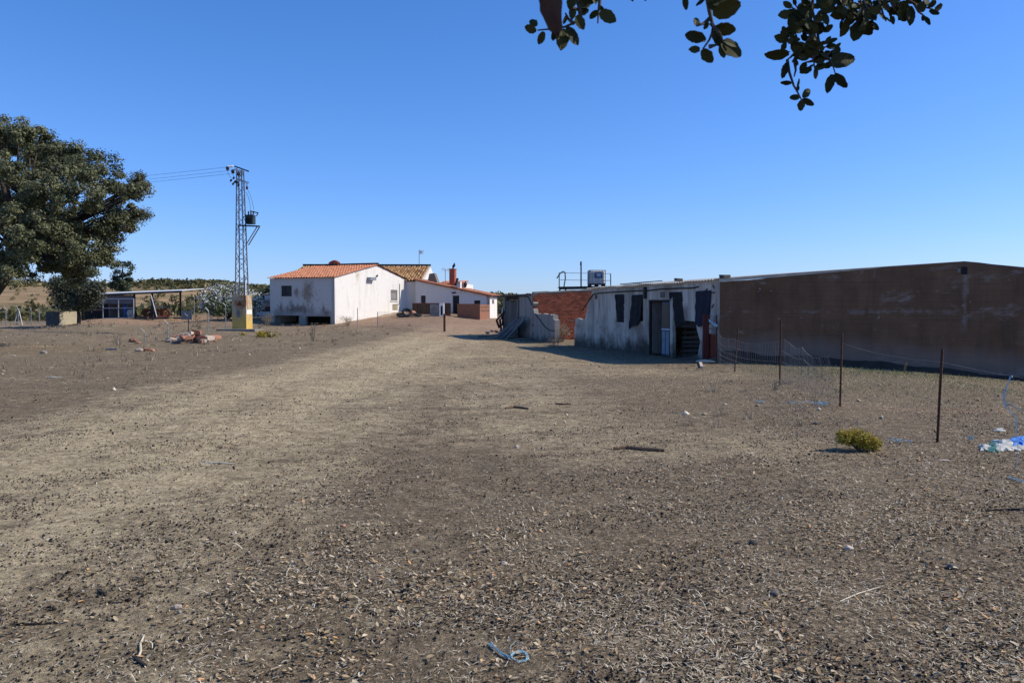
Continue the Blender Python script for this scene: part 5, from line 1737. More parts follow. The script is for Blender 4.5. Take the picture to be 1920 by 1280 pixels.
for (a_, b_) in (((193, 560), (250.5, 560)), ((193, 596.5), (250.5, 595.5)), ((193, 560), (193, 596.5)), ((250.5, 560), (250.5, 595.5)), ((222, 560), (222, 596)), ((193, 577.7), (250.5, 577.3))):
    MB().beam(sp(*a_, -0.3), sp(*b_, -0.3), 0.06).build('tube', 'pale_frame', gfr)
bl = sp(235, 591, 1.0)
bl.z = gz(bl.x, bl.y)
MB().lathe(bl, [(0.17, 0), (0.19, 0.05), (0.18, 0.5), (0.2, 0.55), (0.19, 1.05), (0.12, 1.12), (0.05, 1.15)], (0, 0, 1), 14).build('blue_barrel', 'blue_plastic', label='upright blue drum behind the pale gate frame', cat='drum')
rock('white_sack', Vector((sp(245, 590, 0.8).x, SD + 0.8, gz(sp(245, 590, 0.8).x, SD + 0.8))), (0.30, 0.25, 0.42), 'bag_white', 'pale lumpy sack behind the right half of the gate frame', 'sack', seed=12, squash=0.8)
# rusty implement
ri = sp(292, 588, 2.0)
ri.z = gz(ri.x, ri.y)
rus = empty('rusty_farm_implement', ri, 'rusty red farm machine with wheels beside the canopy shed', 'farm machine')
for (px, py, rr, w_, ax) in ((277, 582, 0.42, 0.5, (0.5, -0.85, 0)), (286, 583, 0.30, 0.4, (0.5, -0.85, 0)), (301, 582, 0.40, 0.5, (0.4, -0.9, 0)), (310, 580, 0.44, 0.16, (0.2, -1, 0))):
    c_ = sp(px, py, 2.0)
    c_.z = gz(c_.x, c_.y) + rr
    prof = [(rr * 0.55, -w_ / 2), (rr, -w_ / 2), (rr, w_ / 2), (rr * 0.55, w_ / 2)]
    MB().lathe(c_, prof, ax, 16, closed=True).build('wheel', 'rust_red', rus)
MB().beam(sp(273, 583, 2.0), sp(313, 579, 2.0), 0.10).build('frame', 'rust_red', rus)
MB().box(sp(298, 574.5, 2.1), (0.55, 0.4, 0.22), 0.2).build('pale_box', 'rubble_pale', rus)
yb = sp(320.5, 596, -0.6)
yb.z = gz(yb.x, yb.y)
MB().box(yb + Vector((0, 0, 0.14)), (0.32, 0.3, 0.28), 0.3, jit=0.01).build('yellow_crate', 'yellow_wood', label='small yellowish crate on the ground under the canopy', cat='crate')
# concrete tank left
tkc = at(108, 610, 62.5)
tkc.z = gz(tkc.x, tkc.y)
ctk = empty('concrete_tank', tkc, 'low square concrete water tank with one bright sunlit side', 'tank')
hgt = at(108, 584, 62.5).z - tkc.z
t_l = Vector((-0.97, 0.25, 0))
t_r = Vector((0.52, 0.854, 0))
MB().prism([[(0, -0.2), (1.12, -0.2), (1.12, hgt), (0, hgt)]], lambda a_, z: tkc + t_l * a_ + Vector((0, 0, z)), t_r * 0.15).build('shaded_side', 'dark_concrete', ctk)  # darker concrete puts the shade into this side's colour
MB().prism([[(0.152, -0.2), (1.9, -0.2), (1.9, hgt), (0.152, hgt)]], lambda a_, z: tkc + t_r * a_ + Vector((0, 0, z)), t_l * 0.15).build('sunlit_side', 'pale_concrete', ctk)  # paler concrete puts the sunlight into this side's colour
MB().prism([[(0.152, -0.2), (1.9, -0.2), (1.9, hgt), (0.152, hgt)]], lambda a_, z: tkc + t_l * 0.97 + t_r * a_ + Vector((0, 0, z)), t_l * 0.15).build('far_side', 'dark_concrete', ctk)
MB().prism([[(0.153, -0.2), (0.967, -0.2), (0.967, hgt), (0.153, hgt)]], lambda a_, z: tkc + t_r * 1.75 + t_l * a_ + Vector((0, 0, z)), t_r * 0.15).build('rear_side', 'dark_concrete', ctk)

# outbuilding left of the white house
OB = 74.0
ob = empty('outbuilding', at(492, 603, OB), 'small low outbuilding with grey roof left of the white house', 'outbuilding')
def opx(px, py, dd=0.0):
    return at(px, py, OB + dd)
MB().frame_box(Vector((opx(479, 600).x, OB, -0.2)), Vector((opx(516, 600).x - opx(479, 600).x, 0, 0)), Vector((0, 0.25, 0)), Vector((0, 0, opx(490, 584).z + 0.2))).build('base_wall', 'far_white', ob)
MB().frame_box(Vector((opx(480, 600).x, OB + 0.8, -0.2)), Vector((opx(516, 600).x - opx(480, 600).x, 0, 0)), Vector((0, 0.25, 0)), Vector((0, 0, opx(490, 566).z + 0.2))).build('inner_wall', 'dark_concrete', ob)
MB().frame_box(opx(479, 575), opx(516, 575) - opx(479, 575), Vector((0, 1.6, 0.55)), Vector((0, 0, 0.10))).build('lean_to_roof', 'rubble_brick', ob)
MB().frame_box(opx(488, 563.5, 1.7), opx(516, 563.5, 1.7) - opx(488, 563.5, 1.7), Vector((0, 0.4, 0)), Vector((0, 0, 0.12))).build('wall_coping', 'rubble_pale', ob)
MB().frame_box(opx(496, 563, 2.2), opx(516, 563, 2.2) - opx(496, 563, 2.2), Vector((0, 3.0, 0)), Vector((0, 0, opx(500, 553, 2.2).z - opx(500, 563, 2.2).z))).build('upper_wall', 'far_white', ob)
MB().frame_box(opx(494.5, 553, 2.0), opx(516, 550.5, 2.0) - opx(494.5, 553, 2.0), Vector((0, 3.4, 0.3)), Vector((0, 0, 0.09))).build('upper_roof', 'rubble_pale', ob)

# ------------------------------------------------------------------ rubble, bricks, stones
rp = gnd(362, 640)
rub = empty('rubble_pile', rp, 'low pile of broken bricks and pale rubble left of the pylon', 'rubble pile')
for k in range(75):
    px = R.gauss(360, 21)
    px = min(max(px, 318), 404)
    lay = R.random()
    p = gnd(px, 644 - 9 * R.random())
    hmax = 0.42 * math.exp(-((px - 362) / 26) ** 2)
    s_ = R.uniform(0.10, 0.26)
    c_ = p + Vector((0, 0, hmax * lay + s_ * 0.3))
    kind_ = R.choice(('rubble_brick', 'rubble_brick', 'rubble_pale', 'rubble_pale', 'stone')) if not 362 < px < 380 else R.choice(('rubble_brick', 'rust_red', 'dark_concrete'))
    MB().box(c_, (s_ * 1.7, s_, s_ * R.uniform(0.5, 0.9)), R.uniform(0, 3.1), jit=s_ * 0.22).build('brick' if 'brick' in kind_ else 'stone', kind_, rub)
MB().box(at(393, 634, rp.y) , (0.45, 0.3, 0.10), 0.5, jit=0.06).build('pale_slab', 'bag_white', rub)
for (px, py, sz, mat_, nm, lab) in (
        (249, 641.5, (0.42, 0.26, 0.34), 'rubble_brick', 'tile_piece', 'pointed orange tile fragment standing left of the rubble pile'),
        (259, 643, (0.26, 0.2, 0.10), 'rubble_brick', 'tile_piece', 'flat orange tile bit just right of the pointed fragment'),
        (209, 656, (0.52, 0.16, 0.13), 'cement', 'concrete_piece', 'long grey white concrete piece lying left of the two bricks'),
        (261.5, 658.5, (0.28, 0.22, 0.2), 'rubble_pale', 'brick_piece', 'pale pinkish brick left of the dark hollow one'),
        (275, 658, (0.24, 0.22, 0.15), 'rust_red', 'brick_piece', 'dark brown brick between the pale and the orange pieces'),
        (285, 658, (0.22, 0.2, 0.14), 'rubble_brick', 'brick_piece', 'orange brick bit at the right end of the brick row'),
        (82, 662.5, (0.28, 0.2, 0.14), 'stone', 'loose_stone', 'grey stone on the bare bank at far left'),
        (100, 707, (0.40, 0.06, 0.03), 'bag_white', 'pale_stick', 'thin whitish stick lying on the dark ground at left'),
        (24, 668, (0.25, 0.12, 0.06), 'rubble_pale', 'loose_stone', 'flat pale stone at the left edge of the picture'),
        (1530, 795, (0.09, 0.07, 0.05), 'dark_concrete', 'loose_stone', 'dark small stone left of the yellow green bush'),
        (969, 839, (0.055, 0.05, 0.045), 'rubble_pale', 'loose_stone', 'small pale pebble left of the big stick'),
        (945, 1057, (0.05, 0.04, 0.025), 'rubble_pale', 'loose_stone', 'pale flat pebble in the middle of the foreground'),
        (440, 1001, (0.04, 0.035, 0.025), 'rubble_pale', 'loose_stone', 'pale pinkish pebble left of centre on the track'),
        (643, 987, (0.04, 0.035, 0.025), 'rubble_brick', 'loose_stone', 'small orange pebble among dark droppings near the middle'),
        (332, 1140, (0.05, 0.04, 0.03), 'rubble_pale', 'loose_stone', 'round whitish pebble at lower left'),
        (1411, 1020, (0.06, 0.05, 0.04), 'dark_concrete', 'loose_stone', 'dark lump in the leaf litter right of centre'),
        (1452, 1115, (0.055, 0.05, 0.045), 'stone', 'loose_stone', 'grey round pebble in the leaf litter at lower right'),
        (1592, 1029, (0.06, 0.045, 0.035), 'rubble_pale', 'loose_stone', 'pale chalky pebble in the leaf litter at right'),
        (1785, 1065, (0.07, 0.06, 0.04), 'dark_concrete', 'loose_stone', 'dark lump in the leaf litter near the right edge'),
        (1770, 863, (0.14, 0.06, 0.015), 'rubble_pale', 'loose_stone', 'flat pale chip lying right below the nearest post')):
    p = gnd(px, py)
    rock(nm, p, tuple(s / 2 for s in sz), mat_, lab, 'stone' if 'stone' in nm else ('stick' if 'stick' in nm else 'debris'), seed=int(px), squash=0.5)

# sticks
def stick(pts, r, label, mat='brown_wood', name='stick'):
    ps = []
    for (px, py) in pts:
        p = gnd(px, py)
        ps.append(p + Vector((0, 0, r * 0.8)))
    return MB().tube(ps, [r * 0.8] + [r] * (len(ps) - 2) + [r * 0.7], 7).build(name, mat, label=label, cat='stick')


stick(((1151, 843), (1175, 841), (1200, 843.5), (1225, 845), (1246, 846.5)), 0.022, 'thick dark stick lying on the track right of centre')
stick(((948, 766.5), (962, 764.5), (976, 765.5), (991, 767.5)), 0.02, 'short dark bent stick lying on the track in the middle distance')
stick(((1042, 758), (1056, 758.5), (1070, 758)), 0.016, 'thin dark stick beyond the short bent one')
stick(((377, 866), (395, 867.5), (420, 869), (443, 870.5)), 0.007, 'pale straight stick lying across the track at left', 'straw_bit')
stick(((256, 1240), (264, 1222), (263, 1208), (270, 1192)), 0.006, 'forked pale twig standing at lower left', 'straw_bit')
stick(((252, 1234), (262, 1243), (274, 1250)), 0.010, 'dark twig below the forked pale one at lower left', 'dark_wood')
stick(((20, 1172), (60, 1171), (112, 1168)), 0.007, 'thin dark straight twig near the left edge of the foreground', 'dark_wood')
stick(((185, 1110), (198, 1115)), 0.012, 'stubby dark twig at lower left of the track', 'dark_wood')
stick(((1575, 1127), (1610, 1112), (1657, 1098)), 0.003, 'pale thin branch lying in the leaf litter at right', 'straw_bit')
stick(((1840, 958), (1880, 957), (1925, 953)), 0.008, 'long thin dark stick at the right edge of the leaf litter', 'dark_wood')
stick(((960, 1106), (1010, 1110), (1060, 1120)), 0.005, 'thin brown twig right of the middle foreground', 'twig')

# ------------------------------------------------------------------ blue twine and plastic
def twine(center_px, ext, n, r, label, seed, height=0.02):
    rr = random.Random(seed)
    c = gnd(*center_px)
    mb = MB()
    for k in range(n):
        a0 = rr.uniform(0, 6.28)
        q = Vector((c.x + rr.uniform(-0.25, 0.25) * ext[0], c.y + rr.uniform(-0.25, 0.25) * ext[1], 0))
        pts = []
        for i in range(16):
            a0 += rr.uniform(-0.75, 0.75)
            q = q + Vector((math.cos(a0) * ext[0], math.sin(a0) * ext[1], 0)) * 0.12
            d = Vector((q.x - c.x, q.y - c.y, 0))
            if abs(d.x) > ext[0] * 0.5 or abs(d.y) > ext[1] * 0.5:
                a0 += math.pi * 0.6
            pts.append(Vector((q.x, q.y, gz(q.x, q.y) + 0.006 + height * rr.random())))
        mb.tube(pts, r, 4)
    return mb.build('twine', 'blue_twine', label=label, cat='twine', group='blue baler twine scattered on the ground')


twine((1500, 756), (0.45, 0.3, 0), 3, 0.0018, 'flat strands of blue twine left of the post behind the bush', 1)
twine((1539, 759), (0.16, 0.25, 0), 9, 0.0028, 'bright blue knot of twine at the foot of the post behind the bush', 2, 0.05)
twine((1684, 827), (0.19, 0.25, 0), 8, 0.0018, 'small tuft of blue twine just right of the yellow green bush', 3)
twine((1820, 826), (0.05, 0.1, 0), 4, 0.0016, 'tiny blue wisp of twine left of the plastic sack', 4, 0.06)
twine((1424, 754), (0.14, 0.2, 0), 4, 0.002, 'faint blue wisp of twine before the second post', 5)
# coil in the foreground: a tail and a loop
c = gnd(970, 1237)
mb = MB()
for k in range(9):
    rr = random.Random(50 + k)
    j = lambda s: rr.uniform(-s, s)
    tail = [gnd(918 + j(3), 1209 + j(2)), gnd(926 + j(2), 1216 + j(2)), gnd(938 + j(3), 1228 + j(3)), gnd(952 + j(3), 1235 + j(3))]
    loop = []
    for i in range(15):
        an = math.radians(200 - 27 * i + j(5))
        loop.append(gnd(974 + (16 + j(2.5)) * math.cos(an), 1235 - (9 + j(2.0)) * math.sin(an)))
    pts = tail + loop[:9 + k % 6]
    mb.tube([p + Vector((0, 0, 0.006 + 0.012 * rr.random())) for p in pts], 0.0014, 5)
mb.tube([gnd(958, 1233) + Vector((0, 0, 0.01)), gnd(957, 1222) + Vector((0, 0, 0.03)), gnd(967, 1216) + Vector((0, 0, 0.04)), gnd(979, 1218) + Vector((0, 0, 0.02))], 0.0012, 5)
mb.build('twine', 'blue_twine', label='looped coil of blue twine in the bottom middle foreground', cat='twine', group='blue baler twine scattered on the ground')
# hanging twine on the wire at the right edge
mb = MB()
HDp = 8.1
for k in range(6):
    rr = random.Random(70 + k)
    j = lambda s: rr.uniform(-s, s)
    pts = [at(1895 + j(2), 706, HDp), at(1888 + j(3), 722, HDp), at(1882 + j(4), 742, HDp), at(1886 + j(4), 762, HDp)]
    if k < 3:
        pts += [at(1896 + j(5), 775, HDp), at(1905 + j(3), 783, HDp), at(1906, 815, HDp), at(1909, 845, HDp), at(1907, 872, HDp), at(1896 + j(3), 890, HDp), at(1896 + j(3), 897, HDp)]
    elif k == 3:
        pts += [at(1900, 762, HDp), at(1925, 770, HDp)]
    else:
        pts += [at(1893, 755 + j(4), HDp), at(1912, 768 + j(3), HDp)]
    mb.tube(pts, 0.0022, 5)
mb.lathe(at(1896, 705, HDp) - Vector((0, 0, 0.02)), [(0.004, 0), (0.011, 0.01), (0.010, 0.02), (0.004, 0.03)], (0.3, 0, 1), 8)
for k in range(4):
    rr = random.Random(90 + k)
    pts = [at(1896, 890, HDp)] + [gnd(1893 + 9 * i + rr.uniform(-3, 3), 899 + 2.2 * i + rr.uniform(-3, 3)) + Vector((0, 0, 0.02)) for i in range(4)]
    mb.tube(pts, 0.002, 5)
mb.build('hanging_twine', 'blue_twine', label='long blue twine hanging from the fence wire at the right edge', cat='twine')


def crumple(name, px0, px1, py0, py1, mat, h, seed, parent, label=None):
    from mathutils import noise as mn
    n, m_ = 16, 12
    vs = []
    for layer in (0, 1):
        for j in range(m_ + 1):
            for i in range(n + 1):
                fx_, fy_ = i / n, j / m_
                p = gnd(px0 + (px1 - px0) * fx_, py0 + (py1 - py0) * fy_)
                e = math.sin(math.pi * fx_) ** 0.4 * math.sin(math.pi * fy_) ** 0.4
                k = mn.noise(Vector((p.x * 14, p.y * 6, seed))) + 0.6 * mn.noise(Vector((p.x * 30, p.y * 14, seed + 5)))
                sh_ = Vector((mn.noise(Vector((fx_ * 4, fy_ * 4, seed + 9))), mn.noise(Vector((fx_ * 4, fy_ * 4, seed + 19))), 0)) * 0.06
                vs.append(p + sh_ + Vector((0, 0, (0.01 + e * h * (0.75 + 0.55 * k)) * (1 - 0.92 * layer))))
    fs = []
    mm = (n + 1) * (m_ + 1)
    for j in range(m_):
        for i in range(n):
            a0 = j * (n + 1) + i
            fs.append((a0, a0 + 1, a0 + n + 2, a0 + n + 1))
            fs.append((mm + a0, mm + a0 + n + 1, mm + a0 + n + 2, mm + a0 + 1))
    return MB().add(vs, fs, 0.5).build(name, mat, parent, smooth=False, label=label)


sk_ = empty('plastic_sack', gnd(1865, 843), 'crumpled white green and blue plastic sack near the right edge', 'sack')
crumple('white_end', 1864, 1900, 826, 846, 'bag_white', 0.05, 1, sk_)
crumple('green_panel', 1853, 1873, 830, 848, 'bag_green', 0.03, 2, sk_)
crumple('white_corner', 1838, 1856, 836, 846, 'bag_white', 0.04, 3, sk_)
crumple('blue_panel', 1896, 1935, 821, 841, 'bag_blue', 0.05, 4, sk_)
crumple('white_edge', 1894, 1935, 836, 845, 'bag_white', 0.03, 5, sk_)
o = crumple('foil_scrap', 1868, 1880, 804, 809, 'bag_white', 0.02, 6, None)
tag(o, 'small crumpled white scrap above the plastic sack', 'scrap')

# ------------------------------------------------------------------ shrubs
def shrub(name, base, blobs, n, size, mat, label, cat='bush', clump=0.06, stems=5, stem_r=0.008, extra=None, aspect=0.45):
    e = empty(name, base, label, cat)
    B = [(base.x + b[0], base.y + b[1], base.z + b[2], b[3], b[3], b[4]) for b in blobs]
    P, N_, val = crown_points(B, n, clump, 0.35)
    P[:, 2] = np.maximum(P[:, 2], ground_z(P[:, 0], P[:, 1]) + 0.01)
    V = leaf_quads(P, N_, size * (0.6 + 0.8 * RNG.random(n)), aspect)
    np_mesh('foliage', V, 4, mat, e, origin=tuple(base), rnd=val)
    mb = MB()
    for k in range(stems):
        b = B[k % len(B)]
        q = Vector(b[:3]) + Vector((R.uniform(-1, 1) * b[3] * 0.5, R.uniform(-1, 1) * b[3] * 0.5, b[5] * 0.3))
        mb.tube([base, base.lerp(q, 0.5) + Vector((R.uniform(-0.1, 0.1) * b[3], 0, 0)), q], [stem_r, stem_r * 0.7, stem_r * 0.3], 5)
    mb.build('stems', 'twig', e)
    return e


yb_ = gnd(1610, 846)
shrub('yellow_green_bush', yb_, [(-0.17, 0.02, 0.16, 0.085, 0.075), (-0.06, 0.03, 0.15, 0.10, 0.09), (0.04, 0.0, 0.15, 0.12, 0.105), (0.13, 0.0, 0.10, 0.10, 0.085), (0.20, 0.02, 0.06, 0.07, 0.06), (0.02, 0.12, 0.14, 0.12, 0.1)], 9000, 0.022, 'yellow_bush', 'low dense yellow green bush before the rusty posts', clump=0.022, stems=8)
p = gnd(489, 632)
shrub('green_cushion_plant', p, [(0, 0, 0.12, 0.24, 0.16), (0.15, 0, 0.10, 0.2, 0.14)], 1500, 0.07, 'yellow_bush', 'low green cushion plant right of the pedestal', clump=0.05)
p = gnd(506, 632)
shrub('straw_cushion_plant', p, [(0.05, 0, 0.15, 0.35, 0.22), (-0.15, 0, 0.14, 0.28, 0.2), (0.25, 0, 0.10, 0.25, 0.15)], 1800, 0.07, 'straw_bush', 'low straw coloured cushion plant right of the green one', clump=0.06)
p = gnd(455, 628)
shrub('tiny_green_plant', p, [(0, 0, 0.07, 0.16, 0.09)], 500, 0.05, 'yellow_bush', 'tiny green plant at the foot of the pedestal', clump=0.04)


def weed(base, n, h, spread, label, r=0.006, heads=True):
    e = empty('dry_weed', base, label, 'weed')
    mb = MB()
    tips = []
    for k in range(n):
        a_ = R.uniform(0, 6.28)
        s_ = spread * R.random()
        hh = h * R.uniform(0.5, 1)
        t_ = base + Vector((math.cos(a_) * s_, math.sin(a_) * s_, hh))
        m_ = base.lerp(t_, 0.5) + Vector((R.uniform(-1, 1) * spread * 0.2, 0, hh * 0.1))
        mb.tube([base + Vector((math.cos(a_), math.sin(a_), 0)) * s_ * 0.3, m_, t_], [r, r * 0.8, r * 0.4], 4)
        tips += [t_, m_.lerp(t_, 0.5)]
        for q in range(2):
            t2 = m_ + Vector((R.uniform(-1, 1) * spread * 0.4, R.uniform(-1, 1) * spread * 0.4, hh * R.uniform(0.2, 0.4)))
            mb.tube([m_, t2], [r * 0.6, r * 0.3], 4)
            tips.append(t2)
    mb.build('stalks', 'dry_weed', e)
    tp = np.array([list(t) for t in tips])
    idx = RNG.integers(0, len(tp), len(tp) * 8)
    P = tp[idx] + RNG.normal(size=(len(idx), 3)) * h * 0.05
    np_mesh('seed_heads', leaf_quads(P, rand_unit(len(P)), np.full(len(P), h * 0.05)), 4, 'dry_weed', e, origin=tuple(base), rnd=RNG.random(len(P)))['kind'] = 'stuff'
    return e


weed(gnd(1052, 641), 22, 0.95, 0.55, 'tall dry weed growing in the gap before the brick wall', 0.010)
weed(gnd(1040, 650), 16, 0.45, 0.5, 'short dry weed at the end of the broken white wall', 0.008)
weed(gnd(1452, 731), 14, 0.22, 0.22, 'small dry tuft beside the second rusty post', 0.004)
weed(gnd(503, 611), 14, 1.0, 0.6, 'dry weed in front of the shaded house corner at left', 0.014)
weed(gnd(652, 611), 14, 0.8, 0.8, 'dry weed at the foot of the sunlit gable', 0.012)
weed(gnd(586, 640), 9, 0.9, 0.3, 'slender dark dry stalk on the bare ground before the house', 0.012)
weed(gnd(222, 648), 10, 0.5, 0.4, 'small dry weed at the stub of the bent post', 0.010)
weed(gnd(372, 612), 18, 0.7, 1.2, 'low dry bramble left of the pylon pedestal', 0.012)
weed(gnd(1697, 700), 5, 0.30, 0.05, 'single thin dry stalk before the brown wall', 0.004)

# oleander with white flowers behind the pylon
ol = at(428, 600, 66)
ol.z = gz(ol.x, ol.y)
e = shrub('oleander', ol, [(-1.2, 0, 1.5, 1.1, 1.1), (0, 0.3, 1.7, 1.2, 1.2), (1.1, 0, 1.6, 1.0, 1.1), (2.0, 0.4, 1.3, 0.9, 1.0), (-0.4, -0.6, 1.0, 1.0, 0.8), (0.9, -0.5, 1.0, 1.0, 0.8)], 9000, 0.20, 'oleander_leaves', 'large oleander bush with white flowers behind the pylon', clump=0.22, stems=14, stem_r=0.04, aspect=0.3)
Bf = [(ol.x + b[0], ol.y + b[1], ol.z + b[2], b[3], b[3], b[4]) for b in [(-1.2, -0.3, 1.6, 1.15, 1.1), (0, 0, 1.8, 1.25, 1.2), (1.1, -0.3, 1.7, 1.05, 1.1), (2.0, 0.1, 1.4, 0.95, 1.0)]]
P, N_, val = crown_points(Bf, 3400, 0.12, 0.85, 8)
np_mesh('flowers', leaf_quads(P, N_, 0.11 * (0.6 + RNG.random(3400)), 0.9), 4, 'white_petals', e, origin=tuple(ol), rnd=val)

# ------------------------------------------------------------------ trees
def tree(name, base, label, trunk, blobs, n, size, leafmat, clump, trunk_mat='bark', shell=0.5, limbs=True, aspect=0.6, cat='tree', group=None, per=45, hollow=0.0):
    e = empty(name, base, label, cat, group)
    mb = MB()
    for (pts, rs) in trunk:
        mb.tube(pts, rs, 9)
    if limbs:
        top = Vector(trunk[0][0][-1])
        for b in blobs:
            c_ = Vector(b[:3])
            q = top.lerp(c_, 0.5) + Vector((R.uniform(-1, 1), R.uniform(-1, 1), R.uniform(-0.2, 0.8))) * b[3] * 0.35
            r0_ = trunk[0][1][-1] * 0.55
            mb.tube([top - Vector((0, 0, 0.1)), q, c_], [r0_, r0_ * 0.55, r0_ * 0.22], 6)
            for _ in range(4):
                t2 = c_ + Vector((R.uniform(-1, 1) * b[3], R.uniform(-1, 1) * b[4], R.uniform(-0.8, 0.9) * b[5])) * 0.75
                mb.tube([c_.lerp(q, 0.3), c_.lerp(t2, 0.6) + Vector((0, 0, 0.1)), t2], [r0_ * 0.25, r0_ * 0.15, r0_ * 0.05], 5)
    mb.build('trunk', trunk_mat, e, smooth=True)
    P, N_, val = crown_points(blobs, n, clump, shell, per, hollow)
    V = leaf_quads(P, N_, size * (0.55 + 0.9 * RNG.random(n)), aspect)
    np_mesh('crown', V, 4, leafmat, e, origin=tuple(base), rnd=val)
    return e


OD = 33.0
ocx = [(-90, 330, 85, 1), (0, 240, 26, 0), (35, 246, 24, -1), (-35, 235, 34, 1), (75, 256, 20, 0), (-40, 255, 55, 0), (10, 262, 46, -1), (60, 270, 34, 1), (100, 290, 46, 0), (150, 305, 40, 1), (185, 322, 40, -1), (213, 350, 34, 0), (252, 348, 17, 1), (265, 338, 10, 0), (262, 362, 13, -1), (245, 355, 18, -1), (270, 350, 12, 1), (255, 390, 18, 0), (262, 405, 12, 0), (245, 425, 16, 1), (225, 420, 20, -1),
       (20, 340, 62, -2), (85, 350, 56, -2), (140, 365, 50, -2), (185, 378, 34, 1), (228, 395, 26, 0), (250, 410, 16, 1), (240, 430, 14, -1), (218, 438, 20, 0),
       (-30, 430, 75, 0), (35, 430, 58, -3), (95, 430, 50, -2), (145, 425, 30, 1), (165, 455, 36, -1), (195, 460, 24, 0), (110, 485, 34, 0), (150, 492, 30, 1), (180, 500, 22, -1), (140, 520, 20, 0),
       (120, 455, 40, -2), (175, 430, 30, 0), (205, 415, 26, -1), (185, 480, 22, 1), (75, 470, 40, 1), (70, 395, 50, 0), (235, 365, 22, -1), (25, 500, 20, -3), (-10, 498, 26, -3), (120, 498, 22, -1), (200, 488, 16, 0), (160, 505, 18, 0), (55, 490, 34, -1), (15, 490, 26, 0), (90, 512, 14, 0), (60, 520, 9, 1), (-60, 500, 50, 0)]
blobs = []
for (px, py, r_, dz) in ocx:
    c_ = at(px, py, OD + dz * 1.1)
    w = r_ / FOC * OD
    blobs.append((c_.x, c_.y, c_.z, w * 0.93, w * 1.1, w * 0.92))
ob_ = gnd(-62, 640)
ob_ = Vector((at(-75, 600, OD + 0.5).x, OD + 0.5, 0))
ob_.z = gz(ob_.x, ob_.y)
tk1 = at(4, 525, OD + 0.5)
tk2 = at(38, 470, OD)
tk3 = at(0, 430, OD)
# back blobs fill the depth of the crown
for _ in range(10):
    c_ = at(R.uniform(-120, 150), R.uniform(290, 450), OD + R.uniform(2.0, 5.0))
    blobs.append((c_.x, c_.y, c_.z, 1.3, 1.3, 1.1))
tree('holm_oak', ob_, 'big dark holm oak filling the left edge of the picture',
     [([ob_ - Vector((0, 0, 0.2)), ob_ + Vector((0.25, 0, 0.9)), tk1 + Vector((-0.25, 0, -0.2)), tk1 + Vector((0.3, 0, 0.5)), tk2], [0.55, 0.42, 0.36, 0.30, 0.22])], blobs, 220000, 0.09, 'oak_leaves', 0.18, shell=0.45, per=210, hollow=0.35)

sb_ = at(148, 605, 62)
sb_.z = gz(sb_.x, sb_.y)
st1 = at(147, 580, 62)
blobs = []
for (px, py, r_) in ((115, 548, 18), (140, 545, 24), (165, 550, 20), (130, 565, 15), (150, 562, 20), (175, 562, 13), (110, 532, 14), (180, 540, 14), (150, 528, 18), (120, 570, 8)):
    c_ = at(px, py, 62 + R.uniform(-0.6, 0.6))
    w = r_ / FOC * 62
    blobs.append((c_.x, c_.y, c_.z, w, w, w * 0.9))
tree('small_oak', sb_, 'small round tree with slanting stem below the big oak', [([sb_ - Vector((0, 0, 0.2)), at(148, 590, 62), st1, at(143, 570, 62)], [0.17, 0.14, 0.13, 0.11])], blobs, 16000, 0.16, 'olive_leaves', 0.2)

ebx, eby = at(229, 545, 150).x, 150.0
eb = Vector((ebx, eby, gz(ebx, eby)))
blobs = []
for (px, py, r_) in ((218, 494, 5.5), (230, 493, 5), (240, 496, 5.5), (214, 508, 6), (222, 506, 5), (243, 512, 6), (231, 516, 5), (216, 521, 6), (247, 503, 3), (240, 524, 6), (224, 530, 8), (212, 535, 7), (238, 533, 7), (248, 526, 4), (222, 540, 8), (234, 543, 8)):
    c_ = at(px, py, 150 + R.uniform(-1, 1))
    w = r_ / FOC * 150
    blobs.append((c_.x, c_.y, c_.z, w, w, w * 0.75))
tree('eucalyptus', eb, 'tall open eucalyptus with tufted crown behind the canopy shed', [([eb, at(229, 540, 150), at(230, 515, 150), at(230, 496, 150)], [0.30, 0.24, 0.16, 0.07])], blobs, 5000, 0.36, 'gum_leaves', 0.22, aspect=0.45)

# evergreen behind the outbuilding
hb = Vector((at(498, 560, 96).x, 96, 0))
hb.z = gz(hb.x, hb.y)
blobs = []
for (px, py, r_) in ((490, 552, 9), (500, 547, 9), (508, 546, 9), (516, 549, 9), (483, 558, 7), (497, 560, 10), (510, 560, 10), (478, 566, 8)):
    c_ = at(px, py, 96 + R.uniform(-1, 1))
    w = r_ / FOC * 96
    blobs.append((c_.x, c_.y, c_.z, w, w, w))
tree('dark_evergreen', hb, 'dark evergreen tree behind the outbuilding left of the white house', [([hb, hb + Vector((0, 0, 1.5))], [0.2, 0.15])], blobs, 5000, 0.26, 'gum_leaves', 0.25)

# trees standing singly on the hill crest
def hill_tree(px, top_py, d, w_px, label, mat='scrub_leaves'):
    x = at(px, 540, d).x
    b = Vector((x, d, gz(x, d)))
    zt_ = at(px, top_py, d).z
    w = w_px / FOC * d
    h = max(zt_ - b.z, 1.5)
    blobs = []
    for k in range(6):
        blobs.append((x + R.uniform(-0.5, 0.5) * w, d + R.uniform(-0.5, 0.5) * w, b.z + h * R.uniform(0.45, 0.78), w * 0.38, w * 0.38, h * 0.22))
    return tree('hill_tree', b, label, [([b - Vector((0, 0, 0.2)), b + Vector((0.1, 0, h * 0.45))], [0.22, 0.15])], blobs, 1500, 0.42, mat, 0.3, group='trees on the far hill', aspect=0.6)


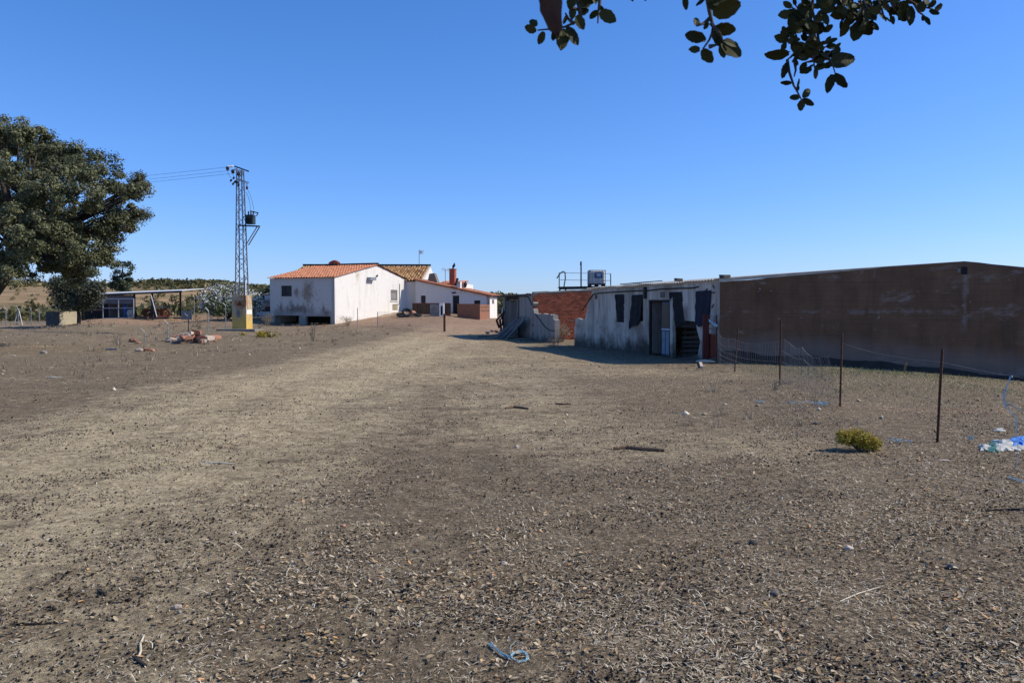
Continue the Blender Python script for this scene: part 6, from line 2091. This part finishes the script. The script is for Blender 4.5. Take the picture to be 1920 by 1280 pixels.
hill_tree(310, 523, 255, 14, 'single round dark tree on the hill crest right of the eucalyptus')
hill_tree(375, 524, 255, 12, 'small dark tree in the middle of the hill crest')
hill_tree(352, 526, 258, 16, 'wide dark tree left of the middle of the hill crest')
hill_tree(392, 525, 262, 18, 'broad dark tree on the hill crest left of the pylon')
hill_tree(416, 527, 262, 16, 'dark tree on the hill crest just left of the pylon')
hill_tree(335, 529, 250, 14, 'low dark tree on the crest between the round and the wide one')
hill_tree(432, 531, 250, 13, 'low dark tree on the crest right behind the pylon')
hill_tree(905, 547, 240, 14, 'far dark tree above the right end of the low house')
hill_tree(935, 550, 250, 18, 'far dark tree right of the narrow white end wall')
hill_tree(965, 551, 260, 18, 'far dark tree just above the ruined shed')

# scrub covering the hills: one mass
ns = 9000
sx = RNG.uniform(-330, 130, ns * 3)
sy = 97 + 260 * RNG.random(ns * 3) ** 1.1
pn = np.sin(sx * 0.045 + 1.3) * np.sin(sy * 0.05 + 0.4) + 0.5 * np.sin(sx * 0.13 + sy * 0.09) + 0.35 * np.sin(sx * 0.31 - sy * 0.21)
clear = gauss(sx, sy, (-113, 185), 34, 26) * 1.6 + gauss(sx, sy, (-76, 205), 9, 14) * 1.6
dens = np.clip(np.where(sx > -sy * 0.57, 1.05, 0.42) + 0.4 * pn - clear, 0.12, 1) * np.where(sy > 225, 1.4, 1.0)
keep = (RNG.random(ns * 3) < dens) & (np.abs(sx) < sy * 0.9 + 25)
sx, sy = sx[keep][:ns], sy[keep][:ns]
sh_ = (0.6 + 1.9 * RNG.random(len(sx)) ** 2.5) * np.where(sy > 215, 1.1, 1.0)
per = 34
ci = np.repeat(np.arange(len(sx)), per)
u = rand_unit(len(ci))
rad = 0.55 + 0.5 * RNG.random(len(ci))
P = np.stack([sx[ci] + u[:, 0] * sh_[ci] * 0.8 * rad, sy[ci] + u[:, 1] * sh_[ci] * 0.8 * rad, ground_z(sx, sy)[ci] + sh_[ci] * 0.45 + u[:, 2] * sh_[ci] * 0.5 * rad], 1)
N_ = u * 0.8 + rand_unit(len(ci)) * 0.5
N_ /= np.linalg.norm(N_, axis=1, keepdims=True)
tone = RNG.random(len(sx))
V = leaf_quads(P, N_, sh_[ci] * 0.42 * (0.6 + 0.7 * RNG.random(len(ci))), 0.7)
scrub = np_mesh('hillside_scrub', V, 4, 'scrub_leaves', origin=(0, 150, 0), rnd=np.clip(tone[ci] * 0.7 + 0.3 * RNG.random(len(ci)), 0, 1))
tag(scrub, 'dark green scrub and low trees covering the far hillside', 'scrub', kind='stuff')

# ------------------------------------------------------------------ litter on the ground
def scatter(n, dmin, dmax, power):
    q = RNG.random(n)
    a_ = 1 - power
    d = (dmin ** a_ + q * (dmax ** a_ - dmin ** a_)) ** (1 / a_)
    x = (RNG.random(n) * 2 - 1) * (0.74 * d + 0.9)
    return x, d


def vnoise(x, y, s, seed):
    r_ = np.random.default_rng(seed)
    out_ = np.zeros_like(x)
    for k in range(6):
        a_ = r_.uniform(0, 6.28)
        f = s * r_.uniform(0.6, 1.9)
        out_ += np.sin((x * math.cos(a_) + y * math.sin(a_)) * f + r_.uniform(0, 6.28))
    return out_ / 3.0


def litter_density(x, y):
    tr_ = track_mask(x, y)
    right = sstep((x / np.maximum(y, 1) + 0.22) / 0.6)
    near = sstep((9.5 - y) / 6)
    return np.clip((0.16 + 0.55 * right + 0.45 * near) * (1 - 0.75 * tr_) + 0.28 * vnoise(x, y, 1.6, 3), 0.02, 1)


def finish_litter(x, y, keep):
    return x[keep], y[keep]


# dead leaves: two hinged quads each
x, y = scatter(120000, 2.4, 26, 1.2)
k = RNG.random(len(x)) < litter_density(x, y) * np.clip(0.5 + 0.8 * vnoise(x, y, 3.6, 5) + 0.3 * vnoise(x, y, 11, 6), 0.06, 1)
x, y = x[k], y[k]
n = len(x)
L = 0.011 + 0.033 * RNG.random(n) ** 2.4
Wd = L * RNG.uniform(0.35, 0.6, n)
an = RNG.uniform(0, 2 * np.pi, n)
tx = np.stack([np.cos(an), np.sin(an), RNG.normal(0, 0.35, n)], 1)
bx = np.stack([-np.sin(an), np.cos(an), RNG.normal(0, 0.25, n)], 1)
base = np.stack([x, y, ground_z(x, y) + 0.004 + 0.012 * RNG.random(n)], 1)
curl = (L * RNG.uniform(0.05, 0.35, n))[:, None] * np.array([0, 0, 1.0])
p0 = base - tx * L[:, None] * 0.5 + curl * 0.6
p3 = base + tx * L[:, None] * 0.5 + curl * 0.8
m1 = base - tx * L[:, None] * 0.12
m2 = base + tx * L[:, None] * 0.2
Wb = bx * Wd[:, None] * 0.5
LV = np.stack([p0, m1 - Wb + curl, m2 - Wb * 0.85 + curl, p3, m2 + Wb * 0.85 + curl, m1 + Wb + curl, m1 * 0.5 + m2 * 0.5], 1)   # 7 verts
LV[:, :, 2] = np.maximum(LV[:, :, 2], base[:, None, 2] - 0.004)
off = (np.arange(n) * 7)[:, None]
F1 = off + np.array([[0, 1, 2, 6]])
F2 = off + np.array([[6, 2, 3, 4]])
F3 = off + np.array([[0, 6, 4, 5]])
FF = np.concatenate([F1, F2, F3], 0)
tone = np.clip(RNG.beta(1.6, 1.9, n), 0, 1)
tone = np.where((tone > 0.7) & (RNG.random(n) < 0.45), 0.45, tone)
leaves = np_mesh('leaf_litter', LV.reshape(-1, 3), 4, 'dead_leaf', faces=FF, origin=(0, 8, 0), rnd=np.tile(tone, 3))
tag(leaves, 'dead oak leaves littering the foreground', 'leaf litter', kind='stuff')

# straw bits
x, y = scatter(150000, 2.4, 24, 1.25)
k = RNG.random(len(x)) < np.clip((litter_density(x, y) * 0.9 + 0.12) * np.clip(0.6 + 0.8 * vnoise(x, y, 3.0, 15), 0.1, 1.3), 0, 1)
x, y = x[k], y[k]
n = len(x)
L = 0.022 * (0.4 + 1.3 * RNG.random(n)) * np.where(RNG.random(n) < 0.04, 2.6, 1.0)
wd = 0.0014 * (0.6 + 0.9 * RNG.random(n)) * (0.6 + y / 7)
an = RNG.uniform(0, 2 * np.pi, n)
tx = np.stack([np.cos(an), np.sin(an), np.abs(RNG.normal(0, 0.22, n))], 1)
sd_ = np.stack([-np.sin(an), np.cos(an), np.zeros(n)], 1)
up_ = np.array([0, 0, 1.0])
base = np.stack([x, y, ground_z(x, y) + 0.003 + 0.008 * RNG.random(n)], 1)
a0 = base - tx * L[:, None] * 0.5
a0[:, 2] = base[:, 2]
a1 = a0 + tx * L[:, None]
mid = (a0 + a1) / 2 + up_ * (L * RNG.uniform(0, 0.12, n))[:, None] + sd_ * (L * RNG.normal(0, 0.06, n))[:, None]
sw_ = sd_ * wd[:, None]
SV = np.stack([a0 - sw_, a0 + sw_, mid - sw_, mid + sw_, a1 - sw_ * 0.6, a1 + sw_ * 0.6], 1)
off = (np.arange(n) * 6)[:, None]
FF = np.concatenate([off + np.array([[0, 1, 3, 2]]), off + np.array([[2, 3, 5, 4]])], 0)
straw = np_mesh('straw_litter', SV.reshape(-1, 3), 4, 'straw_bit', faces=FF, origin=(0, 8, 0), rnd=np.tile(RNG.random(n), 2))
tag(straw, 'bits of straw and dry grass littering the ground', 'straw', kind='stuff')

# droppings and grit
x, y = scatter(150000, 2.4, 48, 1.3)
cl = vnoise(x, y, 2.6, 8) + 0.6 * vnoise(x, y, 7.0, 9)
k = RNG.random(len(x)) < np.clip(0.28 + 0.42 * cl + 0.2 * track_mask(x, y), 0.02, 1)
x, y = x[k], y[k]
n = len(x)
r_ = 0.0062 * (0.45 + 0.9 * RNG.random(n)) * np.where(RNG.random(n) < 0.03, 1.9, 1.0) * (1 + y / 45)
oct_ = np.array([[1, 0, 0], [0, 1, 0], [-1, 0, 0], [0, -1, 0], [0, 0, 0.85], [0, 0, -0.6]], dtype=float)
ofs = oct_[None] * r_[:, None, None] * RNG.uniform(0.7, 1.3, (n, 6, 1))
ang = RNG.uniform(0, 6.28, n)
ca_, sa_ = np.cos(ang)[:, None], np.sin(ang)[:, None]
ofs = np.stack([ofs[:, :, 0] * ca_ - ofs[:, :, 1] * sa_, ofs[:, :, 0] * sa_ + ofs[:, :, 1] * ca_, ofs[:, :, 2]], 2)
DV = np.stack([x, y, ground_z(x, y) + r_ * 0.5], 1)[:, None] + ofs
off = (np.arange(n) * 6)[:, None]
tri = [(0, 1, 4), (1, 2, 4), (2, 3, 4), (3, 0, 4), (1, 0, 5), (2, 1, 5), (3, 2, 5), (0, 3, 5)]
FF = np.concatenate([off + np.array([t_]) for t_ in tri], 0)
drop = np_mesh('droppings_and_grit', DV.reshape(-1, 3), 3, 'droppings', faces=FF, origin=(0, 8, 0), rnd=np.tile(RNG.random(n), 8), smooth=True)
tag(drop, 'small black droppings and grit strewn over the track', 'grit', kind='stuff')

# clods and small stones further off
nc = 2600
x = RNG.uniform(-30, 14, nc)
y = RNG.uniform(11, 58, nc)
k = RNG.random(nc) < np.clip(0.45 - 0.4 * track_mask(x, y) + 0.4 * vnoise(x, y, 0.5, 31), 0.05, 1)
k &= ~((y > 22.5 - 0.1 * (x - 6)) & (x > 6.19 - 0.291 * (y - 23.4) - 0.3))
x, y = x[k], y[k]
n = len(x)
r_ = 0.012 + 0.045 * RNG.random(n) ** 3
ofs = oct_[None] * r_[:, None, None] * RNG.uniform(0.6, 1.4, (n, 6, 1))
CV = np.stack([x, y, ground_z(x, y) + r_ * 0.3], 1)[:, None] + ofs
off = (np.arange(n) * 6)[:, None]
FF = np.concatenate([off + np.array([t_]) for t_ in tri], 0)
tag(np_mesh('clods', CV.reshape(-1, 3), 3, 'straw_bit', faces=FF, origin=(0, 30, 0), rnd=np.tile(RNG.random(n) * 0.8, 8)), 'small stones and clods strewn over the yard', 'stones', kind='stuff')
# dry tufts at the edges of the yard
nt_ = 1500
ty_ = 10 + 68 * RNG.random(nt_)
tx_ = RNG.uniform(-1, 0.62, nt_) * (0.68 * ty_ + 1)
k = (track_mask(tx_, ty_) < 0.25) & ~((ty_ > 22.3 - 0.1 * (tx_ - 6)) & (tx_ > 6.19 - 0.291 * (ty_ - 23.4) - 0.4)) & (RNG.random(nt_) < np.clip(0.35 + 0.7 * vnoise(tx_, ty_, 0.4, 41) + 0.4 * (tx_ < -9) * (ty_ > 28), 0, 1)) & ~((tx_ > C0.x - 0.5) & (ty_ > 61) & (tx_ < -7))
tx_, ty_ = tx_[k], ty_[k]
pb_ = 16
ci = np.repeat(np.arange(len(tx_)), pb_)
n = len(ci)
hh_t = ((0.05 + 0.13 * RNG.random(len(tx_)) ** 2) * (1 + ty_ / 45))[ci]
bx_t = tx_[ci] + RNG.normal(0, 0.05, n)
by_t = ty_[ci] + RNG.normal(0, 0.05, n)
base = np.stack([bx_t, by_t, ground_z(bx_t, by_t)], 1)
an = RNG.uniform(0, 6.28, n)
sd_ = np.stack([np.cos(an), np.sin(an), np.zeros(n)], 1) * (0.003 + 0.00025 * by_t)[:, None]
tip = base + np.stack([RNG.normal(0, 0.45, n) * hh_t, RNG.normal(0, 0.45, n) * hh_t, hh_t * RNG.uniform(0.5, 1.1, n)], 1)
tag(np_mesh('dry_tufts', np.stack([base - sd_, base + sd_, tip], 1), 3, 'dry_weed', origin=(0, 30, 0), rnd=RNG.random(n)), 'scattered tufts of dry grass at the edges of the yard', 'dry grass', kind='stuff')

# short grass by the brown wall
ng = 70000
x = RNG.uniform(4.5, 18, ng)
y = RNG.uniform(9, 23.5, ng)
k = (RNG.random(ng) < np.clip(grass_mask(x, y) * (0.40 + 0.55 * vnoise(x, y, 1.1, 21)), 0.0, 1)) & (y < K.y - 0.1 * (x - K.x) - 0.1)
x, y = x[k], y[k]
n = len(x)
h = 0.06 * (0.3 + 1.3 * RNG.random(n) ** 2)
an = RNG.uniform(0, 6.28, n)
base = np.stack([x, y, ground_z(x, y)], 1)
sd_ = np.stack([np.cos(an), np.sin(an), np.zeros(n)], 1) * 0.0045
tip = base + np.stack([RNG.normal(0, 0.4, n) * h, RNG.normal(0, 0.4, n) * h, h], 1)
GV = np.stack([base - sd_, base + sd_, tip], 1)
gr_ = np_mesh('short_grass', GV, 3, 'grass_blade', origin=(10, 15, 0), rnd=RNG.random(n))
tag(gr_, 'sparse short green grass before the brown wall', 'grass', kind='stuff')

# ------------------------------------------------------------------ overhanging oak: trunk behind the camera, sprigs in view
oak2 = empty('overhanging_oak', (3.4, -3.2, gz(3.4, -3.2)), 'dark oak sprigs hanging into the top of the picture', 'tree')
jn = Vector((1.2, 1.0, 3.45))
MB().tube([(3.4, -3.2, -0.3), (3.3, -3.1, 1.2), (3.0, -2.6, 2.6), (2.3, -1.2, 3.3), jn, (0.55, 1.5, 3.3), (-0.2, 1.6, 3.15)], [0.32, 0.26, 0.20, 0.13, 0.06, 0.04, 0.02], 12).build('trunk', 'bark', oak2, smooth=True)
MB().tube([jn, (1.6, 1.6, 3.3), (2.0, 2.2, 3.1), (2.4, 2.5, 2.95)], [0.05, 0.035, 0.025, 0.015], 8).build('bough', 'bark', oak2, smooth=True)
leaf_meshes = []
for v in range(6):
    rr = random.Random(200 + v)
    nseg = 9
    pts_l, pts_r, mids = [], [], []
    wide = (0.36, 0.30, 0.40, 0.34, 0.27, 0.42)[v]
    for i in range(nseg + 1):
        q = i / nseg
        w = wide * (math.sin(math.pi * min(1, q * 0.93 + 0.05)) ** 0.65)
        tooth = rr.uniform(-0.02, 0.03) if 0 < i < nseg else 0
        bend = 0.10 * math.sin(q * 2.4 + v)
        mids.append(Vector((q, bend * 0.25, -0.16 * q * q)))
        pts_l.append(Vector((q, bend * 0.25 + w / 2 * 1.7 + tooth + rr.uniform(-0.01, 0.01), 0.06 - 0.16 * q * q)))
        pts_r.append(Vector((q, bend * 0.25 - w / 2 * 1.7 - tooth + rr.uniform(-0.01, 0.01), 0.06 - 0.16 * q * q)))
    vs = mids + pts_l + pts_r
    vs += [v_ - Vector((0, 0, 0.012)) for v_ in vs]
    n1 = nseg + 1
    fs = []
    for i in range(nseg):
        fs += [(i, i + 1, n1 + i + 1, n1 + i), (i + 1, i, 2 * n1 + i, 2 * n1 + i + 1)]
        b_ = 3 * n1
        fs += [(b_ + i + 1, b_ + i, b_ + n1 + i, b_ + n1 + i + 1), (b_ + i, b_ + i + 1, b_ + 2 * n1 + i + 1, b_ + 2 * n1 + i)]
    me = bpy.data.meshes.new('leaf')
    me.from_pydata([tuple(p) for p in vs], [], fs)
    a = me.attributes.new('rnd', 'FLOAT', 'FACE')
    a.data.foreach_set('value', np.full(len(fs), rr.random(), dtype=np.float32))
    me.materials.append(M['oak_leaf'])
    leaf_meshes.append(me)


def add_leaf(parent, p, direction, size, roll, variant=None, mat=None):
    """p = stalk end of the leaf"""
    me = leaf_meshes[variant if variant is not None else R.randrange(6)]
    if mat:
        me = me.copy()
        me.materials[0] = M[mat]
    o_ = bpy.data.objects.new('leaf', me)
    COL.objects.link(o_)
    o_.parent = parent
    x_ = Vector(direction).normalized()
    z_ = x_.orthogonal().normalized()
    z_ = Matrix.Rotation(roll, 3, x_) @ z_
    y_ = z_.cross(x_)
    m3 = Matrix((x_, y_, z_)).transposed()
    o_.matrix_local = Matrix.Translation(Vector(p) - WORLD[parent.name]) @ m3.to_4x4() @ Matrix.Scale(size, 4)
    WORLD[o_.name] = Vector(p)
    return o_


def face_roll(direction, tilt):
    """roll so that the leaf blade roughly faces the camera, off by tilt"""
    x_ = Vector(direction).normalized()
    z0 = x_.orthogonal().normalized()
    view = Vector((0, -1, -0.25))
    w = view - x_ * view.dot(x_)
    if w.length < 1e-4:
        return tilt
    w.normalize()
    an_ = math.atan2(z0.cross(w).dot(x_), z0.dot(w))
    return an_ + tilt


def sprig(label, d, twigs, leaves_, hook, rad=0.0034):
    """twigs: pixel polylines at depth d; leaves: (px0, py0, px1, py1, depth offset) from stalk to tip; hook: where the twig joins the bough"""
    first = at(*twigs[0][0], d)
    mb = MB()
    mb.tube([hook, hook.lerp(first, 0.5) + Vector((0, 0, 0.04)), first], [rad * 2.2, rad * 1.8, rad * 1.4], 6)
    for tw_ in twigs:
        ps = [at(px, py, d + R.uniform(-0.015, 0.015)) for (px, py) in tw_]
        mb.tube(ps, [rad * (1.3 - 0.8 * i / max(1, len(ps) - 1)) for i in range(len(ps))], 6)
    s_ = mb.build('sprig', 'twig', oak2, label=label)
    for (x0, y0, x1, y1, dd) in leaves_:
        a_ = at(x0, y0, d + dd)
        b_ = at(x1, y1, d + dd + R.uniform(-0.012, 0.012))
        dr_ = b_ - a_
        add_leaf(s_, a_, dr_, dr_.length, face_roll(dr_, R.uniform(-0.75, 0.75)))
    return s_


# left sprig, with one big dead leaf close to the lens
sL = sprig('left sprig with one large brown dead leaf', 1.75,
           [[(1078, -12), (1088, 20), (1090, 34), (1075, 44), (1058, 51), (1030, 55), (1008, 57)], [(1125, -12), (1124, 10), (1122, 22), (1121, 44)], [(1075, 44), (1066, 36), (1060, 25)], [(1088, 20), (1075, 15), (1068, 18)]],
           [(1006, 57, 983, 52, 0), (1006, 50, 994, 36, 0.02), (1020, 60, 1009, 83, 0), (1062, 52, 1086, 82, 0), (1053, 54, 1055, 92, 0.01), (1040, 56, 1038, 77, 0), (1080, 30, 1096, 54, -0.02), (1074, 12, 1072, 36, 0), (1085, 10, 1112, -6, 0), (1084, 26, 1104, 18, 0.02),
            (1121, 20, 1106, 36, 0), (1124, 24, 1155, 38, 0), (1122, 10, 1134, 24, 0.01), (1088, -4, 1098, 22, 0), (1068, 18, 1074, -8, 0), (1092, -10, 1112, 8, 0), (1062, 28, 1058, 46, 0.01), (1112, -8, 1118, 6, 0)],
           Vector((0.22, 1.6, 3.2)))
pA, pB = at(1034, -50, 0.95), at(1037, 63, 0.95)
add_leaf(sL, pA, pB - pA, (pB - pA).length, face_roll(pB - pA, 0.75), 4, 'brown_leaf')['label'] = 'large out of focus brown dead leaf'
# middle sprig
sM = sprig('middle sprig', 1.5,
           [[(1325, -12), (1330, 20), (1334, 38), (1338, 55), (1330, 75), (1318, 92)], [(1332, 34), (1320, 44), (1306, 49)], [(1334, 45), (1348, 62), (1356, 78)], [(1330, 88), (1345, 84)]],
           [(1336, 24, 1392, 10, -0.15), (1336, 8, 1382, -8, -0.1), (1305, 50, 1308, 32, 0), (1320, 74, 1284, 66, 0), (1322, 78, 1300, 60, 0.01), (1312, 93, 1293, 92, 0), (1318, 92, 1334, 118, 0), (1340, 52, 1380, 58, 0), (1336, 50, 1342, 76, 0), (1342, 60, 1352, 86, 0.02), (1354, 80, 1390, 104, 0), (1356, 78, 1384, 84, -0.02), (1352, 84, 1357, 108, 0),
            (1322, 0, 1304, 10, 0), (1330, 6, 1352, 20, 0), (1284, -8, 1286, 19, 0), (1330, 44, 1318, 54, 0), (1326, -6, 1340, 10, 0)],
           Vector((0.72, 1.38, 3.32)))
for (x0, y0, x1, y1) in ((1184, -10, 1186, 3), (1212, -10, 1210, 2)):
    a_, b_ = at(x0, y0, 1.5), at(x1, y1, 1.5)
    add_leaf(sM, a_, b_ - a_, (b_ - a_).length, face_roll(b_ - a_, 0.4))
# right sprig: large, leaves generated along its twigs
tw_r = [[(1525, -14), (1523, 20), (1531, 50), (1535, 75), (1540, 95), (1552, 108), (1560, 118), (1566, 138)], [(1523, 20), (1508, 40), (1490, 60), (1478, 76)], [(1531, 50), (1515, 75), (1502, 98), (1490, 116)],
        [(1476, 112), (1480, 136), (1488, 160), (1498, 178), (1504, 190)], [(1545, 10), (1570, 22), (1600, 34), (1632, 36)], [(1535, 78), (1525, 100), (1527, 128)], [(1490, 100), (1482, 108), (1476, 112)],
        [(1690, -8), (1715, 8), (1735, 14), (1750, 18)], [(1715, 8), (1722, 22), (1735, 32)], [(1600, 34), (1620, 22), (1650, 10), (1690, -8)], [(1525, -14), (1560, 4), (1545, 10)], [(1490, 116), (1492, 132), (1489, 144)]]
lv_r = [(1480, 98, 1436, 106, -0.05), (1476, 118, 1468, 146, 0), (1484, 156, 1464, 156, 0), (1494, 165, 1500, 148, 0), (1494, 172, 1498, 160, 0), (1500, 182, 1480, 184, 0), (1504, 186, 1526, 198, 0), (1504, 188, 1500, 208, 0), (1504, 182, 1521, 168, 0), (1506, 184, 1508, 172, 0),
        (1560, 140, 1551, 173, 0), (1566, 138, 1588, 164, -0.02), (1552, 122, 1606, 106, 0), (1548, 120, 1528, 130, 0), (1556, 116, 1582, 104, 0.01), (1560, 104, 1576, 88, 0), (1522, 130, 1501, 136, 0), (1527, 128, 1532, 148, 0),
        (1478, 76, 1453, 68, 0), (1480, 70, 1466, 50, 0), (1490, 58, 1480, 28, 0), (1508, 38, 1480, 24, 0), (1512, 30, 1496, 8, 0), (1502, 20, 1520, -6, 0)]
for tw_ in tw_r[:3] + tw_r[5:6] + tw_r[1:3]:
    for (ax_, ay_), (bx_, by_) in zip(tw_[:-1], tw_[1:]):
        for q in (0.0, 0.2, 0.4, 0.6, 0.8):
            x0, y0 = ax_ + (bx_ - ax_) * q, ay_ + (by_ - ay_) * q
            an_ = R.uniform(0, 6.28)
            ln_2 = R.uniform(11, 23)
            x1, y1 = x0 + ln_2 * math.cos(an_), y0 + ln_2 * math.sin(an_) * 0.9
            if y1 < 128 and x1 < 1548:
                lv_r.append((x0, y0, x1, y1, R.uniform(-0.06, 0.06)))
for tw_ in (tw_r[4], tw_r[9], [(1545, 8), (1590, 14), (1640, 22)], [(1600, 28), (1625, 40), (1640, 48)]):
    for (ax_, ay_), (bx_, by_) in zip(tw_[:-1], tw_[1:]):
        for q in (0.0, 0.15, 0.3, 0.45, 0.6, 0.75, 0.9):
            x0, y0 = ax_ + (bx_ - ax_) * q, ay_ + (by_ - ay_) * q
            an_ = R.uniform(0, 6.28)
            ln_2 = R.uniform(12, 25)
            x1, y1 = x0 + ln_2 * math.cos(an_), y0 + ln_2 * math.sin(an_) * 0.8
            if y1 < 58:
                lv_r.append((x0, y0, x1, y1, R.uniform(-0.06, 0.06)))
lv_r += [(1590, 36, 1578, 68, 0), (1616, 40, 1600, 74, 0), (1610, 46, 1636, 66, 0), (1670, 30, 1676, 45, 0), (1706, 12, 1710, 46, 0), (1735, 32, 1744, 46, 0), (1742, 20, 1762, 26, 0), (1740, 14, 1756, 2, 0), (1734, 12, 1740, -6, 0), (1690, 4, 1700, 34, 0), (1675, 6, 1692, 32, 0), (1730, 28, 1732, 40, 0), (1545, 24, 1556, 40, 0), (1700, -4, 1716, 6, 0)]
samp = []
for tw_ in tw_r:
    for (ax_, ay_), (bx_, by_) in zip(tw_[:-1], tw_[1:]):
        for q in (0, 0.25, 0.5, 0.75, 1.0):
            samp.append((ax_ + (bx_ - ax_) * q, ay_ + (by_ - ay_) * q))
twiglets = []
for (cx_, cy_, rx_, ry_, cnt) in ((1508, 62, 46, 58, 40), (1545, 100, 28, 18, 8), (1640, 16, 62, 26, 38), (1575, 18, 34, 22, 12), (1738, 10, 16, 16, 7)):
    for _ in range(cnt):
        an_ = R.uniform(0, 6.28)
        rr_ = R.random() ** 0.5
        x0, y0 = cx_ + rx_ * rr_ * math.cos(an_), cy_ + ry_ * rr_ * math.sin(an_)
        sx_, sy_ = min(samp, key=lambda p_: (p_[0] - x0) ** 2 + (p_[1] - y0) ** 2)
        ang_ = math.atan2(y0 - sy_, x0 - sx_) + R.uniform(-0.9, 0.9)
        ll_ = R.uniform(13, 24)
        if math.hypot(x0 - sx_, y0 - sy_) > 5:
            twiglets.append([(sx_, sy_), ((sx_ + x0) / 2 + R.uniform(-2, 2), (sy_ + y0) / 2 + R.uniform(-2, 2)), (x0, y0)])
        lv_r.append((x0, y0, x0 + ll_ * math.cos(ang_), y0 + ll_ * math.sin(ang_), R.uniform(-0.02, 0.02)))
tw_r += twiglets
sprig('large right hand sprig', 2.25, tw_r, lv_r, Vector((1.55, 1.6, 3.3)))
